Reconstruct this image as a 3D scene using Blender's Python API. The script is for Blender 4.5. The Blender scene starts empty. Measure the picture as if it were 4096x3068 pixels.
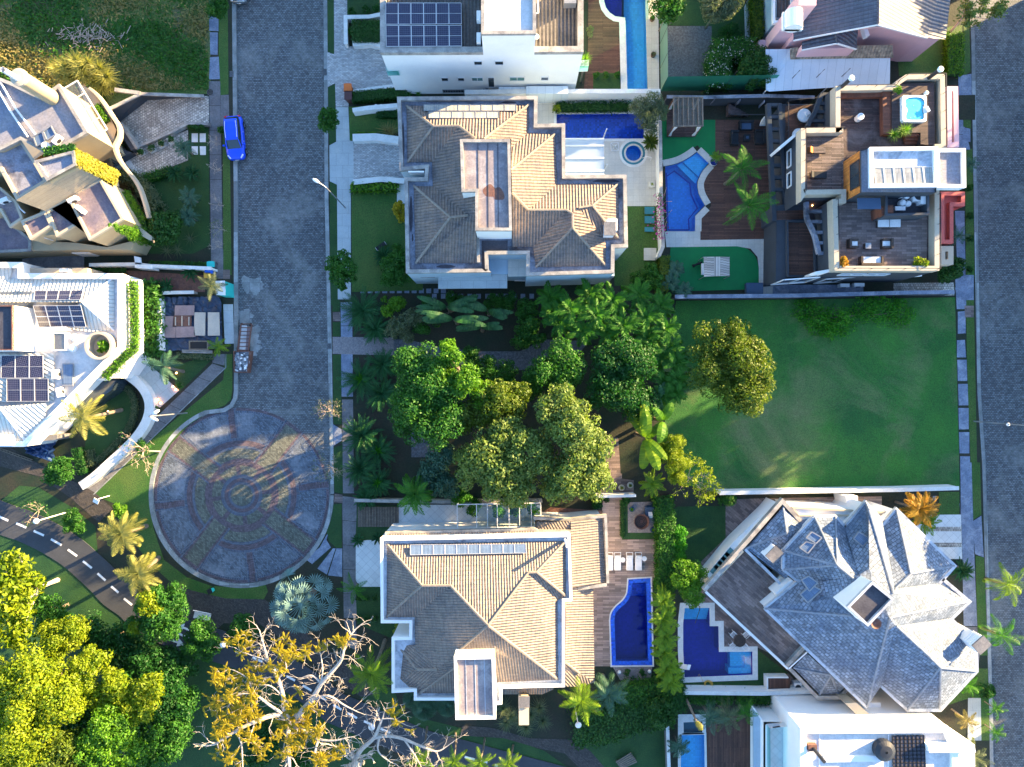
import bpy,math,random
import numpy as np
from math import sin,cos,pi,radians,sqrt,atan2,hypot
from mathutils import Vector,Matrix
from mathutils.geometry import tessellate_polygon
SC=bpy.context.scene
COL=SC.collection
# ------------ camera, sky, sun, exposure
HC=70.0
GW=101.4
K0=GW/4096.0
cam=bpy.data.cameras.new('camera');cam_o=bpy.data.objects.new('camera',cam);COL.objects.link(cam_o)
cam_o.location=(0,0,HC);cam.sensor_width=36;cam.angle=2*math.atan(GW/2/HC)
cam.clip_end=3000;SC.camera=cam_o
SUN_EL=radians(12.5);SUN_DIR=Vector((0.885,0.465,0)).normalized()
W=bpy.data.worlds.new('World');SC.world=W;W.use_nodes=True
nt=W.node_tree;bg=nt.nodes['Background'];sky=nt.nodes.new('ShaderNodeTexSky')
sky.sky_type='NISHITA';sky.sun_disc=False;sky.sun_elevation=SUN_EL
sky.sun_rotation=atan2(SUN_DIR.x,SUN_DIR.y);sky.air_density=1.0;sky.dust_density=0.6;sky.ozone_density=3.0
nt.links.new(sky.outputs[0],bg.inputs[0]);bg.inputs[1].default_value=0.105
sl=bpy.data.lights.new('sun','SUN');so=bpy.data.objects.new('sun',sl);COL.objects.link(so)
sl.energy=5.0;sl.angle=radians(0.5);sl.color=(1.0,0.70,0.34)
sd=Vector((SUN_DIR.x*cos(SUN_EL),SUN_DIR.y*cos(SUN_EL),sin(SUN_EL)))
so.rotation_euler=sd.to_track_quat('Z','Y').to_euler();so.location=(60,30,60)
SC.view_settings.view_transform='Standard';SC.view_settings.look='None'
SC.view_settings.gamma=1;SC.view_settings.use_curve_mapping=False
SC.view_settings.exposure=2.85
SC.cycles.max_bounces=6;SC.cycles.transparent_max_bounces=16
RNG=random.Random(7)
# ------------ picture point -> place on a plane of height z
def un(px,py,z=0.0):
 k=K0*(HC-z)/HC
 return Vector(((px-2048)*k,(1534-py)*k,z))
class Crop:
 def __init__(s,x0,y0,sc):s.x0,s.y0,s.sc=x0,y0,sc
 def px(s,x,y):return s.x0+x/s.sc,s.y0+y/s.sc
 def p(s,x,y,z=0.0):return un(*s.px(x,y),z)
 def __call__(s,txt,z=0.0):
  o=[]
  for t in txt.split():
   q=[float(a)for a in t.split(',')]
   o.append(s.p(q[0],q[1],q[2]if len(q)>2 else z))
  return o
S0=Crop(0,0,1);V0=Crop(0,0,0.54004)
A1=Crop(0,0,2.071);A2=Crop(800,0,2.071);A3=Crop(1500,0,1.8433);A4=Crop(2600,0,2.3675);A5=Crop(3300,0,2.3668)
A6=Crop(2600,300,1.841);A7=Crop(3000,250,1.744)
B1=Crop(0,200,1.841);B2=Crop(0,1000,1.657);B3=Crop(1350,350,1.6385);B4=Crop(1300,1100,1.4747);B5=Crop(500,1550,1.657)
B6=Crop(0,1900,1.4183);B7=Crop(900,2300,1.8433);B8=Crop(1350,1950,1.5255)
C1=Crop(2650,1850,1.5297);C2=Crop(2600,2300,2.157);C3=Crop(2900,2600,1.0627);C4=Crop(2600,1100,0.8496);C5=Crop(1400,2400,0.9777)
D1=Crop(0,250,2.115);D2=Crop(0,600,1.813);D3=Crop(0,1050,2.115);D4=Crop(0,1400,2.115);D5=Crop(2900,2750,1.271);D6=Crop(3000,0,1.412)
def on_wall(crop,x,y,A,B):
 """where the sight line through a picture point meets the upright plane through ground points A, B"""
 g=crop.p(x,y,0);n=Vector((-(B.y-A.y),B.x-A.x));a=Vector((A.x,A.y));gg=Vector((g.x,g.y))
 t=n.dot(a)/n.dot(gg)
 return Vector((g.x*t,g.y*t,HC*(1-t)))
# ------------ materials
MATS={}
def _n(nt,t,**kw):
 n=nt.nodes.new(t)
 for k,v in kw.items():
  if k in n.inputs.keys():n.inputs[k].default_value=v
  else:setattr(n,k,v)
 return n
def c4(c):return(c[0],c[1],c[2],1.0)
def mat(name,col,col2=None,s=0.5,rough=0.75,bump=0.0,bs=8.0,pat=None,pu=1.0,pv=0.5,mortar=None,msize=0.03,rot=0.0,metal=0.0,spec=0.4,amount=0.5,fine=0.12,col3=None,s3=0.15,lo=0.35,hi=0.65,boff=0.5,bcol=None,pb=0.3,emit=None):
 """procedural surface: patches of col/col2 (noise), broad stains col3, optional laid pattern in metres of UV"""
 m=bpy.data.materials.new(name);m.use_nodes=True;nt=m.node_tree;L=nt.links.new
 P=nt.nodes['Principled BSDF'];P.inputs['Roughness'].default_value=rough;P.inputs['Metallic'].default_value=metal
 P.inputs['Specular IOR Level'].default_value=spec
 tc=_n(nt,'ShaderNodeTexCoord');obc=tc.outputs['Object']
 col2=col2 or tuple(c*(1-amount*0.5)for c in col)
 nz=_n(nt,'ShaderNodeTexNoise',Scale=s,Detail=5.0,Roughness=0.6);L(obc,nz.inputs['Vector'])
 rp=_n(nt,'ShaderNodeMapRange');rp.inputs[1].default_value=lo;rp.inputs[2].default_value=hi;L(nz.outputs[0],rp.inputs[0])
 mx=_n(nt,'ShaderNodeMix',data_type='RGBA');mx.inputs[6].default_value=c4(col);mx.inputs[7].default_value=c4(col2);L(rp.outputs[0],mx.inputs[0])
 cur=mx.outputs[2];hgt=None
 if pat in('brick','plank','tile'):
  mp=_n(nt,'ShaderNodeMapping');mp.inputs['Rotation'].default_value=(0,0,rot);L(tc.outputs['UV'],mp.inputs[0])
  bk=_n(nt,'ShaderNodeTexBrick',Scale=1.0);bk.offset=boff
  bk.inputs['Brick Width'].default_value=pu;bk.inputs['Row Height'].default_value=pv
  bk.inputs['Mortar Size'].default_value=msize;bk.inputs['Mortar Smooth'].default_value=0.2
  bk.inputs['Color1'].default_value=(0,0,0,1);bk.inputs['Color2'].default_value=(1,1,1,1);bk.inputs['Mortar'].default_value=(0.5,0.5,0.5,1)
  L(mp.outputs[0],bk.inputs['Vector'])
  v=_n(nt,'ShaderNodeMapRange');v.inputs[3].default_value=1-pb;v.inputs[4].default_value=1+pb;L(bk.outputs['Color'],v.inputs[0])
  mu=_n(nt,'ShaderNodeVectorMath',operation='SCALE');L(cur,mu.inputs[0]);L(v.outputs[0],mu.inputs['Scale'])
  m2=_n(nt,'ShaderNodeMix',data_type='RGBA');L(bk.outputs['Fac'],m2.inputs[0]);L(mu.outputs[0],m2.inputs[6])
  m2.inputs[7].default_value=c4(mortar or tuple(c*0.35 for c in col));cur=m2.outputs[2]
  inv=_n(nt,'ShaderNodeMath',operation='SUBTRACT');inv.inputs[0].default_value=1;L(bk.outputs['Fac'],inv.inputs[1]);hgt=inv.outputs[0]
 if pat=='roof':
  sp=_n(nt,'ShaderNodeSeparateXYZ');L(tc.outputs['UV'],sp.inputs[0])
  f=_n(nt,'ShaderNodeMath',operation='MULTIPLY');f.inputs[1].default_value=2*pi/pu;L(sp.outputs[0],f.inputs[0])
  sn=_n(nt,'ShaderNodeMath',operation='SINE');L(f.outputs[0],sn.inputs[0])
  g=_n(nt,'ShaderNodeMath',operation='MULTIPLY');g.inputs[1].default_value=1/pv;L(sp.outputs[1],g.inputs[0])
  fr=_n(nt,'ShaderNodeMath',operation='FRACT');L(g.outputs[0],fr.inputs[0])
  h1=_n(nt,'ShaderNodeMath',operation='MULTIPLY');h1.inputs[1].default_value=0.5;L(sn.outputs[0],h1.inputs[0])
  h2=_n(nt,'ShaderNodeMath',operation='MULTIPLY');h2.inputs[1].default_value=0.4;L(fr.outputs[0],h2.inputs[0])
  ad=_n(nt,'ShaderNodeMath',operation='ADD');L(h1.outputs[0],ad.inputs[0]);L(h2.outputs[0],ad.inputs[1]);hgt=ad.outputs[0]
  gv=_n(nt,'ShaderNodeMapRange');gv.inputs[1].default_value=-1.0;gv.inputs[2].default_value=-0.55;gv.inputs[3].default_value=0.6;L(sn.outputs[0],gv.inputs[0])
  gc=_n(nt,'ShaderNodeMapRange');gc.inputs[1].default_value=0.0;gc.inputs[2].default_value=0.14;gc.inputs[3].default_value=0.72;L(fr.outputs[0],gc.inputs[0])
  gm=_n(nt,'ShaderNodeMath',operation='MULTIPLY');L(gv.outputs[0],gm.inputs[0]);L(gc.outputs[0],gm.inputs[1])
  mu=_n(nt,'ShaderNodeVectorMath',operation='SCALE');L(cur,mu.inputs[0]);L(gm.outputs[0],mu.inputs['Scale']);cur=mu.outputs[0]
 if col3:
  n3=_n(nt,'ShaderNodeTexNoise',Scale=s3,Detail=6.0,Roughness=0.65,Distortion=0.6);L(obc,n3.inputs['Vector'])
  r3=_n(nt,'ShaderNodeMapRange');r3.inputs[1].default_value=0.5;r3.inputs[2].default_value=0.7;L(n3.outputs[0],r3.inputs[0])
  m3=_n(nt,'ShaderNodeMix',data_type='RGBA');L(r3.outputs[0],m3.inputs[0]);L(cur,m3.inputs[6]);m3.inputs[7].default_value=c4(col3);cur=m3.outputs[2]
 if fine:
  nf=_n(nt,'ShaderNodeTexNoise',Scale=bs,Detail=4.0,Roughness=0.7);L(obc,nf.inputs['Vector'])
  rf=_n(nt,'ShaderNodeMapRange');rf.inputs[1].default_value=0.3;rf.inputs[2].default_value=0.7
  rf.inputs[3].default_value=1-fine;rf.inputs[4].default_value=1+fine;L(nf.outputs[0],rf.inputs[0])
  mf=_n(nt,'ShaderNodeVectorMath',operation='SCALE');L(cur,mf.inputs[0]);L(rf.outputs[0],mf.inputs['Scale']);cur=mf.outputs[0]
  if hgt is None:hgt=nf.outputs[0]
 L(cur,P.inputs['Base Color'])
 if bump and hgt is not None:
  b=_n(nt,'ShaderNodeBump',Strength=1.0,Distance=bump);L(hgt,b.inputs['Height']);L(b.outputs[0],P.inputs['Normal'])
 if emit:P.inputs['Emission Color'].default_value=c4(emit[0]);P.inputs['Emission Strength'].default_value=emit[1]
 MATS[name]=m;return m
def leafmat(name,c1,c2,s=0.6,trans=0.35,var=0.5,rough=0.55):
 m=bpy.data.materials.new(name);m.use_nodes=True;nt=m.node_tree;L=nt.links.new
 P=nt.nodes['Principled BSDF'];P.inputs['Roughness'].default_value=rough;P.inputs['Specular IOR Level'].default_value=0.3
 tc=_n(nt,'ShaderNodeTexCoord');ge=_n(nt,'ShaderNodeNewGeometry')
 nz=_n(nt,'ShaderNodeTexNoise',Scale=s,Detail=3.0);L(tc.outputs['Object'],nz.inputs['Vector'])
 a=_n(nt,'ShaderNodeMath',operation='MULTIPLY_ADD');a.inputs[1].default_value=0.6;L(ge.outputs['Random Per Island'],a.inputs[0])
 r=_n(nt,'ShaderNodeMapRange');r.inputs[1].default_value=0.3;r.inputs[2].default_value=0.7;r.inputs[3].default_value=0;r.inputs[4].default_value=0.5;L(nz.outputs[0],r.inputs[0]);L(r.outputs[0],a.inputs[2])
 mx=_n(nt,'ShaderNodeMix',data_type='RGBA');mx.inputs[6].default_value=c4(c1);mx.inputs[7].default_value=c4(c2);L(a.outputs[0],mx.inputs[0])
 L(mx.outputs[2],P.inputs['Base Color'])
 tr=_n(nt,'ShaderNodeBsdfTranslucent');sc=_n(nt,'ShaderNodeVectorMath',operation='MULTIPLY');sc.inputs[1].default_value=(1.5,1.6,0.6)
 L(mx.outputs[2],sc.inputs[0]);L(sc.outputs[0],tr.inputs['Color'])
 ms=_n(nt,'ShaderNodeMixShader');ms.inputs[0].default_value=trans;L(P.outputs[0],ms.inputs[1]);L(tr.outputs[0],ms.inputs[2])
 L(ms.outputs[0],nt.nodes['Material Output'].inputs['Surface']);MATS[name]=m;return m
def clearmat(name,tint,gloss=0.06,rough=0.05,bump=0.0,bs=2.0,frost=0.0,fcol=(0.8,0.85,0.9)):
 """water / glass: tinted see-through with a sky reflection"""
 m=bpy.data.materials.new(name);m.use_nodes=True;nt=m.node_tree;L=nt.links.new
 nt.nodes.remove(nt.nodes['Principled BSDF'])
 t=_n(nt,'ShaderNodeBsdfTransparent');t.inputs[0].default_value=c4(tint);g=_n(nt,'ShaderNodeBsdfGlossy',Roughness=rough)
 fr=_n(nt,'ShaderNodeFresnel',IOR=1.33);ad=_n(nt,'ShaderNodeMath',operation='ADD');ad.inputs[1].default_value=gloss-0.02;L(fr.outputs[0],ad.inputs[0])
 if bump:
  tc=_n(nt,'ShaderNodeTexCoord');nz=_n(nt,'ShaderNodeTexNoise',Scale=bs,Detail=3.0);L(tc.outputs['Object'],nz.inputs['Vector'])
  b=_n(nt,'ShaderNodeBump',Strength=1.0,Distance=bump);L(nz.outputs[0],b.inputs['Height']);L(b.outputs[0],g.inputs['Normal']);L(b.outputs[0],fr.inputs['Normal'])
 a=t
 if frost:
  d=_n(nt,'ShaderNodeBsdfDiffuse');d.inputs[0].default_value=c4(fcol);mf=_n(nt,'ShaderNodeMixShader');mf.inputs[0].default_value=frost
  L(t.outputs[0],mf.inputs[1]);L(d.outputs[0],mf.inputs[2]);a=mf
 ms=_n(nt,'ShaderNodeMixShader');L(ad.outputs[0],ms.inputs[0]);L(a.outputs[0],ms.inputs[1]);L(g.outputs[0],ms.inputs[2])
 L(ms.outputs[0],nt.nodes['Material Output'].inputs['Surface']);MATS[name]=m;return m
# ------------ mesh building
def link(o,parent=None):
 COL.objects.link(o)
 if parent is not None:
  o.parent=parent;o.matrix_parent_inverse=parent_world(parent).inverted()
 return o
def parent_world(p):
 m=p.matrix_basis.copy()
 return m if p.parent is None else parent_world(p.parent)@p.matrix_parent_inverse@m
def tag(o,label,cat,group=None,kind=None):
 if label:o['label']=label
 if cat:o['category']=cat
 if group:o['group']=group
 if kind:o['kind']=kind
 return o
def thing(name,label,cat,loc=(0,0,0),group=None,rz=0.0):
 o=bpy.data.objects.new(name,None);o.empty_display_size=0.3;o.location=Vector(loc);o.rotation_euler=(0,0,rz);COL.objects.link(o)
 return tag(o,label,cat,group)
def copy_tree(o,parent=None):
 c=o.copy();COL.objects.link(c)
 if parent is not None:c.parent=parent
 for ch in list(o.children):copy_tree(ch,c)
 return c
def place(proto,loc,rz=0.0,label=None,sc=1.0,first=[]):
 """the first call uses the thing itself, later ones a copy with copies of its parts"""
 if proto.name in first:o=copy_tree(proto)
 else:first.append(proto.name);o=proto
 o.location=Vector(loc);o.rotation_euler=(0,0,rz);o.scale=(sc,sc,sc)
 if label:o['label']=label
 return o
def ccw(p):
 a=sum(p[i-1].x*p[i].y-p[i].x*p[i-1].y for i in range(len(p)))
 return list(p)if a>0 else list(reversed(p))
def vv(p):return[Vector((q[0],q[1],q[2]if len(q)>2 else 0))for q in p]
def inset(p,d):
 """polygon p (ccw) moved inwards by d"""
 n=len(p);o=[]
 for i in range(n):
  a,b,c=p[i-1],p[i],p[(i+1)%n]
  e1=Vector((b.x-a.x,b.y-a.y));e2=Vector((c.x-b.x,c.y-b.y))
  if e1.length<1e-6 or e2.length<1e-6:o.append(b.copy());continue
  e1.normalize();e2.normalize();n1=Vector((-e1.y,e1.x));n2=Vector((-e2.y,e2.x));m=n1+n2
  if m.length<1e-3:m=n1
  m.normalize();k=d/max(0.35,m.dot(n1));o.append(Vector((b.x+m.x*k,b.y+m.y*k,b.z)))
 return o
class MB:
 def __init__(s):s.v=[];s.f=[];s.mi=[];s.uv={}
 def face(s,pts,mi=0,uv=None):
  i=len(s.v);s.v+=[tuple(p)for p in pts];s.f.append(tuple(range(i,i+len(pts))));s.mi.append(mi)
  if uv:s.uv[len(s.f)-1]=uv
  return s
 def flat(s,pts,z,holes=(),mi=0):
  rings=[[Vector((p.x,p.y,0))for p in pts]]+[[Vector((p.x,p.y,0))for p in h]for h in holes]
  al=[p for r in rings for p in r];i=len(s.v);s.v+=[(p.x,p.y,z)for p in al]
  for t in tessellate_polygon(rings):
   a,b,c=[al[j]for j in t]
   if(b-a).cross(c-a).z<0:t=(t[0],t[2],t[1])
   s.f.append(tuple(i+j for j in t));s.mi.append(mi)
  return s
 def sides(s,pts,z0,z1,mi=0,close=True):
  pts=ccw(pts)if close else pts;n=len(pts)
  for i in range(n if close else n-1):
   a,b=pts[i],pts[(i+1)%n]
   s.face([(a.x,a.y,z0),(b.x,b.y,z0),(b.x,b.y,z1),(a.x,a.y,z1)],mi)
  return s
 def prism(s,pts,z0,z1,mi=0,bottom=False):
  pts=ccw(pts);s.sides(pts,z0,z1,mi);s.flat(pts,z1,mi=mi)
  if bottom:s.flat(pts,z0,mi=mi)
  return s
 def rim(s,pts,w,z0,z1,mi=0):
  """a ring of width w inside outline pts, from z0 up to z1 (parapet, coping, kerb)"""
  o=ccw(pts);i=inset(o,w);n=len(o)
  for k in range(n):
   a,b,c,d=o[k],o[(k+1)%n],i[(k+1)%n],i[k]
   s.face([(a.x,a.y,z1),(b.x,b.y,z1),(c.x,c.y,z1),(d.x,d.y,z1)],mi)
   s.face([(a.x,a.y,z0),(b.x,b.y,z0),(b.x,b.y,z1),(a.x,a.y,z1)],mi)
   s.face([(c.x,c.y,z0),(d.x,d.y,z0),(d.x,d.y,z1),(c.x,c.y,z1)],mi)
  return s
 def ribbon(s,path,w,z0,z1,mi=0,w2=0.0):
  """a strip along path: w to its left, w2 to its right, as a solid"""
  n=len(path);L_=[];R_=[]
  for i in range(n):
   a=path[max(0,i-1)];c=path[min(n-1,i+1)];b=path[i]
   e1=Vector((b.x-a.x,b.y-a.y));e2=Vector((c.x-b.x,c.y-b.y))
   if e1.length<1e-6:e1=e2
   if e2.length<1e-6:e2=e1
   e1.normalize();e2.normalize();n1=Vector((-e1.y,e1.x));m=n1+Vector((-e2.y,e2.x))
   if m.length<1e-3:m=n1
   m.normalize();k=1/max(0.4,m.dot(n1))
   L_.append((b.x+m.x*w*k,b.y+m.y*w*k));R_.append((b.x-m.x*w2*k,b.y-m.y*w2*k))
  for i in range(n-1):
   a,b,c,d=R_[i],R_[i+1],L_[i+1],L_[i]
   s.face([(*a,z1),(*b,z1),(*c,z1),(*d,z1)],mi);s.face([(*a,z0),(*b,z0),(*b,z1),(*a,z1)],mi)
   s.face([(*c,z0),(*d,z0),(*d,z1),(*c,z1)],mi)
  for i in(0,n-1):
   s.face([(*R_[i],z0),(*L_[i],z0),(*L_[i],z1),(*R_[i],z1)],mi)
  return s
 def box(s,c,d,rz=0.0,mi=0,ry=0.0,rx=0.0):
  R=Matrix.Rotation(rz,3,'Z')@Matrix.Rotation(ry,3,'Y')@Matrix.Rotation(rx,3,'X');c=Vector(c);h=[x/2 for x in d];i=len(s.v)
  for z in(-1,1):
   for x,y in((-1,-1),(1,-1),(1,1),(-1,1)):s.v.append(tuple(c+R@Vector((x*h[0],y*h[1],z*h[2]))))
  for f in((0,3,2,1),(4,5,6,7),(0,1,5,4),(1,2,6,5),(2,3,7,6),(3,0,4,7)):s.f.append(tuple(i+k for k in f));s.mi.append(mi)
  return s
 def bar(s,a,b,w,h,mi=0):
  a=Vector(a);b=Vector(b);d=(b-a);x=d.normalized();up=Vector((0,0,1))if abs(x.z)<0.95 else Vector((1,0,0))
  y=up.cross(x).normalized();z=x.cross(y);i=len(s.v)
  for p in(a,b):
   for q,r in((-1,-1),(1,-1),(1,1),(-1,1)):s.v.append(tuple(p+y*q*w/2+z*r*h/2))
  for f in((0,3,2,1),(4,5,6,7),(0,1,5,4),(1,2,6,5),(2,3,7,6),(3,0,4,7)):s.f.append(tuple(i+k for k in f));s.mi.append(mi)
  return s
 def tube(s,path,r,n=6,mi=0,cap=True):
  path=[Vector(p)for p in path];m=len(path);rr=r if hasattr(r,'__len__')else[r]*m;i0=len(s.v)
  for k,p in enumerate(path):
   d=(path[min(m-1,k+1)]-path[max(0,k-1)])
   d=d.normalized()if d.length>1e-9 else Vector((0,0,1))
   up=Vector((0,0,1))if abs(d.z)<0.9 else Vector((1,0,0));x=up.cross(d).normalized();y=d.cross(x)
   for j in range(n):
    a=2*pi*j/n;s.v.append(tuple(p+(x*cos(a)+y*sin(a))*rr[k]))
  for k in range(m-1):
   for j in range(n):
    a=i0+k*n+j;b=i0+k*n+(j+1)%n;s.f.append((a,b,b+n,a+n));s.mi.append(mi)
  if cap:
   s.f.append(tuple(i0+j for j in reversed(range(n))));s.mi.append(mi);s.f.append(tuple(i0+(m-1)*n+j for j in range(n)));s.mi.append(mi)
  return s
 def cyl(s,c,r,z0,z1,n=20,mi=0,r2=None):
  return s.tube([(c[0],c[1],z0),(c[0],c[1],z1)],[r,r if r2 is None else r2],n,mi)
 def lathe(s,c,prof,n=24,mi=0,ex=1.0):
  i0=len(s.v);m=len(prof)
  for r,z in prof:
   for j in range(n):a=2*pi*j/n;s.v.append((c[0]+r*cos(a)*ex,c[1]+r*sin(a),z))
  for k in range(m-1):
   for j in range(n):
    a=i0+k*n+j;b=i0+k*n+(j+1)%n;s.f.append((a,b,b+n,a+n));s.mi.append(mi)
  return s
 def ball(s,c,r,n=10,mi=0,sz=1.0):
  return s.lathe(c,[(r*sin(pi*k/n)+1e-4,c[2]-sz*r*cos(pi*k/n))for k in range(n+1)],n+4,mi)
 def build(s,name,m,parent=None,smooth=False,uvrot=0.0,kind=None,label=None):
  me=bpy.data.meshes.new(name);me.from_pydata(s.v,[],s.f)
  for x in(m if isinstance(m,(list,tuple))else[m]):me.materials.append(MATS[x]if isinstance(x,str)else x)
  if any(s.mi):me.polygons.foreach_set('material_index',s.mi)
  uvl=me.uv_layers.new(name='UVMap').data;cr,sr=cos(uvrot),sin(uvrot)
  for p in me.polygons:
   if p.index in s.uv:
    for li,q in zip(p.loop_indices,s.uv[p.index]):uvl[li].uv=q
    continue
   nn=p.normal
   if abs(nn.z)>0.999:U=Vector((cr,sr,0));Vd=Vector((-sr,cr,0))
   else:
    U=Vector((-nn.y,nn.x,0)).normalized();Vd=nn.cross(U)
   for li in p.loop_indices:
    co=me.vertices[me.loops[li].vertex_index].co;uvl[li].uv=(co.dot(U),co.dot(Vd))
  if smooth:me.polygons.foreach_set('use_smooth',[True]*len(me.polygons))
  me.update();o=bpy.data.objects.new(name,me);link(o,parent)
  if kind:o['kind']=kind
  if label:o['label']=label
  return o
_SZ=[0]
def sheet(name,pts,z,m,holes=(),uvrot=0.0,kind='structure'):
 _SZ[0]+=1;z+=0.0004*_SZ[0]if z>=0.002 else 0
 return MB().flat(pts,z,holes).build(name,m,uvrot=uvrot,kind=kind)
def circle(c,r,n=48,a0=0.0,a1=2*pi,z=0.0):
 full=abs(a1-a0-2*pi)<1e-6
 return[Vector((c[0]+r*cos(a0+(a1-a0)*i/(n if full else n-1)),c[1]+r*sin(a0+(a1-a0)*i/(n if full else n-1)),z))for i in range(n)]
def smooth_path(p,n=6):
 """Catmull-Rom through the points"""
 o=[];m=len(p)
 for i in range(m-1):
  a,b,c,d=p[max(0,i-1)],p[i],p[i+1],p[min(m-1,i+2)]
  for k in range(n):
   t=k/n;o.append(0.5*((2*b)+(c-a)*t+(2*a-5*b+4*c-d)*t*t+(3*b-a-3*c+d)*t**3))
 return o+[p[-1].copy()]
def npmesh(name,V,F,m,parent=None,smooth=False,kind=None):
 me=bpy.data.meshes.new(name);nv,nf,k=len(V),len(F),F.shape[1]
 me.vertices.add(nv);me.vertices.foreach_set('co',np.ascontiguousarray(V,dtype=np.float32).ravel())
 me.loops.add(nf*k);me.loops.foreach_set('vertex_index',F.astype(np.int32).ravel())
 me.polygons.add(nf);me.polygons.foreach_set('loop_start',np.arange(0,nf*k,k,dtype=np.int32));me.polygons.foreach_set('loop_total',np.full(nf,k,dtype=np.int32))
 me.update(calc_edges=True);me.materials.append(MATS[m]);o=bpy.data.objects.new(name,me);link(o,parent)
 if kind:o['kind']=kind
 return o
# ------------ palette
mat('soil',(0.008,0.022,0.008),(0.028,0.024,0.014),s=0.35,bump=0.03,bs=6,fine=0.4)
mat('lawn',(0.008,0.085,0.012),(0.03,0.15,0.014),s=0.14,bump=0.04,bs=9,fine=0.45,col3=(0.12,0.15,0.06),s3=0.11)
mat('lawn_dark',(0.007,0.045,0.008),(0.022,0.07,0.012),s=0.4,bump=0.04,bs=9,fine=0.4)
mat('lawn_park',(0.02,0.085,0.008),(0.06,0.11,0.018),s=0.3,bump=0.04,bs=9,fine=0.45)
mat('turf',(0.0,0.17,0.045),(0.0,0.14,0.04),s=0.8,bump=0.005,bs=25,fine=0.14)
mat('wild',(0.03,0.12,0.012),(0.14,0.17,0.045),s=0.16,bump=0.06,bs=7,fine=0.6,col3=(0.17,0.13,0.09),s3=0.14)
mat('road',(0.15,0.165,0.175),(0.105,0.12,0.135),s=0.12,rough=0.7,bump=0.02,bs=3,pat='brick',pu=0.26,pv=0.17,msize=0.022,mortar=(0.045,0.05,0.055),fine=0.3,col3=(0.19,0.2,0.2),s3=0.2,pb=0.35)
mat('paver_grey',(0.13,0.155,0.19),(0.09,0.115,0.15),s=0.35,bump=0.01,bs=4,pat='brick',pu=0.25,pv=0.12,rot=0.78,msize=0.016,mortar=(0.05,0.06,0.08),fine=0.25,col3=(0.2,0.22,0.26),s3=0.3,pb=0.4)
mat('paver_yellow',(0.145,0.15,0.12),(0.11,0.12,0.10),s=0.4,bump=0.01,bs=4,pat='brick',pu=0.25,pv=0.12,rot=0.78,msize=0.016,mortar=(0.05,0.055,0.045),fine=0.25,pb=0.4)
mat('paver_red',(0.13,0.092,0.105),(0.10,0.08,0.10),s=0.5,bump=0.01,bs=4,pat='brick',pu=0.22,pv=0.11,msize=0.014,mortar=(0.05,0.045,0.05),fine=0.25,pb=0.35)
mat('paver_blue',(0.065,0.085,0.13),(0.05,0.07,0.11),s=0.5,bump=0.01,bs=4,pat='brick',pu=0.11,pv=0.3,msize=0.016,boff=0.0,mortar=(0.14,0.15,0.17),fine=0.2,pb=0.3)
mat('kerb',(0.28,0.3,0.31),(0.18,0.2,0.2),s=1.2,bump=0.01,bs=12,fine=0.25,pat='brick',pu=1.0,pv=5,msize=0.015,boff=0)
mat('slab',(0.15,0.15,0.16),(0.10,0.10,0.11),s=0.7,bump=0.01,bs=6,fine=0.25,col3=(0.2,0.19,0.19),s3=0.6)
mat('slab_blue',(0.20,0.24,0.32),(0.12,0.15,0.22),s=1.1,bump=0.01,bs=7,fine=0.25,col3=(0.3,0.33,0.4),s3=0.8)
mat('slab_light',(0.42,0.46,0.46),(0.34,0.38,0.4),s=0.6,bump=0.004,bs=9,fine=0.1,pat='brick',pu=1.2,pv=1.2,msize=0.008,pb=0.05)
mat('cobble_white',(0.5,0.5,0.49),(0.36,0.37,0.38),s=0.6,bump=0.012,bs=5,pat='brick',pu=0.3,pv=0.13,msize=0.018,mortar=(0.2,0.2,0.2),fine=0.2,pb=0.25)
mat('stone_drive',(0.55,0.52,0.46),(0.33,0.31,0.28),s=0.5,bump=0.012,bs=5,pat='brick',pu=0.24,pv=0.24,msize=0.02,mortar=(0.15,0.14,0.13),fine=0.45,col3=(0.07,0.065,0.06),s3=0.22,pb=0.25)
mat('tile_white',(0.62,0.64,0.64),(0.55,0.57,0.58),s=0.5,bump=0.002,bs=9,pat='brick',pu=0.6,pv=0.6,boff=0,rot=0.785,msize=0.012,mortar=(0.35,0.36,0.38),fine=0.05,pb=0.04)
mat('tile_cream',(0.56,0.53,0.48),(0.48,0.46,0.42),s=0.5,bump=0.002,bs=9,pat='brick',pu=0.6,pv=0.6,boff=0,msize=0.01,mortar=(0.38,0.36,0.33),fine=0.08,pb=0.05)
mat('stone_white',(0.68,0.68,0.66),(0.56,0.57,0.56),s=1.0,bump=0.003,bs=9,fine=0.1)
mat('asphalt',(0.05,0.055,0.066),(0.036,0.04,0.05),s=0.5,bump=0.006,bs=20,fine=0.25,rough=0.8)
mat('paver_dark',(0.07,0.06,0.055),(0.045,0.042,0.042),s=0.5,bump=0.01,bs=6,pat='brick',pu=0.22,pv=0.11,msize=0.014,rot=0.7,fine=0.3,pb=0.3)
mat('gravel',(0.12,0.13,0.15),(0.06,0.065,0.08),s=5,bump=0.03,bs=14,fine=0.4)
mat('gravel_pink',(0.25,0.22,0.22),(0.16,0.15,0.16),s=5,bump=0.03,bs=14,fine=0.4)
mat('paint_white',(0.8,0.8,0.8),(0.66,0.67,0.68),s=2,rough=0.5,fine=0.1)
mat('deck_brown',(0.135,0.062,0.042),(0.085,0.042,0.032),s=0.4,bump=0.01,bs=9,pat='plank',pu=3.0,pv=0.14,msize=0.018,mortar=(0.03,0.018,0.015),rot=pi/2,fine=0.2,pb=0.3)
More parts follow.
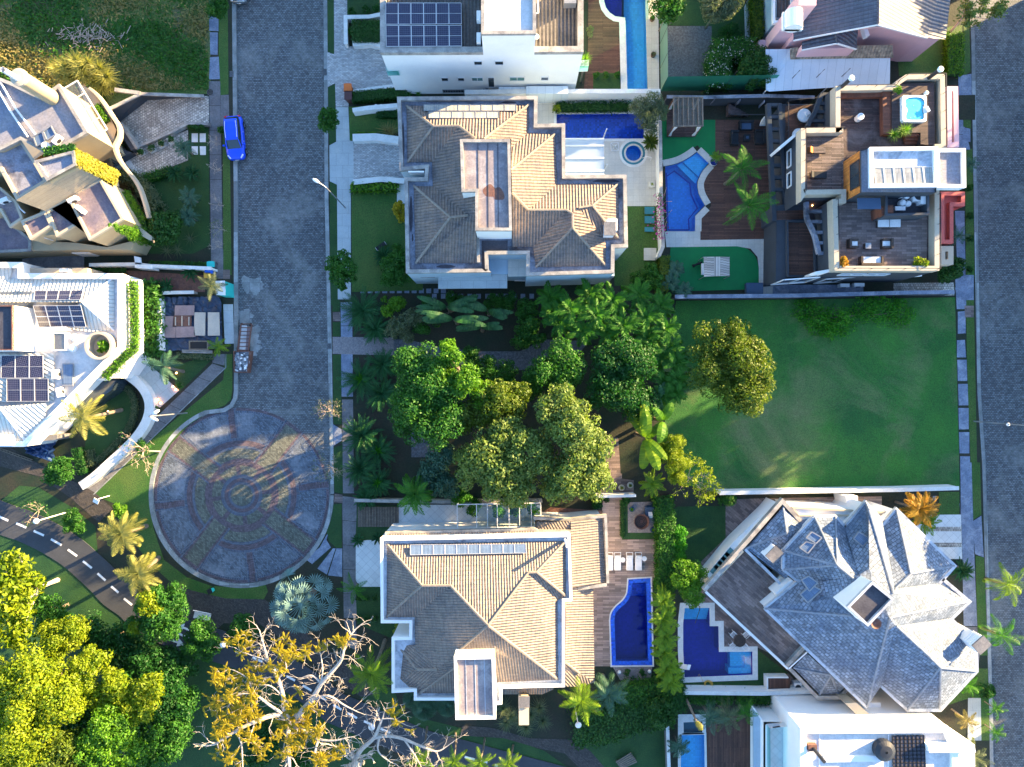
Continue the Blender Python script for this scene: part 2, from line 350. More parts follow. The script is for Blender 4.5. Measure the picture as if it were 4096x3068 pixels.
mat('deck_dark',(0.075,0.045,0.042),(0.05,0.034,0.034),s=0.5,bump=0.01,bs=9,pat='plank',pu=2.6,pv=0.13,msize=0.018,mortar=(0.02,0.014,0.014),fine=0.2,pb=0.35,col3=(0.14,0.11,0.11),s3=0.35)
mat('deck_tile',(0.20,0.15,0.135),(0.14,0.105,0.10),s=0.6,bump=0.006,bs=9,pat='plank',pu=0.9,pv=0.22,msize=0.01,mortar=(0.08,0.06,0.055),fine=0.15,pb=0.35)
mat('deck_sand',(0.32,0.235,0.19),(0.25,0.185,0.16),s=0.6,bump=0.006,bs=9,pat='plank',pu=1.2,pv=0.2,msize=0.01,mortar=(0.14,0.10,0.09),fine=0.12,pb=0.38)
mat('deck_grey',(0.17,0.13,0.12),(0.10,0.075,0.07),s=0.8,bump=0.012,bs=9,pat='plank',pu=1.8,pv=0.13,msize=0.016,mortar=(0.03,0.025,0.025),fine=0.25,pb=0.5)
mat('wood_orange',(0.5,0.2,0.04),(0.36,0.13,0.03),s=1.5,bump=0.006,bs=9,pat='plank',pu=2.5,pv=0.12,msize=0.012,rot=pi/2,fine=0.15,pb=0.25)
mat('wood_red',(0.20,0.07,0.04),(0.14,0.05,0.03),s=1.5,bump=0.006,bs=9,pat='plank',pu=2.5,pv=0.12,msize=0.012,fine=0.15,pb=0.25)
mat('wood_grey',(0.19,0.155,0.12),(0.12,0.10,0.08),s=3,bump=0.006,bs=14,fine=0.3)
mat('wood_brown',(0.13,0.06,0.035),(0.09,0.045,0.03),s=2,fine=0.2)
mat('plaster_white',(0.8,0.8,0.79),(0.74,0.74,0.74),s=0.4,rough=0.85,bump=0.002,bs=14,fine=0.04)
mat('plaster_beige',(0.40,0.33,0.21),(0.34,0.28,0.185),s=0.5,rough=0.85,bump=0.003,bs=14,fine=0.07)
mat('plaster_cream',(0.48,0.41,0.31),(0.42,0.36,0.28),s=0.5,rough=0.85,bump=0.003,bs=14,fine=0.07)
mat('plaster_blue',(0.40,0.5,0.58),(0.32,0.42,0.5),s=0.5,rough=0.85,bump=0.003,bs=14,fine=0.08)
mat('plaster_pink',(0.74,0.46,0.50),(0.66,0.42,0.46),s=0.5,rough=0.85,bump=0.003,bs=14,fine=0.05)
mat('red_wall',(0.55,0.12,0.10),(0.46,0.10,0.09),s=0.8,rough=0.8,fine=0.12)
mat('plaster_dark',(0.045,0.055,0.07),(0.035,0.042,0.055),s=0.7,rough=0.8,bump=0.003,bs=14,fine=0.12)
mat('stone_cap',(0.38,0.36,0.33),(0.22,0.215,0.21),s=1.4,rough=0.85,bump=0.005,bs=10,fine=0.2,col3=(0.16,0.15,0.15),s3=0.7)
mat('cap_cream',(0.46,0.40,0.31),(0.40,0.35,0.28),s=1.4,rough=0.8,fine=0.08)
mat('plank_panel',(0.34,0.285,0.21),(0.29,0.245,0.185),s=0.6,bump=0.012,bs=6,pat='plank',pu=12,pv=0.5,msize=0.02,mortar=(0.25,0.2,0.15),fine=0.1,col3=(0.3,0.25,0.2),s3=0.5,pb=0.05)
mat('flat_blue',(0.16,0.18,0.25),(0.26,0.25,0.27),s=0.5,bump=0.006,bs=6,fine=0.25,col3=(0.34,0.29,0.26),s3=0.25)
mat('flat_stain',(0.30,0.30,0.34),(0.18,0.2,0.27),s=0.6,bump=0.006,bs=6,fine=0.25,col3=(0.06,0.06,0.075),s3=0.5)
mat('flat_tank',(0.27,0.23,0.23),(0.18,0.16,0.18),s=0.8,bump=0.006,bs=6,fine=0.2,col3=(0.4,0.36,0.35),s3=0.6)
mat('flat_dark',(0.035,0.035,0.05),(0.06,0.06,0.075),s=0.8,bump=0.006,bs=6,fine=0.3)
mat('flat_lilac',(0.20,0.16,0.19),(0.14,0.12,0.16),s=0.7,bump=0.006,bs=6,fine=0.25,col3=(0.32,0.25,0.22),s3=0.4)
mat('flat_white',(0.66,0.64,0.62),(0.52,0.51,0.51),s=0.6,bump=0.003,bs=6,fine=0.12,col3=(0.4,0.4,0.42),s3=0.4)
mat('gutter_blue',(0.24,0.27,0.34),(0.14,0.155,0.2),s=0.9,bump=0.006,bs=6,fine=0.3,col3=(0.03,0.03,0.04),s3=0.35)
mat('gutter_white',(0.52,0.55,0.6),(0.4,0.44,0.5),s=0.9,bump=0.006,bs=6,fine=0.15,col3=(0.12,0.13,0.16),s3=0.5,metal=0.2,rough=0.5)
mat('roof_clay',(0.25,0.185,0.15),(0.14,0.125,0.125),s=0.8,rough=0.85,bump=0.09,bs=4,pat='roof',pu=0.27,pv=0.42,fine=0.3)
mat('roof_clay_pale',(0.27,0.215,0.18),(0.18,0.155,0.145),s=0.9,rough=0.85,bump=0.085,bs=4,pat='roof',pu=0.24,pv=0.42,fine=0.28)
mat('roof_slate',(0.22,0.265,0.33),(0.115,0.15,0.21),s=1.3,rough=0.75,bump=0.03,bs=5,pat='brick',pu=0.42,pv=0.3,msize=0.025,mortar=(0.06,0.075,0.105),fine=0.4,pb=0.28,col3=(0.085,0.12,0.185),s3=0.3)
mat('roof_dark',(0.085,0.10,0.135),(0.06,0.07,0.10),s=1.2,rough=0.45,bump=0.05,bs=4,pat='roof',pu=0.34,pv=0.38,fine=0.25)
mat('roof_sand',(0.42,0.36,0.28),(0.2,0.17,0.14),s=2.2,rough=0.85,bump=0.05,bs=4,pat='roof',pu=0.3,pv=0.4,fine=0.3)
mat('roof_metal',(0.66,0.65,0.58),(0.55,0.54,0.5),s=0.8,rough=0.5,bump=0.07,bs=4,pat='roof',pu=0.36,pv=40.0,fine=0.08)
mat('roof_fibre',(0.11,0.10,0.098),(0.07,0.066,0.066),s=0.9,rough=0.85,bump=0.08,bs=5,pat='roof',pu=0.33,pv=40.0,fine=0.3)
mat('ridge',(0.27,0.22,0.18),(0.18,0.16,0.14),s=2.5,fine=0.3,bump=0.01,bs=5)
mat('ridge_slate',(0.25,0.28,0.33),(0.14,0.17,0.22),s=2.5,fine=0.3,bump=0.01,bs=5)
mat('sheet_white',(0.62,0.7,0.78),(0.56,0.64,0.72),s=0.6,rough=0.5,pat='brick',pu=0.8,pv=60,boff=0,msize=0.02,mortar=(0.42,0.5,0.58),fine=0.04,pb=0.03,bump=0.01)
mat('metal_white',(0.75,0.75,0.76),rough=0.35,fine=0.02,amount=0.05)
mat('metal_grey',(0.32,0.33,0.35),rough=0.4,metal=0.4,fine=0.06)
mat('metal_dark',(0.03,0.033,0.04),rough=0.45,fine=0.05)
mat('black',(0.012,0.012,0.014),rough=0.6,fine=0.1)
mat('pv_cell',(0.012,0.014,0.04),(0.02,0.02,0.05),s=1.0,rough=0.12,spec=0.6,pat='brick',pu=0.17,pv=0.17,boff=0,msize=0.008,mortar=(0.16,0.16,0.22),fine=0.02,pb=0.1)
mat('pv_frame',(0.6,0.6,0.62),rough=0.35,metal=0.3,fine=0.02)
mat('collector',(0.36,0.36,0.33),(0.26,0.27,0.27),s=1.2,rough=0.15,spec=0.7,pat='brick',pu=0.12,pv=9,boff=0,msize=0.01,fine=0.1,pb=0.15)
mat('collector_blue',(0.10,0.15,0.24),(0.14,0.2,0.3),s=1.2,rough=0.12,spec=0.8,pat='brick',pu=0.12,pv=9,boff=0,msize=0.01,fine=0.1,pb=0.15)
mat('pane',(0.03,0.045,0.06),rough=0.08,spec=0.9,fine=0)
mat('pane_teal',(0.06,0.2,0.2),rough=0.08,spec=0.9,fine=0)
mat('pool_blue',(0.05,0.36,0.85),(0.035,0.3,0.8),s=0.4,pat='brick',pu=0.2,pv=0.2,boff=0,msize=0.012,mortar=(0.05,0.3,0.75),fine=0.06,pb=0.12)
mat('pool_navy',(0.012,0.014,0.42),(0.01,0.012,0.34),s=0.5,pat='brick',pu=0.2,pv=0.2,boff=0,msize=0.012,mortar=(0.02,0.03,0.3),fine=0.06,pb=0.15)
mat('pool_deep',(0.02,0.13,0.72),(0.012,0.09,0.62),s=0.4,pat='brick',pu=0.2,pv=0.2,boff=0,msize=0.014,mortar=(0.03,0.12,0.55),fine=0.1,pb=0.3)
mat('pool_sky',(0.12,0.66,0.95),(0.09,0.6,0.92),s=0.4,pat='brick',pu=0.2,pv=0.2,boff=0,msize=0.01,mortar=(0.12,0.5,0.8),fine=0.05,pb=0.1)
mat('pool_tealdark',(0.03,0.2,0.28),(0.02,0.14,0.2),s=0.6,fine=0.15)
mat('pool_line',(0.01,0.07,0.5),fine=0.05)
mat('tub_shell',(0.72,0.8,0.84),rough=0.25,fine=0.02,amount=0.05)
mat('tub_water',(0.12,0.62,0.72),(0.08,0.52,0.66),s=1.5,rough=0.1,fine=0.05)
mat('car_blue',(0.012,0.08,0.75),rough=0.22,spec=0.6,fine=0,amount=0.1)
mat('car_silver',(0.3,0.32,0.35),rough=0.25,metal=0.6,fine=0,amount=0.1)
mat('car_glass',(0.02,0.04,0.06),rough=0.06,spec=0.9,fine=0)
mat('rubber',(0.015,0.015,0.016),rough=0.8,fine=0.1)
mat('lamp_glass',(0.8,0.82,0.82),rough=0.2,fine=0)
mat('lamp_red',(0.6,0.01,0.01),rough=0.2,fine=0)
mat('plastic_orange',(0.75,0.17,0.03),rough=0.5,fine=0.05);mat('plastic_maroon',(0.09,0.035,0.035),rough=0.5,fine=0.05)
mat('plastic_blue',(0.02,0.15,0.75),rough=0.5,fine=0.05);mat('plastic_yellow',(0.75,0.42,0.05),rough=0.5,fine=0.05)
mat('plastic_grey',(0.10,0.13,0.15),rough=0.5,fine=0.05);mat('plastic_teal',(0.03,0.55,0.5),rough=0.5,fine=0.05)
mat('plastic_green',(0.03,0.32,0.14),rough=0.5,fine=0.05)
mat('tarp',(0.035,0.06,0.11),(0.02,0.035,0.07),s=0.8,rough=0.35,bump=0.05,bs=2.2,fine=0.3)
mat('tarp_blue',(0.02,0.06,0.16),(0.012,0.03,0.10),s=0.8,rough=0.3,bump=0.08,bs=1.8,fine=0.3)
mat('ply',(0.42,0.33,0.27),(0.34,0.26,0.22),s=1.0,fine=0.12);mat('ply_pink',(0.36,0.25,0.24),(0.27,0.19,0.19),s=1.0,fine=0.15);mat('ply_pale',(0.55,0.47,0.38),(0.46,0.4,0.34),s=1.0,fine=0.12)
mat('rust',(0.2,0.09,0.06),(0.12,0.06,0.05),s=3,fine=0.3);mat('rubble',(0.33,0.34,0.37),(0.16,0.18,0.22),s=6,fine=0.5,bump=0.05,bs=7)
mat('fabric_white',(0.72,0.72,0.72),(0.62,0.63,0.65),s=2.5,rough=0.9,fine=0.06);mat('fabric_dark',(0.014,0.017,0.022),(0.02,0.024,0.03),s=2.5,rough=0.85,fine=0.15)
mat('fabric_blue',(0.05,0.09,0.16),rough=0.9,fine=0.1);mat('wicker',(0.06,0.042,0.035),(0.03,0.022,0.02),s=6,fine=0.3,bump=0.01,bs=30)
mat('canopy_stripe',(0.42,0.38,0.34),(0.36,0.33,0.3),s=2,rough=0.9,pat='brick',pu=0.23,pv=30,boff=0.0,msize=0.025,mortar=(0.12,0.11,0.11),fine=0.05,pb=0.3)
mat('terracotta',(0.14,0.07,0.055),(0.09,0.05,0.045),s=3,fine=0.2);mat('pot_white',(0.66,0.64,0.6),(0.5,0.48,0.45),s=3,fine=0.15);mat('pot_blue',(0.015,0.03,0.2),rough=0.2,fine=0.1)
mat('shade_net',(0.0,0.2,0.12),rough=0.8,fine=0.2)
mat('dog_black',(0.008,0.008,0.009),rough=0.7,fine=0.2)
mat('bark',(0.2,0.16,0.12),(0.12,0.1,0.08),s=3,fine=0.3,bump=0.02,bs=9);mat('bark_pale',(0.46,0.41,0.36),(0.34,0.3,0.27),s=3,fine=0.2,bump=0.01,bs=9)
mat('twig',(0.45,0.36,0.28),(0.32,0.25,0.2),s=3,fine=0.2);mat('straw',(0.45,0.36,0.28),(0.3,0.24,0.2),s=3,fine=0.3)
mat('glow_warm',(0.9,0.5,0.2),emit=((1.0,0.42,0.14),5.0));mat('flower_mag',(0.5,0.02,0.22),(0.4,0.03,0.3),s=3,fine=0.2)
leafmat('lf_deep',(0.006,0.045,0.010),(0.025,0.12,0.018));leafmat('lf_mid',(0.010,0.07,0.010),(0.05,0.17,0.018));leafmat('lf_bright',(0.03,0.13,0.006),(0.12,0.26,0.012))
leafmat('lf_yellow',(0.07,0.15,0.004),(0.23,0.28,0.008));leafmat('lf_gold',(0.22,0.18,0.006),(0.42,0.33,0.012));leafmat('lf_grey',(0.05,0.085,0.045),(0.14,0.17,0.09))
leafmat('lf_cycad',(0.008,0.06,0.02),(0.03,0.14,0.04),trans=0.2);leafmat('lf_cyc_new',(0.02,0.16,0.008),(0.06,0.26,0.012));leafmat('lf_palm',(0.012,0.10,0.008),(0.07,0.23,0.016))
leafmat('lf_palm_y',(0.06,0.17,0.006),(0.20,0.30,0.012));leafmat('lf_dry',(0.13,0.15,0.035),(0.30,0.29,0.08));leafmat('lf_silver',(0.05,0.12,0.12),(0.16,0.27,0.27),trans=0.15);leafmat('lf_hedge',(0.008,0.05,0.008),(0.03,0.11,0.014),trans=0.2)
leafmat('lf_ivy',(0.15,0.16,0.015),(0.28,0.25,0.025));leafmat('lf_blue',(0.02,0.075,0.045),(0.06,0.14,0.09),trans=0.2);leafmat('lf_red',(0.22,0.03,0.02),(0.1,0.08,0.02));leafmat('lf_straw',(0.10,0.12,0.03),(0.32,0.25,0.10));leafmat('lf_banana',(0.008,0.05,0.018),(0.05,0.15,0.05),trans=0.3)
leafmat('lf_mag',(0.35,0.02,0.2),(0.5,0.05,0.35));leafmat('lf_white',(0.5,0.5,0.55),(0.65,0.6,0.6))
clearmat('water',(0.80,0.93,0.97),0.05,0.04,0.01,1.6);clearmat('water_deep',(0.6,0.75,0.95),0.05,0.04,0.01,1.6)
clearmat('glass',(0.82,0.93,0.94),0.08,0.03);clearmat('glass_teal',(0.35,0.75,0.72),0.08,0.03);clearmat('glass_roof',(0.75,0.85,0.95),0.12,0.08,frost=0.45,fcol=(0.55,0.65,0.75))
clearmat('net_green',(0.12,0.55,0.38),0.0,0.6,frost=0.4,fcol=(0.0,0.28,0.16));clearmat('stain_glass',(0.9,0.93,0.95),0.1,0.05,frost=0.15,fcol=(0.6,0.55,0.4))
# ------------ roads, ground, lawns, paths
PC=S0.p(965,1982);PR=370*K0;PR_IN=352*K0
def arc_px(a0,a1,n):return[Vector((PC.x+PR*cos(a0+(a1-a0)*i/n),PC.y+PR*sin(a0+(a1-a0)*i/n),0))for i in range(n+1)]
road_l=S0('926,-2500 928,0 935,800 936,1510')+B5('722,-40 722,20 716,70 695,110 650,138')+list(reversed(arc_px(radians(5),radians(-247),90)))[0:0]
road_r_edge=S0('1307,-2500 1309,0 1312,400 1314,800 1324,1250 1330,1550')
left_curve=S0('926,-2500 928,0 935,800 936,1510')+B5('722,-40 722,20 716,70 695,110 650,138')
ROAD_L=left_curve+arc_px(radians(113),radians(365),96)+S0('1336,1900')+list(reversed(road_r_edge))
ROAD_R=S0('3870,-2500 3878,0 3885,170 3893,700 3909,1570 3928,1850 3935,2100 3957,2850 3962,3300 3975,6000 4372,6000 4330,3000 4295,1600 4265,0 4255,-2500')
W1a=A3('1834,-700 1985,-700 1992,0 2000,300 2008,680 1860,680 1850,300 1846,130 1834,130')
W1b=A3('1680,-220 1686,-60 1690,10 1703,55 1730,92 1772,120 1834,130 1834,-220')
W2=A3('1338,843 1985,838 1980,1022 1340,1026')
WPc=A3.p(1905,1130);WP=circle(WPc,57/A3.sc*K0,32);WPo=circle(WPc,86/A3.sc*K0,32)
W3=smooth_path(A6('112,675 180,660 240,637 300,602 345,570'),4)[:-1]+A6('345,570')+smooth_path(A6('432,650 385,705 352,770 346,820 360,885 402,960'),4)+A6('332,1035 330,1150 126,1150')
W4=smooth_path(B8('1910,552 1775,560 1775,600 1765,650 1740,690 1700,725 1672,760 1664,800 1668,900 1674,1086 1922,1084'),1)
W4=B8('1910,552 1775,560')+smooth_path(B8('1772,610 1765,650 1740,690 1700,725 1672,765 1664,810'),4)+B8('1668,900 1674,1086 1922,1084')
W5=C2('300,285 512,283 515,440 590,440 594,662 882,660 884,860 297,882 285,640 285,415')
W6=C2('270,1380 468,1376 474,1750 262,1750');W6b=C2('288,1270 452,1262 450,1358 290,1362')
HOLES=[W1a+[],W2,WP,W3,W4,W5,W6,W6b]
W1=W1a[:7]+W1a[7:9]+W1b[6:7]
HOLE1=A3('1834,-700 1985,-700 1992,0 2000,300 2008,680 1860,680 1850,300 1846,130 1834,130 1772,120 1730,92 1703,55 1690,10 1686,-60 1680,-220 1834,-220')
HOLES[0]=HOLE1
big=[Vector((x,y,0))for x,y in((-900,-900),(900,-900),(900,900),(-900,900))]
def ext(p):
 return p
sheet('ground',big,0.0,'soil',[ROAD_L,ROAD_R]+HOLES)
sheet('road',ROAD_L,-0.13,'road')
sheet('road',ROAD_R,-0.13,'road')
def plaza():
 s=PR_IN/585.0;rr=[0]+list(np.arange(6,586,6.0));N=540;v=[];f=[];mi=[];uvs={}
 mb=MB()
 for r in rr:
  for j in range(N):
   a=2*pi*j/N;mb.v.append((PC.x+r*s*cos(a),PC.y+r*s*sin(a),-0.12))
 off=radians(7.5)
 def which(r,a):
  a-=off
  if r<75:return 1
  if r<92:return 3
  if r<116:return 2
  if r<136:return 3
  sp=abs((a+pi/8)%(pi/4)-pi/8)
  k=int(round(a/(pi/4)))%2
  d=r*sin(sp)
  if r<200:return 2 if d<14 else 1
  if k and r>235:
   if d<50 and r<560:return 1
   if d<76:return 2 if d<64 else 3
  if r<245:return 2
  if r<312:return 1
  if r<330:return 3
  if r<368:return 2
  if r<382:return 3
  if not k and d<32:return 2 if d<20 else 3
  if r<552:return 0 if not(k and d<86)else 3
  if r<562:return 3
  return 2
 for i in range(len(rr)-1):
  rm=(rr[i]+rr[i+1])/2
  for j in range(N):
   am=2*pi*(j+.5)/N;a,b=i*N+j,i*N+(j+1)%N
   mb.f.append((a,a+N,b+N,b));w=which(rm,am);mb.mi.append(w)
   if w>=2:
    a0,a1=2*pi*j/N,2*pi*(j+1)/N;u0,u1=a0*4.0,a1*4.0
    mb.uv[len(mb.f)-1]=[(u0,rr[i]*s),(u0,rr[i+1]*s),(u1,rr[i+1]*s),(u1,rr[i]*s)]
 mb.build('plaza',['paver_grey','paver_yellow','paver_red','paver_blue'],kind='structure')
plaza()
kb=MB();kb.ribbon(left_curve+arc_px(radians(113),radians(365),96)+S0('1336,1900 1330,1550'),0.0,-0.3,0.02,w2=0.0)if 0 else None
def kerb(path,w,w2=0.0):MB().ribbon(path,w,-0.3,0.015,w2=w2).build('kerb','kerb',kind='structure')
kerb(left_curve+arc_px(radians(113),radians(360),96),0.40)
kerb(list(reversed(S0('1307,-2500 1309,0 1312,400 1314,800 1324,1250 1330,1550 1336,1960'))),0.0,0.0)if 0 else kerb(S0('1336,1975 1330,1550 1324,1250 1314,800 1312,400 1309,0 1307,-2500'),0.38)
kerb(S0('3870,-2500 3878,0 3885,170 3893,700 3909,1570 3928,1850 3935,2100 3957,2850 3962,3300 3975,6000'),0.36)
# ---- lawns and verges
L4=0.004
sheet('meadow',S0('-2500,-2500 838,-2500 842,375 600,380 420,440 0,640 -2500,640'),L4,'wild')
sheet('verge',A1('1812,-300 1885,-300 1893,780 1826,790 1820,660 1812,500'),L4,'lawn_park')
sheet('verge',B1('1640,490 1690,490 1705,1657 1645,1657'),L4,'lawn_park')
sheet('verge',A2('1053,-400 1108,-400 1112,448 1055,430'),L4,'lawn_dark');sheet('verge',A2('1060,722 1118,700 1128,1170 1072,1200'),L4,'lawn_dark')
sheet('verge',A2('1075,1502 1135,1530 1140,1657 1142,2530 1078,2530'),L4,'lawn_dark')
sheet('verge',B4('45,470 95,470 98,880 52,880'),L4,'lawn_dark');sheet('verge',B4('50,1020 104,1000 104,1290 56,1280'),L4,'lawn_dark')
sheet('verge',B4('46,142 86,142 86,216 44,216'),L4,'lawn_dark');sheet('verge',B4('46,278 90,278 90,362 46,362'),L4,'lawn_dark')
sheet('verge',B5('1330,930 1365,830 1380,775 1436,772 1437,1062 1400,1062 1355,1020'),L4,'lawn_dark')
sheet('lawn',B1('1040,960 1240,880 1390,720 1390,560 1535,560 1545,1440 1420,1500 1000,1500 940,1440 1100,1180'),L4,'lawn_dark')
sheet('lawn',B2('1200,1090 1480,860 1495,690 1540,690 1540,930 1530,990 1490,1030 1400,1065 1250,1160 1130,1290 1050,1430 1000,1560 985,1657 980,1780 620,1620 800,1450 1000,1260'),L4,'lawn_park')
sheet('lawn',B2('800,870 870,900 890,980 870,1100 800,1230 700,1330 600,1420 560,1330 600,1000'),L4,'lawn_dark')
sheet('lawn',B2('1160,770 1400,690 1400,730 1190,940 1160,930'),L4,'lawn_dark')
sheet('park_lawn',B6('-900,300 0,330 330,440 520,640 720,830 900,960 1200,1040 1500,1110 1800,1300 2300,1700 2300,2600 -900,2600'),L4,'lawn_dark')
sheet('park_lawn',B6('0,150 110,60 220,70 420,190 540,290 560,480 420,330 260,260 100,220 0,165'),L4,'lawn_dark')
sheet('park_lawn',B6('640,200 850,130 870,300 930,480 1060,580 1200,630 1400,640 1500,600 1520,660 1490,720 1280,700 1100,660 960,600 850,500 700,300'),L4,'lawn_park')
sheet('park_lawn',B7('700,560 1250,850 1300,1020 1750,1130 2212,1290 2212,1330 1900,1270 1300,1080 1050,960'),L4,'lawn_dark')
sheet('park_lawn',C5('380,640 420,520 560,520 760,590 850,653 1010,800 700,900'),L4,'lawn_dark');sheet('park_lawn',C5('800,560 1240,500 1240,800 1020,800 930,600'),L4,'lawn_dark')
PATH=smooth_path(B6('-700,40 -300,120 0,240 130,285 240,335 330,385 420,445 500,515 580,590 650,665 735,725 830,815 990,890 1080,920 1380,1015 1500,1060 1660,1145 1800,1240 1900,1320'),4)+smooth_path(B7('1030,1085 1220,1160 1500,1270 1770,1340 1990,1400 2300,1480 2600,1560'),4)[6:]
MB().ribbon(PATH,1.6,-0.2,0.075,w2=1.6).build('cycle_path','asphalt',kind='structure')
def dash(c,a,b,w=0.11):
 p,q=c(a)[0],c(b)[0];d=Vector((q.x-p.x,q.y-p.y)).normalized();n=Vector((-d.y,d.x))*w
 return[Vector((p.x+n.x,p.y+n.y,0)),Vector((p.x-n.x,p.y-n.y,0)),Vector((q.x-n.x,q.y-n.y,0)),Vector((q.x+n.x,q.y+n.y,0))]
lm=MB()
for c,a,b in((B6,'-60,205','-20,228'),(B6,'0,236','50,258'),(B6,'95,273','152,297'),(B6,'194,316','252,342'),(B6,'292,363','352,397'),(B6,'388,422','440,459'),(B6,'473,487','523,527'),(B6,'556,557','601,597'),(B6,'633,630','675,666'),(B6,'706,699','751,736'),(B6,'985,884','1075,925'),(B6,'1337,1000','1390,1018'),(B7,'100,568','148,584'),(B7,'205,605','278,638'),(B7,'345,672','400,708'),(B7,'455,742','518,776'),(B7,'575,812','640,850'),(B7,'690,890','748,920'),(B7,'800,955','860,990'),(B7,'905,1015','975,1052'),(B7,'1026,1075','1095,1106'),(B7,'1148,1130','1220,1160'),(B7,'1768,1338','1840,1358'),(B7,'1880,1368','1935,1378'),(B7,'1990,1398','2010,1404')):
 lm.flat(dash(c,a,b),0.08)
def arrow(c,tail,head,w=0.1):
 lm.flat(dash(c,tail,head,w),0.08);p,q=c(tail)[0],c(head)[0];d=Vector((q.x-p.x,q.y-p.y,0)).normalized();n=Vector((-d.y,d.x,0))
 lm.flat([q+n*0.42,q-n*0.42,q+d*0.75],0.0815)
arrow(B6,'1075,878','1042,864');arrow(B6,'962,930','1010,948')
lm.build('lane_markings','paint_white',kind='structure')
sheet('park_path',B6('-300,-130 0,-50 230,10 400,130 560,270 640,190 540,100 470,60 300,-20 120,-120 -100,-250 -300,-300'),0.006,'paver_dark')
sheet('park_path',B6('960,610 1070,650 1280,700 1500,705 1640,800 1800,950 1950,1050 2100,1180 2150,1240 2050,1260 1800,1080 1640,960 1480,850 1270,840 1200,900 1060,850'),0.006,'paver_dark')
sheet('park_path',C5('440,490 560,500 700,540 860,545 940,590 1000,660 1100,800 1000,800 900,660 840,600 740,580 600,540 430,530'),0.0065,'paver_dark')
# ---- pavements
pv=MB()
for t in('1735,-200 1812,-200 1810,258 1733,255','1738,268 1805,270 1803,455 1742,452','1740,474 1812,470 1822,655 1732,658'):pv.flat(A1(t),0.008)
pv.build('pavement','slab_blue',kind='structure')
def pave(l0,l1,r0,r1,n,z,m,gap=0.04):
 """n slabs between the left edge l0-l1 and the right edge r0-r1"""
 b=MB()
 for i in range(n):
  t0,t1=i/n,(i+1)/n-gap/max(0.1,(l1-l0).length)
  b.flat([l0.lerp(l1,t0),r0.lerp(r1,t0),r0.lerp(r1,t1),l0.lerp(l1,t1)],z)
 b.build('pavement',m,kind='structure')
pave(*S0('836,325 845,1112 881,325 893,1112'),8,0.008,'slab')
pave(*A1('1828,790 1832,1058 1896,785 1900,1058'),1,0.008,'slab')
sheet('pavement',B2('1410,0 1480,0 1480,190 1420,190'),0.008,'slab');sheet('pavement',B2('1478,130 1525,130 1525,192 1480,192'),0.009,'deck_tile')
sheet('pavement',B2('1480,360 1545,360 1552,620 1490,622'),0.009,'slab_light')
pave(*B2('1408,690 1408,750 1490,690 1492,770'),1,0.008,'slab');pave(*B2('1408,752 550,1575 1492,782 618,1620'),9,0.008,'slab')
sheet('kerb_line',B2('1496,690 1500,690 1500,780 624,1622 618,1618 1494,778'),0.012,'kerb')
sheet('pavement',A2('1108,-400 1220,-400 1222,440 1232,885 1125,885 1112,450'),0.008,'cobble_white')
sheet('driveway',A2('1055,432 1112,450 1220,385 1265,385 1520,390 1560,630 1700,700 1262,770 1232,840 1205,700 1120,690 1058,722'),0.0085,'cobble_white')
sheet('pavement',A2('1125,888 1230,888 1240,1165 1270,1170 1280,1510 1245,1530 1250,1657 1250,2480 1142,2480 1135,1530 1075,1502 1072,1205 1128,1175'),0.008,'slab_light')
sheet('driveway',B3('105,352 400,372 440,540 440,600 105,625'),0.009,'cobble_white')
pave(*B4('92,162 98,720 160,160 165,720'),4,0.008,'slab_blue');pave(*B4('100,734 106,1290 165,734 172,1290'),4,0.008,'slab')
pave(*B5('1440,720 1450,1530 1535,730 1535,1530'),5,0.008,'slab');sheet('pavement',B7('880,330 965,330 975,560 900,520'),0.008,'slab')
sheet('driveway',B4('45,365 405,368 410,475 45,465'),0.009,'gravel_pink')
sheet('driveway',B4('405,380 480,380 700,430 900,450 1150,450 1300,380 1560,390 1500,460 1300,510 1180,560 900,560 700,500 405,475'),0.009,'gravel')
sheet('pavement',B4('47,880 98,910 98,960 50,1010'),0.009,'slab_blue');sheet('pavement',B4('46,220 90,218 92,272 48,272'),0.009,'deck_tile');sheet('pavement',B4('56,1290 104,1296 104,1345 54,1340'),0.009,'deck_tile')
sheet('pavement',B5('1385,265 1440,300 1440,350 1385,385'),0.009,'slab_blue')
ap=MB()
for t in('1355,945 1335,1010 1365,1060 1240,1170 1200,1140 1180,1150 1290,1060','1378,1066 1396,1066 1338,1240 1275,1200','1402,1066 1440,1066 1440,1255 1345,1245'):ap.flat(B5(t),0.009)
ap.build('pavement','slab_blue',kind='structure')
st=MB()
for t in('1046,125 1072,122 1073,198 1046,200','1043,222 1070,220 1074,280 1043,280','1044,288 1076,288 1078,360 1046,360','1047,370 1080,370 1082,443 1049,443','1048,452 1083,452 1083,524 1050,525','1050,534 1085,534 1085,606 1052,606','1054,616 1087,616 1088,690 1055,690','1055,700 1089,698 1100,830 1056,850'):st.flat(C4(t),0.008)
st.build('pavement','slab_blue',kind='structure')
sheet('pavement',C4('1036,0 1100,0 1100,68 1074,68 1074,116 1042,116'),0.008,'slab_blue');sheet('pavement',C4('1068,104 1100,104 1100,144 1070,144'),0.0085,'deck_tile')
sheet('verge',C4('1074,72 1100,70 1112,700 1120,820 1092,760 1088,610 1076,280'),L4,'lawn_park')
sheet('pavement',A5('1260,720 1385,700 1390,960 1310,950 1310,1120 1262,1120'),0.008,'slab_blue');pave(*A5('1262,1128 1268,1420 1305,1128 1376,1420'),2,0.008,'slab_blue');sheet('pavement',A5('1305,1205 1374,1220 1376,1345 1306,1340'),0.0085,'slab_blue')
sheet('verge',A5('1310,240 1365,250 1375,680 1310,720'),L4,'lawn_park');sheet('verge',A5('1308,950 1375,985 1380,1218 1308,1200'),L4,'lawn_park')
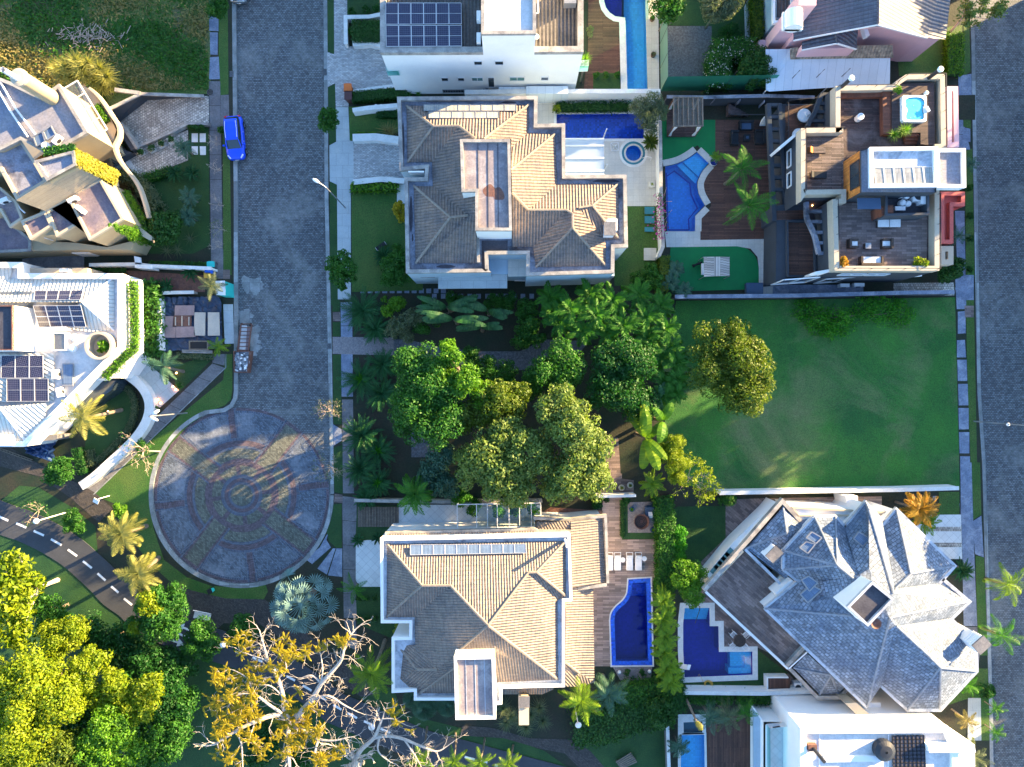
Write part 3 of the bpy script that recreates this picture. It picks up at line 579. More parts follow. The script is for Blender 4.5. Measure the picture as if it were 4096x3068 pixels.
sheet('lawn',A5('700,720 690,560 1000,350 1180,250 1300,240 1305,720'),L4,'lawn_park')
pave(*A7('1430,1035 1450,1560 1496,1035 1505,1560'),3,0.008,'slab_blue');sheet('verge',A7('1500,620 1550,600 1566,1500 1505,1500'),L4,'lawn_park');sheet('pavement',A7('1430,1570 1560,1570 1560,1657 1440,1657'),0.0085,'slab_blue')
sheet('patio',A7('1000,1540 1420,1535 1425,1625 1000,1630'),0.0095,'stone_drive')
sheet('pavement',C1('1820,0 1890,0 1900,360 1912,700 1925,1000 1842,1000 1832,500'),0.0075,'slab_blue');sheet('driveway',C1('1895,360 1950,325 1965,580 1912,560'),0.008,'slab_blue');sheet('pavement',C1('1845,1005 1925,1005 1940,1180 1930,1260 1880,1260'),0.0082,'slab')
sheet('verge',C1('1890,0 1942,0 1950,320 1896,350'),L4,'lawn_park');sheet('verge',C1('1914,570 1966,580 1990,1180 1930,1180'),L4,'lawn_park');sheet('verge',C1('1920,1260 1990,1260 2000,1700 1880,1700'),L4,'lawn_park')
sheet('pavement',C1('1868,1440 1946,1440 1950,1700 1866,1700'),0.009,'slab_light')
sheet('lawn',C4('90,88 1036,76 1052,728 240,740 60,700 40,300'),L4,'lawn')
sheet('lawn',A2('1232,885 1640,860 1640,1100 1265,1165 1240,1165'),L4,'lawn_park');sheet('lawn',A2('1220,-300 1490,-300 1490,160 1220,150'),L4,'lawn_dark')
sheet('lawn',B3('92,700 445,640 445,1205 560,1215 560,1330 95,1340'),L4,'lawn_park');sheet('lawn',B3('1815,778 2090,778 2110,1050 2100,1300 1815,1300'),L4,'lawn_park')
sheet('lawn',A4('130,-300 900,-300 900,640 880,830 580,830 580,250 130,240'),L4,'lawn_dark');sheet('patio',A4('140,248 582,248 590,820 150,828'),0.009,'gravel')
sheet('patio',A4('890,70 1010,-200 1120,-200 1110,440 1010,430 900,390'),0.009,'slab_light')
sheet('lawn',C1('90,270 385,265 385,460 120,740 40,600 30,300'),L4,'lawn_dark');sheet('lawn',C1('580,1145 770,1290 770,1400 100,1400 100,1340 580,1330'),L4,'lawn_dark');sheet('lawn',C1('1690,180 1815,180 1815,330 1690,330'),L4,'lawn_park')
sheet('lawn',C1('1790,1240 1925,1260 1880,1440 1600,1530 1700,1450'),L4,'lawn_park')
sheet('lawn',B8('120,110 375,110 375,240 350,300 110,330'),L4,'lawn_dark');sheet('lawn',B8('110,600 265,605 440,830 440,900 330,920 120,830'),L4,'lawn_dark')
sheet('patio',B8('112,335 180,320 270,320 270,605 130,605 112,560'),0.009,'tile_white');sheet('patio',B8('372,105 1245,105 1245,250 372,265'),0.009,'tile_white')
tl=MB()
for t in('122,652 158,652 160,805 124,805','166,652 204,652 206,805 168,805','212,652 250,652 254,805 216,805'):tl.flat(B8(t),0.010)
tl.build('patio','tile_white',kind='structure')
sheet('deck',A3('1575,-300 1660,-300 1655,0 1720,140 1810,165 1810,315 1800,680 1610,680 1535,690 1570,350'),0.010,'deck_brown',uvrot=pi/2);sheet('lawn',A3('1608,540 1806,540 1806,680 1608,680'),0.014,'lawn_dark')
sheet('patio',A3('2008,-700 2080,-700 2095,680 2010,680 2000,300 1992,0 1985,-700'),0.010,'tile_cream')
sheet('patio',A3('1200,775 1340,775 1320,843 1338,846 1340,1026 1690,1040 1690,1300 2110,1480 2110,1035 1980,1022 1985,838 2100,700 1200,700'),0.0,'tile_cream')if 0 else sheet('patio',A3('1195,690 2110,690 2110,1520 1400,1520 1195,1000'),0.010,'tile_cream',[W2,WP])
sheet('turf',A6('90,190 482,190 480,605 455,650 350,518 200,610 90,640'),0.010,'turf');sheet('deck',A6('480,205 870,190 900,1215 370,1215 370,1060 452,960 400,880 385,800 400,720 480,640'),0.011,'deck_brown',uvrot=pi/2)
sheet('patio',A6('108,1152 330,1152 370,1150 370,1216 885,1208 910,1500 900,1620 800,1620 800,1420 790,1340 740,1280 640,1262 150,1268 120,1268'),0.012,'tile_cream')
sheet('turf',smooth_path(A6('640,1262 700,1275 745,1305 780,1350 798,1420 800,1500'),3)+A6('800,1540 735,1580 330,1590 130,1580 150,1268'),0.013,'turf')
sheet('patio',A6('900,1545 1570,1545 1570,1620 900,1620'),0.0105,'slab_blue')
sheet('deck',B8('1610,60 1735,60 1735,318 1965,315 1970,580 1910,584 1775,560 1664,810 1674,1086 1380,1086 1380,600 1620,600'),0.011,'deck_sand',[],uvrot=0)if 0 else sheet('deck',B8('1615,-85 1735,-85 1735,318 1965,315 1975,590 1925,590 1926,1090 1380,1090 1380,180 1615,180'),0.011,'deck_sand',[W4])
sheet('lawn',B8('1735,100 1970,100 1960,312 1735,316'),0.014,'lawn_dark');sheet('patio',B8('1770,90 1950,85 1950,275 1772,275'),0.018,'gravel_pink')
sheet('path',B8('1248,150 1300,120 1612,140 1612,180 1248,188'),0.009,'rust');sheet('patio',B8('1680,1095 1920,1095 1910,1215 1740,1200'),0.009,'gravel_pink')
sheet('deck',C1('385,225 640,220 1340,205 1340,270 1130,270 780,280 640,300 260,690 120,850 310,860 315,970 370,970 372,1125 580,1130 640,1150 760,1290 900,1420 900,1405 640,1310 560,1100 240,600 385,460'),0.0,'deck_tile')if 0 else sheet('deck',C1('385,225 650,218 1340,205 1340,275 900,300 900,900 640,1160 580,1130 372,1126 370,970 315,970 310,860 130,855 240,600 385,460'),0.0115,'deck_tile',uvrot=-0.7)
sheet('deck',C1('650,219 1340,206 1340,272 700,275'),0.0145,'deck_sand');sheet('deck',C1('640,1305 770,1290 900,1420 640,1420'),0.0115,'deck_tile',uvrot=-0.7)
sheet('driveway',C1('1570,320 1825,318 1832,590 1500,590'),0.009,'tile_white');sheet('driveway',C1('1590,393 1825,393 1826,420 1600,420'),0.013,'stone_drive');sheet('driveway',C1('1620,490 1828,490 1828,517 1640,517'),0.013,'stone_drive')
sheet('path',C2('240,930 900,1010 1400,1070 1400,1110 900,1100 240,1010'),0.006,'soil');sheet('deck',C2('488,1250 900,1180 900,1750 488,1750'),0.010,'deck_brown');sheet('patio',C2('240,1200 480,1200 488,1750 240,1750'),0.0095,'stone_white',[W6,W6b])
sheet('path',D5('380,70 900,70 1050,130 1050,200 150,110'),0.008,'gravel')
sheet('driveway',A1('1215,828 1690,797 1730,797 1732,1032 1560,1035 1112,1232 985,1020'),0.010,'stone_drive',uvrot=0.5);sheet('path',A1('1065,1285 1560,1075 1560,1330 1180,1475 1160,1500'),0.010,'stone_drive',uvrot=0.5);sheet('path',A1('960,1380 1055,1290 1180,1475 1175,1510'),0.011,'stone_white')
sp=MB()
for t in('1588,1105 1640,1105 1640,1178 1588,1178','1655,1105 1705,1105 1705,1178 1655,1178','1588,1212 1640,1212 1640,1280 1588,1280','1655,1212 1706,1212 1706,1284 1658,1284'):sp.flat(A1(t),0.012)
sp.build('path','stone_white',kind='structure')
sp=MB()
for x in range(12):sp.flat([Vector((q.x,q.y,0))for q in B3('%d,1318 %d,1318 %d,1348 %d,1348'%(150+x*48,182+x*48,182+x*48,150+x*48))],0.010)
for x in range(12):sp.flat([Vector((q.x,q.y,0))for q in B3('%d,1352 %d,1352 %d,1384 %d,1384'%(620+x*58,650+x*58,650+x*58,620+x*58))],0.010)
for t in('1655,205 1680,205 1672,232 1648,230','1700,225 1720,222 1712,250 1692,248','1722,235 1745,232 1735,262 1714,258','1748,240 1772,238 1762,272 1742,268','1775,245 1795,245 1788,282 1768,280','1800,248 1818,250 1815,285 1798,285'):sp.flat(C1(t),0.010)
sp.build('path','slab_blue',kind='structure')
sp=MB()
for t in('108,760 200,760 202,725 295,725 297,690 390,690 388,850 300,850 303,915 208,918 210,985 112,985',):sp.flat(B3(t),0.012)
sp.build('path','stone_white',kind='structure');sheet('path',B3('390,640 445,630 445,760 390,760'),0.0125,'stone_white')
sheet('patio',B2('790,720 945,720 1190,930 1060,1045 920,930 880,840'),0.010,'slab_light',uvrot=0.7);sheet('patio',B2('640,860 800,840 770,930 560,1080 480,1050'),0.009,'tile_white')
sheet('path',B2('600,120 1370,170 1360,280 920,270 880,170'),0.006,'rust');sheet('path',B2('150,60 560,0 560,130 150,130'),0.007,'slab')
sheet('pavement',B4('510,930 640,930 640,1075 510,1075'),0.012,'gravel');sheet('deck',B4('1650,960 1730,960 1745,1200 1820,1210 1820,1300 1620,1310'),0.010,'deck_tile')
sheet('patio',S0('2780,390 2880,380 3000,400 3900,380 3900,480 2780,480'),0.0055,'soil')
# ------------ house helpers
def house(name,label,c,group=None):return thing(name,label,'house',(c.x,c.y,0),group)
def part(mb,name,m,parent,label=None,**k):return mb.build(name,m,parent,label=label,**k)
def walls(parent,pts,z0,z1,m,name='wall'):return MB().sides(pts,z0,z1).build(name,m,parent)
def block(parent,pts,z0,z1,mw,mr,pw=0.3,ph=0.35,mc='stone_cap',holes=(),uvrot=0.0,rname='roof'):
 """a storey: walls, a roof sunk behind a parapet, the parapet"""
 p=ccw(pts);MB().sides(p,z0,z1-0.004).build('wall',mw,parent)
 q=inset(p,pw*0.8)if pw else p
 r=MB().flat(q,z1-ph,holes).build(rname,mr,parent,uvrot=uvrot)
 if pw:MB().rim(inset(p,-0.03),pw,z1-ph-0.05,z1).build('parapet',mc,parent)
 return r
def win(parent,crop,A,B,r,fm='metal_white',pm='pane',fr=0.07,dep=0.06,name='window',bars=1):
 """a window on the wall A-B, given by two opposite picture corners"""
 (x0,y0),(x1,y1)=[tuple(float(a)for a in t.split(','))for t in r.split()]
 P,Q=on_wall(crop,x0,y0,A,B),on_wall(crop,x1,y1,A,B);d=Vector((B.x-A.x,B.y-A.y,0));ln=d.length;d.normalize()
 n=Vector((-d.y,d.x,0))
 if n.dot(Vector((P.x,P.y,0)))>0:n=-n
 t0,t1=sorted(((P-A).dot(d),(Q-A).dot(d)));z0,z1=sorted((P.z,Q.z));z0=max(z0,0.1)
 o=Vector((A.x,A.y,0));rz=atan2(d.y,d.x);tm,zm=(t0+t1)/2,(z0+z1)/2
 f=MB();C=lambda t,z,k:o+d*t+n*k+Vector((0,0,z));w,h=t1-t0,z1-z0
 for t in(t0+fr/2,t1-fr/2):f.box(C(t,zm,dep/2),(fr,dep,h),rz)
 for z in(z0+fr/2,z1-fr/2):f.box(C(tm,z,dep/2+0.002),(w-fr,dep,fr),rz)
 for b in range(bars):f.box(C(t0+w*(b+1)/(bars+1),zm,dep/2-0.004),(fr*0.6,dep,h-fr),rz)
 fo=f.build(name,fm,parent);MB().face([C(t0,z0,.02),C(t1,z0,.02),C(t1,z1,.02),C(t0,z1,.02)]).build('pane',pm,fo);return fo
def roofset(parent,crop,vs,fs,m,ridges='',rm='ridge',rr=0.11,name='roof'):
 V={}
 for t in vs.split():
  k,c=t.split(':');q=[float(a)for a in c.split(',')];V[k]=crop.p(*q)
 b=MB()
 for f in fs.split('|'):
  p=[V[k]for k in f.split()];n=sum(((p[i]-p[0]).cross(p[i+1]-p[0])for i in range(1,len(p)-1)),Vector())
  b.face(p if n.z>0 else p[::-1])
 for e in ridges.split():
  i,j=e.split('-');b.tube([V[i]+Vector((0,0,.03)),V[j]+Vector((0,0,.03))],rr,6,mi=1)
 return b.build(name,[m,rm],parent)
def panel(parent,corners,nx,ny,name='solar_panel',cell='pv_cell',fr='pv_frame',lift=0.12,gap=0.04,fw=0.035):
 """nx by ny framed panels filling the 3D quad corners (a, b along the top, c, d)"""
 a,b,c,d=corners;n=(b-a).cross(d-a).normalized();n=n if n.z>0 else-n
 P=lambda u,v:(a.lerp(b,u)).lerp(d.lerp(c,u),v)+n*lift
 W_,H_=(b-a).length,(d-a).length
 for i in range(nx):
  for j in range(ny):
   gu,gv=gap/W_/2,gap/H_/2;u0,u1,v0,v1=i/nx+gu,(i+1)/nx-gu,j/ny+gv,(j+1)/ny-gv
   f=MB();o=[P(u0,v0),P(u1,v0),P(u1,v1),P(u0,v1)]
   for k in range(4):f.bar(o[k],o[(k+1)%4],fw,0.05)
   m1,m2=P(u0,(v0+v1)/2),P(u1,(v0+v1)/2)
   if cell=='pv_cell':f.bar(m1,m2,fw*.7,0.045)
   fo=f.build(name,fr,parent);MB().face([q-n*0.01 for q in o]).build('glass_face',cell,fo)
def acunit(parent,p,rz=0.0,s=(0.85,0.35,0.6),name='air_conditioner'):
 b=MB();b.box((p.x,p.y,p.z+s[2]/2),s,rz);o=b.build(name,'metal_white',parent)
 d=Vector((cos(rz),sin(rz),0));n=Vector((-d.y,d.x,0));f=MB()
 f.tube([p+Vector((0,0,s[2]/2))-n*(s[1]/2+.01),p+Vector((0,0,s[2]/2))-n*(s[1]/2+.03)],s[2]*.38,14);f.build('fan','metal_dark',o);return o
# ============ tiled villa in the middle
c=B3
h=house('villa','villa under brown clay-tile hips round a long flat tank roof, beside the blue lap pool',c.p(1000,700))
OUT=c('392,62 1310,56 1308,240 1490,237 1493,575 1893,573 1902,1045 1815,1048 1812,1215 1240,1232 1240,1090 985,1092 988,1195 1002,1208 450,1214 440,590 572,590 576,527 410,543',7.0)
block(h,OUT,0,7.0,'plaster_blue','gutter_blue',0.32,0.4)
roofset(h,c,'a:452,120,6.7 b:1255,112,6.7 c:628,255,8.1 d:795,252,8.2 f:458,490,6.7 g:620,488,6.7 e:962,335,8.7 h:905,335,8.6 u:905,835,8.8 k:858,838,8.4 v:625,648,6.7 i:500,645,6.7 j:740,850,8.4 l:512,1152,6.7 m:915,1152,6.7 n:1250,296,6.7 o:1140,392,7.6 p:1140,335,7.7 q:1425,305,6.7 r:1140,540,8.7 s:1440,632,6.7 t:1250,803,8.3 w:1145,690,8.9 x:1840,630,6.7 y:1670,775,7.9 y2:1580,790,8.1 z:1540,828,8.3 z2:1500,803,8.2 A:1283,1045,6.7 B:1147,1045,6.7 C:1540,920,8.3 D:1300,1178,6.7 E:1757,1167,6.7 F:1757,1000,6.7 H:1845,992,6.7','a b e h d c|a c f|f c d g|g d h u k v|i v k j|i j l|l j k u m|b n o p e|n q r o|q s t w r|s x y y2 z z2 t|w t z2 A B|z2 z C D A|C D E|z C E F y2|y2 y H F|x H y','roof_clay','a-c c-d d-h b-e c-f i-j j-k j-l q-r t-w t-z2 x-y y-y2 z2-z z-C C-D C-E y-H')
TK=c('805,340 1130,340 1142,935 905,935 905,680 815,682',10.3)
block(h,TK,6.3,10.3,'plaster_white','flat_tank',0.25,0.3)
MB().ribbon(c('910,985 915,1145',7.2),0.25,6.0,7.2).build('parapet','stone_cap',h)
MB().prism(c('945,1003 1115,1003 1115,1090 985,1092 985,1190 945,1190',6.64),6.5,6.64).build('roof_floor','flat_dark',h)
MB().prism(c('515,1212 1815,1235 1812,1000 515,1000',4.2),0,4.2).build('wall','plaster_blue',h)
MB().prism(c('660,1212 1112,1214 1112,1315 660,1318',4.0),3.75,4.0,bottom=True).build('canopy','slab_light',h);MB().prism(c('1000,1100 1118,1108 1118,1212 1000,1212',4.05),3.9,4.05).build('canopy','slab_light',h)
MB().flat(c('1118,1106 1238,1100 1238,1238 1118,1240',4.2),4.27).build('terrace','tile_cream',h)
MB().rim(c('540,1215 640,1215 640,1246 545,1246',4.24),0.1,4.2,4.3).build('parapet','stone_cap',h)
for t in('1160,1262 1260,1284','1390,1264 1530,1276'):win(h,c,*[Vector((q.x,q.y,0))for q in c('515,1212 1815,1235',4.2)],t,bars=2)
ch=MB();ch.box(c.p(1785,925,8.2),(0.85,1.0,3.2));cho=ch.build('chimney','plaster_white',h);MB().box(c.p(1785,925,9.85),(1.0,1.15,0.16)).build('chimney_cap','slab',cho)
for x0,x1,y0,y1,n,z0,z1 in((565,1172,117,160,8,6.8,7.15),(598,1060,164,208,6,7.2,7.6)):
 panel(h,c('%d,%d,%f %d,%d,%f %d,%d,%f %d,%d,%f'%(x0,y0,z0,x1,y0,z0,x1,y1,z1,x0,y1,z1)),n,1,'solar_collector','collector','metal_grey')
MB().box(c.p(520,560,6.5),(1.4,0.12,0.9)).build('wall','plaster_white',h)
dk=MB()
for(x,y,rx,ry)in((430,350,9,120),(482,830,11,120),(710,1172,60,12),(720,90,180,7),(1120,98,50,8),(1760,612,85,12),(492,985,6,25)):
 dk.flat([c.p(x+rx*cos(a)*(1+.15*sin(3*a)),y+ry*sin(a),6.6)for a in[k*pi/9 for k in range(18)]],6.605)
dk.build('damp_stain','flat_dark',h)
for x,y in((1000,680),(1055,700)):MB().flat([c.p(x+42*cos(a)*(1+.2*sin(2*a+x)),y+42*sin(a)*(1+.15*sin(3*a)),10.0)for a in[k*pi/9 for k in range(18)]],10.006+(x-1000)*1e-4).build('rust_stain','rust',h)
for x in(920,985,1050):MB().bar(c.p(x,352,10.02),c.p(x+4,925,10.02),0.05,0.03).build('seam','flat_dark',h)
vr=thing('veranda','flat glass veranda roof on white beams beside the blue lap pool','veranda',c.p(1620,455))
MB().flat(c('1493,336 1745,336 1748,572 1495,572',3.2),3.2).build('roof_glass','glass_roof',vr)
for y in(336,381,462,545,570):MB().bar(c.p(1493,y,3.26),c.p(1748,y,3.26),0.1,0.14).build('beam','metal_white',vr)
for x in(1560,1620,1685):MB().bar(c.p(x,338,3.16),c.p(x+3,570,3.16),0.04,0.06).build('glazing_bar','metal_white',vr)
for x,y in((1738,342),(1740,565)):MB().tube([c.p(x,y,0),Vector((*c.p(x,y,0).xy,0))+Vector((0,0,3.0))],0.06,8).build('post','metal_white',vr)
# ============ tiled villa at the bottom
c=B8
h=house('villa','villa under sandy clay-tile hips with a blue collector row, beside the curved navy pool',c.p(850,750))
OUT=c('262,310 1420,286 1432,692 1386,696 1386,1216 1003,1226 1003,1322 962,1326 722,1340 715,1298 468,1298 468,1245 332,1252 332,918 440,915 440,826 266,826',7.0)
block(h,OUT,0,7.0,'plaster_white','gutter_white',0.26,0.4,'plaster_white')
roofset(h,c,'a:303,345,6.7 b:1392,326,6.7 c:515,598,8.6 d:690,598,8.7 e:918,840,9.9 f:1165,518,8.4 g:1215,515,8.3 h:1346,1172,6.7 l:300,790,6.7 n:470,792,6.7 o:735,1000,8.7 p:500,1256,6.7 q:610,1110,8.0 r:475,962,6.9 s:960,1190,6.7 t:960,1005,8.7 u:1342,690,6.7 v:1393,662,6.7 w:370,965,6.3 x:485,1110,7.4 y:345,1190,6.3 z:712,1256,6.7 z1:712,1100,8.0','a b g f e d c|a c l|l c d n|n d e o z1 p q r|e h s t o|f e h u|f u v g|b v g|w r q x|w x y|x q p y|o t z z1|z1 z p','roof_clay_pale','a-c c-d d-e e-f f-g b-g c-l e-h e-o g-v w-x x-q p-z1',rr=0.12)
TK=c('712,1036 955,1031 966,1412 722,1416',10.6)
block(h,TK,6.3,10.6,'plaster_white','flat_tank',0.24,0.3,'plaster_white')
for x in(782,838,895):MB().bar(c.p(x,1046,10.32),c.p(x+8,1402,10.32),0.05,0.03).build('seam','gutter_white',h)
panel(h,c('444,350,6.95 1150,345,6.95 1152,402,7.3 444,414,7.3'),10,1,'solar_collector','collector_blue','pv_frame')
MB().tube([c.p(1388,318,6.8),c.p(1388,318,6.8)+Vector((0,0,2.6))],0.13,12).build('flue_pipe','metal_white',h)
MB().prism(c('290,272 1200,248 1225,262 1424,262 1424,300 290,310',5.9),5.3,5.9).build('cornice','stone_cap',h);MB().flat(c('305,284 1205,264 1205,285 305,303',5.95),5.96).build('roof','roof_clay_pale',h)
roofset(h,c,'a:1424,206,5.6 b:1618,186,4.6 c:1640,580,4.6 d:1432,612,5.6 e:1215,208,4.7 f:1215,278,5.4 g:1424,278,5.4','a b c d|e a g f','roof_clay_pale')
MB().sides(c('1205,200 1420,206 1618,188 1638,582 1436,614 1425,290 1205,285',4.5),0,4.5).build('wall','plaster_white',h)
cp=MB();cp.ribbon(c('1196,196 1424,206 1628,184 1642,584',4.9),0.25,4.3,4.9);cp.ribbon(c('1642,584 1432,614',4.9),0.3,4.3,4.903);cp.build('parapet','stone_cap',h)
roofset(h,c,'a:1395,702,5.2 b:1560,610,4.2 c:1568,1190,4.0 d:1476,1133,4.4 e:1391,1066,5.2 f:1480,1216,4.0 g:1391,1214,4.3 i:1432,614,5.2','a i b c d e|e d f g|d c f','roof_clay_pale','e-d')
for y in(700,880,1080):MB().tube([Vector((*c.p(1545,y,4.0).xy,0)),Vector((*c.p(1545,y,4.0).xy,4.0))],0.12,10).build('post','plaster_white',h)
MB().box(c.p(1134,1295,3.4),(0.9,1.5,6.8)).build('chimney','plaster_cream',h);MB().box(c.p(1138,1308,6.9),(1.0,1.0,0.14)).build('chimney_cap','slab',h)
roofset(h,c,'a:1005,1228,4.4 b:1318,1220,4.4 c:1318,1232,4.0 d:1250,1262,3.6 e:1005,1262,3.6','a b c d e','roof_clay_pale')
gl=thing('glass_canopy','long clear glass canopy on white bars beside the white tiled side yard','canopy',c.p(1040,180))
MB().flat(c('848,102 1240,94 1242,245 850,252',3.0),3.0).build('roof_glass','glass',gl)
for x in(730,848,914,974,1046,1110,1182,1240):MB().bar(c.p(x,98,3.04),c.p(x+2,250,3.04),0.07,0.1).build('beam','metal_white',gl)
for a,b in(((728,104),(1240,94)),((850,250),(1242,246))):MB().bar(c.p(*a,3.08),c.p(*b,3.08),0.08,0.1).build('beam','metal_white',gl)
for x in(735,1000,1236):MB().tube([Vector((*c.p(x,100,3).xy,0)),Vector((*c.p(x,100,3).xy,3.0))],0.05,8).build('post','metal_white',gl)
# ============ white house with solar panels at the top
c=A3;ZT=8.8
h=house('white_house','tall white house with twelve solar panels on a dark ribbed roof, by the long pool',c.p(790,150))
OUT=c('38,-620 1535,-620 1535,379 40,386',ZT)
block(h,OUT,0,ZT,'plaster_white','roof_fibre',0.5,0.45,'stone_cap',rname='roof')
A,B=Vector((OUT[3].x,OUT[3].y,0)),Vector((OUT[2].x,OUT[2].y,0))
TK=c('785,-560 1185,-560 1185,245 785,248',12.1)
block(h,TK,8.0,12.1,'plaster_white','flat_white',0.28,0.25)
panel(h,c('80,26 638,26 640,182 80,186',8.75),6,1);panel(h,c('82,192 640,190 642,346 84,350',8.75),6,1)
for t in('725,448 795,478','880,447 950,477','484,570 546,598','605,570 664,597','1222,565 1280,590'):win(h,c,A,B,t,bars=0)
for t in('708,568 800,596','990,565 1105,594'):win(h,c,A,B,t,pm='pane_teal')
win(h,c,A,B,'828,568 885,642',name='door',bars=0);win(h,c,A,B,'496,660 672,680',name='vent_grille',fm='metal_grey',bars=8)
for t in('826,262 886,330','926,262 988,330','1026,262 1102,328'):win(h,c,A,B,t,fm='plaster_white',pm='plaster_blue',bars=0)
def corner_balcony(px,z0,z1,lab):
 p=c(px,z0);o=MB().prism(p,z0-0.2,z0,bottom=True).build('balcony','plaster_white',h);MB().sides(p,z0,z1).build('railing_glass','glass_teal',o);return o
corner_balcony('1410,480 1570,478 1568,520 1408,524',4.4,5.4,'');corner_balcony('90,500 180,500 182,556 96,558',4.4,5.3,'')
pl=MB();pl.prism(c('912,640 1110,640 1110,690 912,690',1.9),0,1.9);pl.prism(c('1114,636 1425,634 1425,690 1114,690',2.3),0,2.3);pl.build('lean_to','sheet_white',h)
for y in(-60,140,300):acunit(h,c.p(766,y,8.5),pi/2)
MB().prism(c('1395,-120 1485,-120 1485,22 1395,24',9.2),8.3,9.2).build('roof_hatch','metal_grey',h)
MB().tube([c.p(1193,270,8.4),c.p(1193,270,9.4)],0.22,14).build('vent_pipe','metal_white',h);MB().tube([c.p(1200,-40,8.9),c.p(1205,95,8.9),c.p(1190,98,8.9)],0.05,8).build('pipe','metal_white',h)
st=MB()
for i in range(7):st.prism(c('%d,%d %d,%d %d,690 %d,690'%(815-i*18,648+i*5,833-i*18,648+i*5,833-i*18,815-i*18),1.3-i*.18),0,1.3-i*0.18)
st.build('steps','slab',h)
# ============ pink house at the top right
c=D6
h=house('pink_house','pink house under steep dark glazed tile gables, in the upper right garden',c.p(600,60))
roofset(h,c,'a:240,-400,5.8 b:245,228,5.8 c:722,136,8.9 d:725,-400,8.9 e:1000,214,5.6 f:1105,222,5.2 g:1180,-400,5.2','a b c d|c e f g d','roof_dark','c-d','roof_dark')
roofset(h,c,'a:292,236,5.6 b:484,188,6.6 c:292,282,5.6 d:492,244,6.6 e:612,160,5.6 f:600,278,5.2','a b d c|b e f d','roof_dark','b-d','roof_dark',name='dormer_roof')
MB().sides(c('255,-400 1130,-400 1090,205 1000,206 722,160 255,206',5.1),0,5.1).build('wall','plaster_pink',h)
gw=MB();p=c('255,206,5.6 722,150,8.7 1000,206,5.4');q=c('255,206,5.1 722,160,5.1 1000,206,5.1');gw.face([q[0],q[1],p[1],p[0]]);gw.face([q[1],q[2],p[2],p[1]]);gw.build('gable','plaster_pink',h)
MB().prism(c('300,245 480,205 600,245 600,270 300,276',5.2),0,5.2).build('bay','plaster_pink',h)
fa=MB()
for a,b in(('722,141,8.8','1000,216,5.55'),('245,230,5.75','722,141,8.8'),('292,284,5.55','492,246,6.55'),('492,246,6.55','600,280,5.15')):fa.bar(c(a)[0],c(b)[0],0.06,0.2)
fa.build('fascia','plaster_white',h)
roofset(h,c,'a:225,272,4.2 b:805,252,4.2 c:810,326,3.4 d:228,336,3.4 e:260,268,4.2','a e b c d','roof_sand',name='canopy_roof')
ch=MB();ch.box(c.p(205,150,4.8),(1.5,1.1,9.4));cho=ch.build('chimney','plaster_pink',h)
cp=MB();cp.box(c.p(238,122,9.6),(1.7,1.5,0.3));q=c.p(238,122,9.6);cp.tube([q+Vector((0,-.75,.3)),q+Vector((0,.75,.3))],0.72,16);cp.build('chimney_cap','plaster_white',cho)
MB().prism(c('130,-200 245,-200 245,105 150,105',4.2),0,4.2).build('wall','plaster_blue',h);MB().rim(c('128,-300 245,-300 245,106 132,130',4.6),0.18,4.1,4.6).build('parapet','plaster_white',h);MB().flat(c('150,-200 240,-200 240,100 152,100',4.25),4.26).build('roof','roof_fibre',h)
acunit(h,c.p(640,195,5.2),pi/2+.3)
MB().prism(c('50,225 290,220 290,262 46,268',1.6),0,1.6).build('garden_wall','plaster_pink',h)
ap=thing('carport','long pale sheet-metal lean-to roof in front of the pink house','carport',c.p(440,420))
MB().face(c('88,278,3.3 225,276,3.3 226,330,3.3 792,328,3.3 790,474,2.6 110,517,2.6 90,510,2.6')).build('roof','sheet_white',ap,uvrot=0.0)
for x,y in((100,500),(440,490),(780,466)):MB().tube([Vector((*c.p(x,y,2.6).xy,0)),Vector((*c.p(x,y,2.6).xy,2.6))],0.06,8).build('post','metal_white',ap)
# ============ dark modern house with roof terraces
c=A7
h=house('modern_house','charcoal modern house with brown roof terraces, a hot tub and red planters',c.p(850,700))
ZD,ZP=6.3,7.25
def cols(pts,z0,z1,m='plaster_dark'):MB().sides(pts,z0,z1).build('wall',m,h)
NE=c('600,165 1012,158 1020,130 1088,85 1358,82 1366,600 1320,600 1320,1450 592,1450 578,955 640,950 640,915 388,920 358,965 358,460 648,455 650,485 600,485',ZP)
cols(NE,0,ZP-0.02)
MB().flat(inset(ccw(NE),0.15),ZD).build('terrace_deck','deck_dark',h)
MB().flat(c('398,520 650,520 655,600 665,915 400,915',ZD),ZD+.006).build('terrace_deck','deck_grey',h);MB().flat(c('622,985 1240,950 1232,1425 625,1440',ZD),ZD+.01).build('terrace_deck','deck_tile',h)
MB().rim(inset(ccw(NE),-0.02),0.42,ZD-0.2,ZP).build('parapet','cap_cream',h)
def rail(pts,z,hgt=0.9,every=1.3,glass=None,m='metal_dark',nm='railing'):
 """a handrail along pts: rail, posts, optional glass below it"""
 b=MB()
 for p,q in zip(pts[:-1],pts[1:]):
  p,q=Vector((p.x,p.y,z)),Vector((q.x,q.y,z));n=max(1,int((q-p).length/every));b.bar(p+Vector((0,0,hgt)),q+Vector((0,0,hgt)),0.05,0.04)
  for i in range(n+1):b.bar(p.lerp(q,i/n),p.lerp(q,i/n)+Vector((0,0,hgt)),0.035,0.035)
 o=b.build(nm,m,h)
 if glass:MB().sides([Vector((p.x,p.y,z))for p in pts],z,z+hgt*.92,close=False).build('railing_glass',glass,o)
rail(c('610,172 1005,168 1030,135 1092,92 1348,90 1355,590',ZP),ZP,0.45);rail(c('645,462 375,468 378,905',ZP),ZP,0.45);rail(c('600,960 608,1440 1310,1442 1310,920',ZP),ZP,0.45)
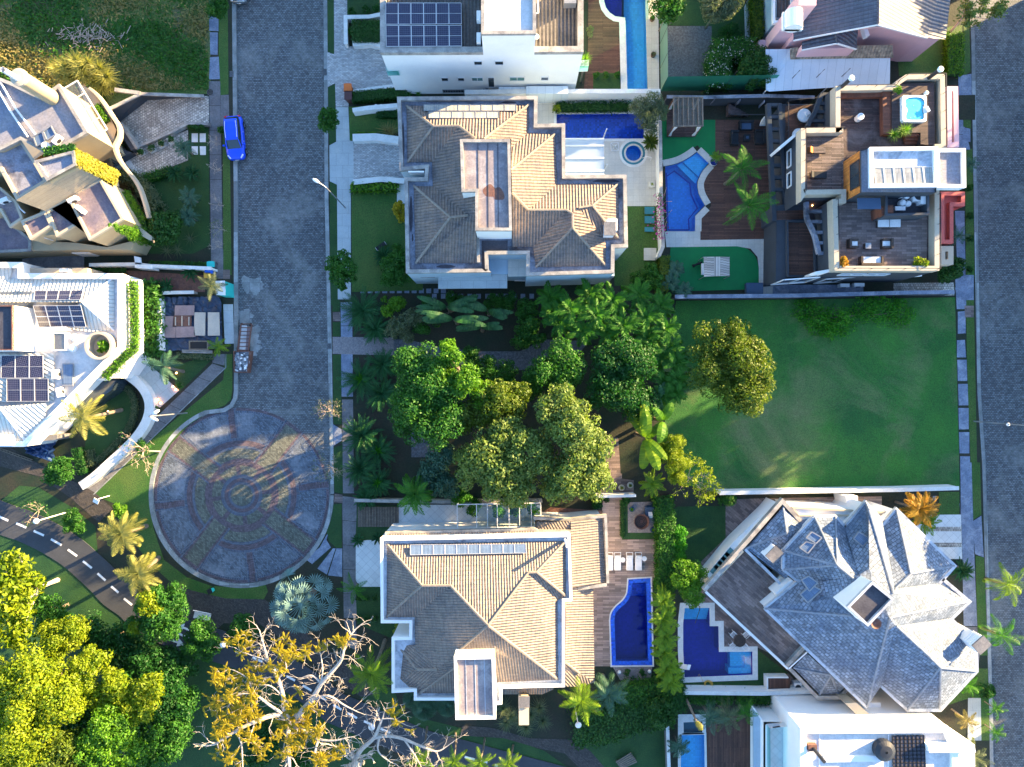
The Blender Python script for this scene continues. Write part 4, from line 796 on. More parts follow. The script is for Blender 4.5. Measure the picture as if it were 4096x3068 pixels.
MB().prism(c('990,190 1045,150 1285,140 1290,580 1190,570 1190,490 1085,490 990,500',7.0),ZD-.1,7.0).build('platform','deck_dark',h)
bn=MB();bn.prism(c('925,195 985,195 988,500 930,500',6.9),ZD-.1,6.9);bn.prism(c('630,195 925,195 925,240 632,245',6.7),ZD-.1,6.7);bn.build('bench','wood_red',h)
sp=MB()
for i in range(3):sp.prism(c('1080,%d 1185,%d 1185,%d 1080,%d'%(490+i*26,490+i*26,516+i*26,516+i*26),6.8-i*.17),ZD-.1,6.82-i*0.18)
sp.build('steps','wood_red',h)
T=c('832,596 1300,592 1300,868 835,872',9.6);cols(c('775,612 832,596 1300,592 1300,905 778,905',9.5),ZD-.1,9.5)
MB().flat(inset(ccw(c('775,612 832,596 1300,592 1300,905 778,905',9.5)),.02),9.3).build('roof','flat_blue',h)
block(h,T,9.2,9.75,'plaster_white','gutter_white',0.3,0.32,'plaster_white');block(h,c('1303,600 1503,600 1506,870 1303,868',9.6),8.6,9.6,'plaster_white','flat_blue',0.28,0.3,'plaster_white')
panel(h,c('858,732,9.5 1270,726,9.5 1285,850,9.5 872,852,9.5'),6,1,'skylight','collector','metal_white',lift=.08,gap=.08)
A,B=[Vector((q.x,q.y,0))for q in c('775,612 778,905',9.5)]
n=Vector((-(B.y-A.y),B.x-A.x,0)).normalized();n=n if n.x<0 else-n
MB().face([(*(A+n*.03).xy,ZD),(*(B+n*.03).xy,ZD),(*(B+n*.03).xy,9.3),(*(A+n*.03).xy,9.3)]).build('cladding','wood_orange',h)
win(h,c,A+n*.04,B+n*.04,'700,715 765,860',fm='metal_dark')
bx=c('945,912 1252,908 1252,1062 945,1070',8.4);MB().rim(bx,0.2,ZD-.1,8.4).build('plant_box','plaster_dark',h);MB().flat(inset(ccw(bx),.1),7.4).build('roof','flat_dark',h)
MB().prism(c('860,1030 940,1020 942,1075 866,1094',ZD+.5),ZD,8.2).build('cladding','wood_red',h)
for x,y,r in((1040,930,.28),(1075,940,.28),(1048,985,.28),(1085,992,.28)):MB().lathe(c.p(x,y,7.4),[(.01,8.0),(r*.6,8.0),(r,7.85),(r,7.4)],14).build('vent_cowl','metal_white',h)
q=c.p(1148,942,7.4);b=MB();b.box((q.x,q.y,7.75),(1.0,1.0,0.7));o=b.build('air_conditioner','metal_white',h);MB().cyl(q,0.4,8.1,8.13,18).build('fan','metal_dark',o)
b=MB();b.box(c.p(1195,955,7.8),(0.5,1.0,0.8));b.box(c.p(1043,1020,7.6),(0.9,0.35,0.3));b.build('air_duct','metal_white',h)
MB().prism(c('750,945 910,945 915,1022 752,1022',8.5),8.42,8.5,bottom=True).build('awning','fabric_blue',h)
WA,WB=[Vector((q.x,q.y,0))for q in c('358,480 358,965',ZP)]
for t in('262,622 290,722','262,778 292,860'):win(h,c,WA,WB,t,dep=0.1,fr=.1,bars=0)
LW=c('110,292 480,285 580,200 580,1450 180,1545 150,1545 118,900',3.4)
cols(c('225,290 590,290 590,1500 180,1530 185,1110 165,1100 165,1000 250,990 225,870',3.4),0,3.38)
MB().flat(c('225,290 590,290 590,1500 180,1530 185,1110 165,1100 165,1000 250,990 225,870',3.4),3.0+.39).build('roof','plaster_dark',h)
MB().flat(c('244,300 450,295 450,480 360,500 245,590',3.4),3.4).build('terrace_deck','deck_brown',h,uvrot=pi/2)
MB().flat(c('268,1112 390,1110 420,1180 455,1300 455,1482 270,1482',3.4),3.402).build('terrace_deck','deck_brown',h,uvrot=pi/2);MB().rim(c('258,1100 460,1100 465,1495 262,1495',3.8),0.14,3.3,3.8).build('parapet','plaster_dark',h)
MB().flat(c('170,1035 375,1030 375,1090 170,1100',3.4),3.404).build('terrace_deck','deck_brown',h,uvrot=pi/2)
pb=MB();pb.bar(c.p(125,292,3.3),c.p(165,1110,3.3),0.4,0.5);pb.bar(c.p(205,290,3.5),c.p(235,880,3.5),0.3,0.4)
for i in range(8):pb.bar(c.p(122+i*4,300+i*84,3.25),c.p(212+i*3,300+i*84,3.25),0.3,0.45)
pb.build('pergola','plaster_dark',h)
pb=MB();pth=smooth_path(c('392,975 395,1080 420,1140 450,1210 470,1290 480,1335',4.9),4)
for p,q in zip(pth[:-1],pth[1:]):pb.bar(p,q,0.35,0.45)
for y,x0 in((1040,398),(1112,412),(1187,450),(1260,468),(1332,482)):pb.bar(c.p(x0,y,4.85),c.p(550,y,4.85),0.28,0.4)
pb.build('pergola','flat_stain',h)
pb=MB();pth=smooth_path(c('500,225 475,280 450,350 415,410 400,450',4.9),4)
for p,q in zip(pth[:-1],pth[1:]):pb.bar(p,q,0.35,0.45)
for y,x0 in((225,500),(290,470),(348,450),(410,415)):pb.bar(c.p(x0,y,4.85),c.p(552,y,4.85),0.28,0.4)
pb.build('pergola','plaster_dark',h)
MB().prism(c('565,195 600,170 602,455 566,450',6.2),0,6.2).build('wall','plaster_dark',h)
MB().ribbon(c('217,600 358,482',6.0),0.25,3.4,6.0).build('parapet','plaster_white',h);MB().ribbon(c('460,1478 590,1455',6.2),0.25,3.4,6.2).build('parapet','plaster_white',h)
rail(c('243,300 246,590',3.4),3.4,0.9,glass='glass');rail(c('243,290 450,270',3.4),3.4,0.9)
SA,SB=[Vector((q.x,q.y,0))for q in c('592,1450 1320,1450',ZP)]
for t in('640,1470 780,1482','830,1470 940,1482'):win(h,c,SA,SB,t,dep=.1,bars=1)
SA2,SB2=[Vector((q.x,q.y,0))for q in c('180,1530 590,1500',3.4)]
for t in('235,1512 385,1530','530,1508 690,1526'):win(h,c,SA2,SB2,t,dep=.1,bars=1)
for pts in('1366,172 1442,172 1450,596 1366,596',):MB().prism(c(pts,4.0),0,3.6).build('planter_floor','red_wall',h);MB().rim(c(pts,4.0),0.45,3.4,4.2).build('planter','plaster_pink',h)
MB().prism(c('1320,905 1490,905 1490,1005 1410,1005 1410,1265 1322,1265',4.0),0,3.7).build('planter_floor','red_wall',h);MB().rim(c('1320,905 1490,905 1490,1005 1410,1005 1410,1265 1322,1265',4.0),0.35,3.4,4.2).build('planter','red_wall',h)
MB().rim(c('1325,1280 1420,1280 1420,1410 1325,1410',4.0),0.5,3.0,4.0).build('eyebrow','plaster_cream',h)
MB().prism(c('1100,1480 1200,1470 1200,1490 1100,1500',3),2.8,3).build('canopy','plaster_white',h)
for x,y in((435,997),(512,1386)):MB().ball(c.p(x,y,3.6),.06,6).build('wall_lamp','glow_warm',h)
# ============ slate-roofed house at the lower right, set at 45 degrees
c=C1
h=house('slate_house','large white house under many grey-blue slate hips, turned askew to the street',c.p(1250,900))
ZE=5.6
MB().sides(c('640,893 822,742 775,655 745,545 935,338 1055,335 1150,435 1118,395 1245,250 1340,360 1430,290 1775,632 1690,735 1722,718 1868,850 1770,945 1730,930 1905,1115 1905,1270 1690,1500 1510,1498 1450,1460 1340,1370 1250,1490',ZE-.2),0,ZE-.15).build('wall','plaster_white',h)
roofset(h,c,'a:628,893,5.6 b:1252,1496,5.6 k:1390,955,9.0 m:1150,938,8.2 a2:822,738,5.6 d:1030,835,7.6 e:1165,708,8.3 f:1265,650,8.5 ''o1:742,540,5.6 o2:932,335,5.6 o3:1058,332,5.6 o4:1156,440,5.6 oc:1068,628,8.2 o5:742,655,5.6 o6:862,750,5.6 ''n1:1115,398,5.6 n2:1243,245,5.6 n3:1345,358,5.6 nk:1412,800,8.6 nj:1262,290,7.2 n0:1200,690,8.2 ''p1:1328,408,5.6 p2:1430,288,5.6 p3:1785,632,5.6 pk:1518,680,7.6 p4:1690,740,5.6 pj:1420,772,8.0 ''q1:1712,712,5.6 q2:1875,850,5.6 qk:1405,945,8.9 q3:1770,950,5.6 ''r1:1735,925,5.6 r2:1915,1115,5.6 r3:1920,1275,5.6 rk:1700,1255,7.9 rj:1430,1000,8.6 r4:1698,1512,5.6 r5:1500,1512,5.6 r6:1338,1365,5.6 rm:1605,1160,7.9 r7:1350,1180,7.5','a b k m|a m d a2|a2 d e oc o5 o6|m k f e d|o5 oc o1|o1 oc o2|o2 oc o3|o3 oc e n0 o4|n1 n0 f nk nj n2|n2 nj nk pj p1 n3|p1 pj pk p2|p2 pk p3|p3 pk pj p4|pj nk qk q2 q1 p4|qk q2 q3 rj|nk f k qk|rj q3 r1 r2 rm|rm r2 rk|r2 r3 rk|r3 r4 rk|r4 r5 rk|rj rm rk r5 r6|k rj r6 b|qk rj k','roof_slate','a-m o5-oc o1-oc o2-oc o3-oc oc-e nj-nk n2-nj p2-pk p3-pk pk-pj q2-qk qk-k k-b rj-rm rm-rk rk-r2 rk-r3 rk-r4 rk-r5','ridge_slate',0.1)
gt=MB()
for t in('628,893 1252,1496','628,893 822,738','742,655 742,540 932,335 1058,332 1156,440','742,655 862,750','1115,398 1243,245 1345,358','1328,408 1430,288 1785,632 1690,740','1712,712 1875,850 1770,950','1735,925 1915,1115 1920,1275 1698,1512 1500,1512 1440,1460','1440,1460 1338,1365'):
 gt.ribbon(c(t,ZE-.05),0.16,ZE-.3,ZE+.04,w2=0.16)
gt.build('gutter','gutter_white',h)
T=c('1132,884 1285,730 1415,836 1258,1002',10.4);block(h,T,6.8,10.4,'plaster_white','flat_dark',0.2,0.25,'gutter_white')
MB().tube([c.p(1300,985,8.8),c.p(1300,985,9.3)],0.03,6).build('dish_pole','metal_grey',h);MB().lathe(c.p(1305,985,9.4),[(.02,9.3),(.3,9.36),(.45,9.5)],18).build('dish','terracotta',h)
for q in('905,420 965,455 930,490 870,455','870,480 925,495 880,550 830,515','1190,420 1262,462 1215,508 1160,460','885,690 940,730 890,780 842,712','900,745 965,775 880,850 835,800'):
 p=c(q,0);pts=[]
 for i,s in enumerate(q.split()):x,y=[float(a)for a in s.split(',')];pts.append(c.p(x,y,7.0 if i%3 else 6.9))
 o=MB();n=Vector((0,0,.28))
 for i in range(4):o.bar(pts[i]+n,pts[(i+1)%4]+n,0.1,0.14)
 fo=o.build('skylight','metal_grey',h);MB().face([x+n for x in pts]).build('pane','collector_blue',fo)
for(x,y,z,a)in((680,560,5.6,.8),(1940,1110,7.6,.72)):
 q=c.p(x,y,z);b=MB();b.box((q.x,q.y,z-2.0),(1.2,0.95,4.4),a);co=b.build('chimney','plaster_white',h);MB().box((q.x,q.y,z+.27),(1.35,1.1,0.14),a).build('chimney_cap','slab',co)
 for k in range(4):MB().box((q.x,q.y,z-.1-k*.32),(1.3,1.05,0.05),a).build('vent_slat','plaster_white',co)
MB().sides(c('505,530 735,258 870,395 760,720',4.3),0,4.2).build('wall','plaster_white',h)
roofset(h,c,'a:512,525,4.3 b:738,272,4.3 c:868,395,4.5 d:765,545,5.0 e:765,720,4.3 f:760,430,5.4','a b f|b c f|f c d|a f d e','roof_slate','b-f a-f','ridge_slate')
MB().ribbon(c('262,790 500,520 735,250 840,365',4.5),0.32,3.9,4.5,w2=0.05).build('parapet','stone_cap',h);MB().ribbon(c('505,530 728,748',4.4),0.12,3.9,4.45,w2=.12).build('parapet','gutter_white',h)
MB().prism(c('790,270 1370,298 1380,420 860,400',4.3),0,4.3).build('wall','plaster_white',h);MB().flat(c('830,355 930,335 1050,335 1120,395 1000,420 850,400',4.32),4.35).build('roof','flat_blue',h)
MB().rim(c('790,272 1370,300 1372,330 830,330',4.5),0.16,4.2,4.5).build('parapet','plaster_cream',h)
MB().prism(c('650,278 690,300 470,520 300,720 265,690 440,480',2.2),0,2.2).build('garden_wing','plaster_white',h)
pv_=MB()
for k in range(5):a=c.p(320+k*22,655-k*26,2.25);pv_.box((a.x,a.y,2.24),(0.9,0.5,0.06),0.85)
pv_.build('glazing','pane_teal',h)
TR=c('265,792 500,545 728,752 690,800 640,895 850,1115 768,1258',3.4)
MB().sides(TR,0,3.38).build('wall','plaster_white',h);MB().flat(TR,3.4).build('terrace_deck','deck_tile',h,uvrot=-0.72)
MB().ribbon(c('265,792 768,1262',3.7),0.12,3.2,3.65,w2=0.12).build('parapet','plaster_white',h);MB().sides(c('262,796 768,1266',4.4),3.65,4.3,close=False).build('railing_glass','glass',h)
MB().bar(c.p(262,796,4.35),c.p(768,1266,4.35),0.06,0.05).build('railing','metal_white',h)
MB().ribbon(c('762,1250 868,1140',3.8),0.25,3.2,3.8,w2=.1).build('parapet','stone_cap',h);MB().bar(c.p(772,1262,4.3),c.p(885,1160,4.3),.1,.06).build('railing','metal_white',h);MB().prism(c('690,800 790,715 810,735 705,820',5.2),3,5.2).build('wall','plaster_white',h)
MB().sides(c('770,1270 885,1160 1140,1395 1080,1440 950,1440',3.4),0,3.3).build('wall','plaster_white',h)
roofset(h,c,'a:800,1255,3.4 b:885,1168,4.3 c:1110,1378,4.3 d:1075,1415,3.4 e:960,1418,3.4 f:1030,1300,4.6','a b f|b c f|c d f|d e f|a f e','roof_slate','a-f e-f d-f','ridge_slate')
MB().ribbon(c('768,1262 945,1448 1082,1448 1140,1392',3.6),0.3,3.1,3.6,w2=0.04).build('parapet','stone_cap',h)
MB().prism(c('1262,1470 1335,1470 1335,1525 1262,1525',4.2),0,4.2).build('chimney','plaster_white',h)
MB().prism(c('1120,205 1195,205 1195,270 1130,265',2.6),0,2.6).build('garden_wall','plaster_white',h)
# ============ white modern house cut by the lower edge
c=D5
h=house('flat_house','white flat-roofed modern house cut off by the lower edge of the picture',c.p(800,330))
U=c('385,206 1135,200 1185,330 1185,1000 385,1000',8.0)
block(h,U,0,8.0,'plaster_white','flat_white',0.55,0.35,'plaster_white')
MB().prism(c('1030,292 1268,290 1275,330 1040,332',8.3),7.6,8.3,bottom=True).build('canopy','plaster_white',h)
MB().prism(c('1135,200 1270,292 1280,1000 1150,1000',7.6),7.2,7.6,bottom=True).build('canopy','plaster_white',h)
LWp=c('205,188 400,188 400,1000 205,1000',4.2);MB().sides(LWp,0,4.2).build('wall','plaster_white',h);MB().flat(inset(ccw(LWp),.15),3.9).build('terrace','tile_white',h);MB().rim(LWp,.25,3.7,4.25).build('parapet','plaster_white',h)
MB().sides(c('225,205 350,192',5.0)+c('225,1000',5.0)[:0],4.25,5.1,close=False).build('railing_glass','glass_teal',h);MB().sides(c('228,205 236,1000',5.0),4.25,5.1,close=False).build('railing_glass','glass_teal',h)
MB().prism(c('145,110 205,185 205,1000 150,1000',2.9),2.6,2.9,bottom=True).build('canopy','plaster_blue',h);MB().ribbon(c('145,110 188,172 200,1000',3.2),.12,2.6,3.2).build('parapet','plaster_white',h)
MB().prism(c('610,80 668,78 780,176 728,196',5.5),0,5.5).build('side_stair','plaster_cream',h)
panel(h,c('848,242,7.7 1010,240,7.7 1018,420,7.7 850,420,7.7'),8,9,'pool_heater','flat_dark','black',lift=.1,gap=.02)
q=c.p(798,308,7.7);MB().lathe(q,[(.9,7.7),(.9,8.25),(.55,8.45),(.1,8.5)],22).build('water_tank','metal_dark',h)
fl=MB();fl.prism(c('425,292 468,292 468,325 425,325',8.1),7.6,8.1);fl.build('chimney_base','rust',h);MB().tube([c.p(446,306,7.9),Vector((*c.p(446,306,7.9).xy,10.2))],.16,12).build('flue_pipe','metal_dark',h)
for x in(480,830):MB().bar(c.p(x,240,7.68),c.p(x,420,7.68),.08,.06).build('pipe','metal_white',h)
MB().bar(c.p(500,362,7.75),c.p(810,358,7.75),.5,.25).build('roof_curb','metal_white',h)
# ============ beige house at the upper left
c=B1
h=house('beige_house','beige house of stepped flat roofs with ivy and a round chimney, beside the meadow',c.p(400,800))
RB=c('-900,160 0,205 80,236 300,345 432,250 643,607 490,698 330,760 150,660 0,735 -900,760',7.2)
block(h,RB,0,7.2,'plaster_beige','flat_blue',0.3,0.3,'stone_cap')
LB=c('-600,700 0,690 150,655 252,808 345,965 122,1105 0,880 -300,900',6.8);block(h,LB,0,6.8,'plaster_beige','flat_stain',0.28,0.3,'plaster_cream')
TW=c('250,815 545,738 562,848 345,966',9.6);MB().sides(TW,3,9.6).build('wall','plaster_beige',h);MB().flat(inset(ccw(TW),.2),9.35).build('roof','flat_stain',h);MB().rim(TW,.25,9.3,9.62).build('parapet','stone_cap',h)
pn=MB();q=c('120,1105 345,966 562,848',9.5);b_=c('335,1185 548,1058 735,942',6.2)
for i in range(2):pn.face([b_[i],b_[i+1],q[i+1],q[i]])
pn.face([q[0],c.p(122,1108,6.5),b_[0]]);pn.build('plank_wall','plank_panel',h)
sg=c('150,655,8.8 252,808,6.9 330,760,7.0');MB().face(sg).build('gable_wall','plaster_cream',h)
for t,z in(('330,1182 735,943 908,1245 655,1398 500,1092',6.0),('342,1184 500,1094 600,1262 415,1372',5.7),('152,1258 330,1186 382,1292 222,1394',5.7),('-300,1000 0,1010 115,1110 165,1240 70,1305 0,1180 -300,1200',5.6)):
 block(h,c(t,z),0,z,'plaster_beige','flat_lilac',.22,.25,'plaster_cream')
MB().face(c('738,946,6.0 908,1246,6.0 1000,1282,3.0 842,990,3.0')).build('facade','plaster_white',h)
gf=MB()
for t in('790,1000,4.6 850,1022,3.4 880,1075,3.4 815,1045,4.6','915,1205,4.6 970,1235,3.4 1000,1278,3.2 935,1250,4.6'):gf.face([p+Vector((.03,.02,.05))for p in c(t)])
gf.build('glazing','plastic_teal',h)
MB().prism(c('900,1250 1005,1285 1140,1390 1100,1400 940,1310',3.2),2.9,3.2,bottom=True).build('balcony','plaster_cream',h)
block(h,c('-500,1190 0,1200 225,1395 225,1478 0,1490 -500,1490',3.2),0,3.2,'plaster_beige','flat_lilac',.25,.25);MB().prism(c('225,1400 560,1420 790,1452 1000,1400 960,1470 560,1472 225,1480',3.0),0,3.0).build('wall','plaster_beige',h)
MB().prism(c('520,1480 640,1472 690,1474 640,1496 530,1498',1.8),0,1.8).build('canopy','plaster_white',h)
A,B=[Vector((p.x,p.y,0))for p in c('222,1394 382,1292',5.7)];win(h,c,A,B,'322,1382 392,1398',bars=0)
MB().prism(c('300,1180 560,1050 740,945 720,1290 560,1290 420,1360 200,1380',5.0),0,5.0).build('wall','plaster_beige',h)
bal=smooth_path(c('640,275 700,330 760,410 805,480 845,540 858,590 850,640 822,700 840,770 880,840 1000,1000 1075,1235',3.2),4)
MB().ribbon(bal,0.2,2.3,3.0,w2=.03).build('balcony_wall','plaster_cream',h);MB().flat(c('560,230 640,275 700,330 805,480 858,590 822,700 765,690',2.4),2.4).build('balcony','plaster_cream',h)
MB().face(c('432,252,7.1 643,607,7.1 770,690,4.2 790,580,3.0 570,228,3.0')).build('facade','plaster_white',h)if 0 else None
PG=c('466,287 570,226 790,584 690,645',4.6);pg=MB()
for i in range(4):pg.bar(PG[i],PG[(i+1)%4],.1,.1)
for k in(1,2,3):pg.bar(PG[0].lerp(PG[3],k/4),PG[1].lerp(PG[2],k/4),.07,.08)
po=pg.build('pergola','metal_white',h);MB().face([p-Vector((0,0,.03))for p in PG]).build('glass_pane','stain_glass',po)
MB().prism(c('620,676 740,618 745,628 625,686',5.2),5.0,5.2,bottom=True).build('sunshade','plaster_white',h)
MB().prism(c('690,730 760,690 840,860 770,880',2.0),0,2.0).build('wall','pane',h)
cy=c.p(140,200,11.2);co=MB().cyl(cy,0.66,6,11.2,32).build('round_chimney','plaster_beige',h);MB().lathe(cy,[(.74,11.05),(.74,11.25),(.5,11.3),(.01,11.3)],32).build('chimney_cap','plaster_cream',co);p=c.p(128,210,11.3);MB().tube([p,Vector((p.x,p.y,13.0))],.22,20,cap=False).build('flue_pipe','metal_white',co)
for o_,w in((0,.09),(38,.09)):MB().tube([c.p(-40+o_,250-o_*.6,7.1),c.p(70+o_,440-o_*.5,7.1),c.p(205+o_*1.8,640,7.1)],w,8).build('pipe','metal_white',h)
for t in('245,640 310,600 335,675 270,712','318,600 375,560 410,625 345,665'):
 p=c(t,7.3);o=MB()
 for i in range(4):o.bar(p[i],p[(i+1)%4],.1,.12)
 so_=o.build('skylight','metal_grey',h);MB().face([q-Vector((0,0,.03))for q in p]).build('pane','collector_blue',so_)
acunit(h,c.p(440,670,7.0),.9);acunit(h,c.p(555,1110,5.8),.5);acunit(h,c.p(610,1180,5.8),-.7);acunit(h,c.p(55,1115,5.4),.4);MB().lathe(c.p(345,712,7.0),[(.35,6.9),(.4,7.2),(.2,7.5),(.02,7.5)],14).build('roof_vent','metal_white',h)
ld=MB()
for o_ in(0,14):ld.bar(c.p(455+o_,1130,5.6),c.p(530+o_,1255,5.6),.05,.05)
for k in range(8):ld.bar(c.p(455+k*10.5,1130+k*17.5,5.6),c.p(469+k*10.5,1130+k*17.5,5.6),.04,.04)
ld.build('ladder','metal_white',h);MB().tube([c.p(110,1105,5.5),c.p(150,1170,5.5),c.p(185,1200,5.5)],.07,8).build('pipe','metal_white',h)
rw=thing('retaining_wall','dark blue retaining wall with pale coping above the stone driveway ramp','wall',A1.p(1100,880))
b=MB();tp=A1('890,912,2.4 1165,778,2.0 1690,797,0.35');bt=A1('985,1020,0 1225,832,0 1690,803,0')
for i in range(2):b.face([bt[i],bt[i+1],tp[i+1],tp[i]])
b.build('wall','plaster_dark',rw);b=MB()
for i in range(2):b.bar(tp[i],tp[i+1],.3,.14)
b.bar(A1.p(955,745,2.0),A1.p(1165,775,2.0),.35,.3);b.build('coping','stone_cap',rw)
gwl=thing('ramp_wall','pale low wall beside the driveway ramp and potted balls','wall',A1.p(1340,1130));MB().ribbon(A1('1090,1248 1440,1095 1560,1030 1725,1036',.6),.25,0,.6).build('wall','stone_cap',gwl)
b=MB();b.prism(A1('960,1020 985,1020 1122,1235 1085,1245 960,1050',1.2),0,1.2);b.build('wall','plaster_dark',gwl);MB().ribbon(A1('985,1020 1122,1235',1.3),.22,0,1.3).build('coping','stone_cap',gwl)
MB().prism(A1('940,1210 1090,1262 985,1325 930,1270',1.0),0,1.0).build('wall','plaster_dark',gwl)
# ============ white house with solar roofs at the left
c=B2
h=house('solar_house','bright white house with ribbed metal roofs and solar panels, beside the turning circle',c.p(350,700))
OUT=c('-700,82 148,82 150,155 810,158 812,655 165,1302 -700,1305',4.4)
block(h,OUT,0,4.4,'plaster_white','flat_white',.5,.5,'plaster_white')
roofset(h,c,'a:-300,195,3.95 b:758,178,3.95 c:-300,345,5 d:545,345,5 e:758,535,3.95 f:585,540,4.1 g:90,200,3.95 h:260,500,4.1','a b d c|b e d|d e f h','roof_metal','b-d d-e','metal_white',.08)
roofset(h,c,'a:-300,690,4.5 b:358,685,4.2 c:358,1005,3.95 d:-300,1010,4.5 e:310,1015,4.4 f:300,1130,3.95 g:175,1275,3.95 h:10,1060,5 i:-300,1060,5 j:-300,1285,3.95','a b c d|i h e|h e f g|i h g j','roof_metal','h-g','metal_white',.08)
roofset(h,c,'a:-200,100,4.1 b:90,100,4.1 c:60,205,4 d:-200,210,4','a b c d','roof_metal')
panel(h,D3('300,243,4.55 710,240,4.55 690,320,4.95 292,324,4.95'),4,1);panel(h,D3('286,362,5.05 690,358,5.05 735,542,4.2 335,545,4.2'),4,2)
panel(h,D4('18,45,4.4 372,45,4.35 374,236,4.25 14,238,4.3'),3,1);panel(h,D4('62,242,4.3 415,242,4.25 418,434,4.2 64,436,4.25'),3,1)
TW=D3('-600,365 105,362 107,742 -600,745',6.8);MB().sides(TW,3.5,6.8).build('wall','plaster_white',h);MB().flat(inset(ccw(TW),.1),6.6).build('roof','flat_dark',h);MB().rim(TW,.1,6.5,6.82).build('parapet','rust',h)
MB().prism(D3('-100,245 265,243 215,372 -100,360',4.8),3.7,4.7).build('skylight','stain_glass',h)
q=c.p(663,635,4.6);MB().lathe(q,[(1.28,3.8),(1.28,4.9),(1.06,4.9),(1.02,3.92),(.01,3.92)],40).build('light_well','plaster_cream',h)
b=MB();b.rim(D3('440,590 555,590 558,745 440,748',4.6),.12,3.8,4.6);o=b.build('skylight','metal_white',h);MB().flat(D3('446,596 549,596 552,739 446,742',4.5),4.52).build('pane','stain_glass',o)
MB().face(D3('345,545,4.5 560,540,4.5 620,582,4 400,580,4.2')).build('open_hatch','metal_white',h)
for x,y in((632,636),(618,726)):MB().ball(D3.p(x,y,4.3),.36,12).build('vent_ball','metal_white',h)
b=MB();b.box(D4.p(575,210,4.05),(1.0,2.1,.15));o=b.build('skylight','metal_grey',h);MB().box(D4.p(575,205,4.14),(.86,1.8,.04)).build('pane','collector_blue',o)
acunit(h,D4.p(490,205,3.95),pi/2,(.9,.55,.5));acunit(h,D4.p(525,358,3.95),1.8,(.9,.5,.5));MB().box(D4.p(60,760,4.3),(1.3,1.0,.5)).build('plant_box','metal_white',h)
b=MB();b.face(c('814,240,3.9 872,245,1.6 872,510,1.6 814,505,3.9'));b.face(c('918,275,2.6 955,285,0.9 955,530,0.9 918,525,2.6'));b.build('timber_screen','wood_orange',h)
MB().ribbon(c('812,205 915,212 918,670 700,850 640,850',3.4),.22,2.9,3.4).build('planter_beam','plaster_white',h)
MB().prism(c('640,850 812,655 918,672 800,850',3.0),0,3.0).build('wall','plaster_white',h);MB().prism(c('480,1080 640,855 770,860 740,930 560,1050',2.4),0,2.4).build('wall','pane',h)
MB().prism(c('810,505 918,515 918,660 812,650',2.8),0,2.8).build('wall','plaster_white',h);MB().prism(c('812,240 955,280 955,530 812,505',.9),0,.9).build('wall','plaster_white',h)
MB().prism(c('150,120 578,118 578,158 150,160',3.4),0,3.4).build('wall','plaster_cream',h);acunit(h,c.p(450,142,3.4))
MB().prism(c('165,1225 380,1225 380,1258 240,1270',2.4),0,2.4).build('wall','slab',h)
# ============ garden walls, fences
def gwall(name,label,cat,pts,w,z,m='plaster_white',cap='stone_cap',z0=0):
 t=thing(name,label,cat,pts[len(pts)//2]);MB().ribbon(pts,w,z0,z-.06).build('wall',m,t)
 MB().ribbon(pts,w+.06,z-.06,z,w2=.06).build('coping',cap,t);return t
gwall('garden_wall','long dark grey boundary wall between the modern house and the empty lawn','wall',C4('85,78 500,74 870,64 1035,62',1.8),.25,1.8,'plaster_dark','slab_blue')
gwall('garden_wall','long white wall between the empty lawn and the slate-roofed house','wall',C1('350,195 900,185 1450,176 1815,165',1.8),.25,1.8,'plaster_white','stone_white')
gwall('garden_wall','tall white wall of panels behind the hedge and lap pool','wall',A3('660,690 1200,684 2105,683',2.2),.3,2.2,'plaster_white','stone_white')
gwall('garden_wall','white wall with bougainvillea between the two garden pools','wall',A6('68,340 75,900 90,1260 60,1330',2.0),.2,2.0,'plaster_white','stone_cap')
gwall('garden_wall','dark wall with leaning props behind the pergola and stairs','wall',A4('160,925 500,930 1100,915 1560,930',2.0),.2,2.0,'plaster_dark','flat_stain')
gwall('garden_wall','narrow white wall behind the navy corner pool','wall',C2('290,1028 970,1036 1430,1020',1.6),.25,1.6,'plaster_white','stone_white')
gwall('garden_wall','curved white stone wall around the palm bed of the solar house','wall',smooth_path(B2('800,835 870,880 930,940 962,1020 950,1110 900,1200 820,1290 700,1400 600,1490 520,1545',1.0),3),.75,1.0,'stone_white','stone_white')
gwall('garden_wall','white wall with doors and a meter box beside the bare flower bed','wall',B2('590,105 900,100 1005,112 1400,128',1.5),.2,1.5,'plaster_white','stone_white')
gwall('garden_wall','low white wall slanting beside the grey cobbled driveway by the long hedge','wall',A2('1270,770 1480,738 1690,712',.8),.25,.8,'stone_white','stone_white')
gwall('garden_wall','white wall with two meter discs beside the front lawn','wall',A2('1265,925 1400,905 1635,885',1.2),.3,1.2,'plaster_white','stone_white')
gwall('garden_wall','white sloping wall above the villa driveway','wall',A2('1265,1165 1450,1160 1640,1185',.9),.6,.9,'stone_white','stone_white')
gwall('garden_wall','white sloping wall below the villa driveway beside clumped lilies','wall',A2('1270,1525 1500,1500 1690,1515',.7),.4,.7,'stone_white','stone_white')
gwall('garden_wall','white wall behind the square hedge at the top','wall',A2('1218,365 1216,150 1400,148 1495,128',.9),.25,.9,'stone_white','stone_white')
gwall('garden_wall','white wall under the square hedge beside the cobbled drive','wall',A2('1265,375 1400,365 1500,385',.9),.5,.9,'stone_white','stone_white')
gwall('garden_wall','grey wall along the green lawn at the lower middle','wall',C5('1238,490 1245,700',1.2),.2,1.2,'slab','stone_white')
gwall('garden_wall','pale wall between the banana hedge and the timber deck gate','wall',B8('100,85 640,95 1250,90',1.3),.2,1.3,'plaster_cream','stone_cap')
gwall('garden_wall','short white gate wall above the timber steps','wall',B4('1600,1312 1835,1306',1.8),.15,1.8,'plaster_white','stone_white')
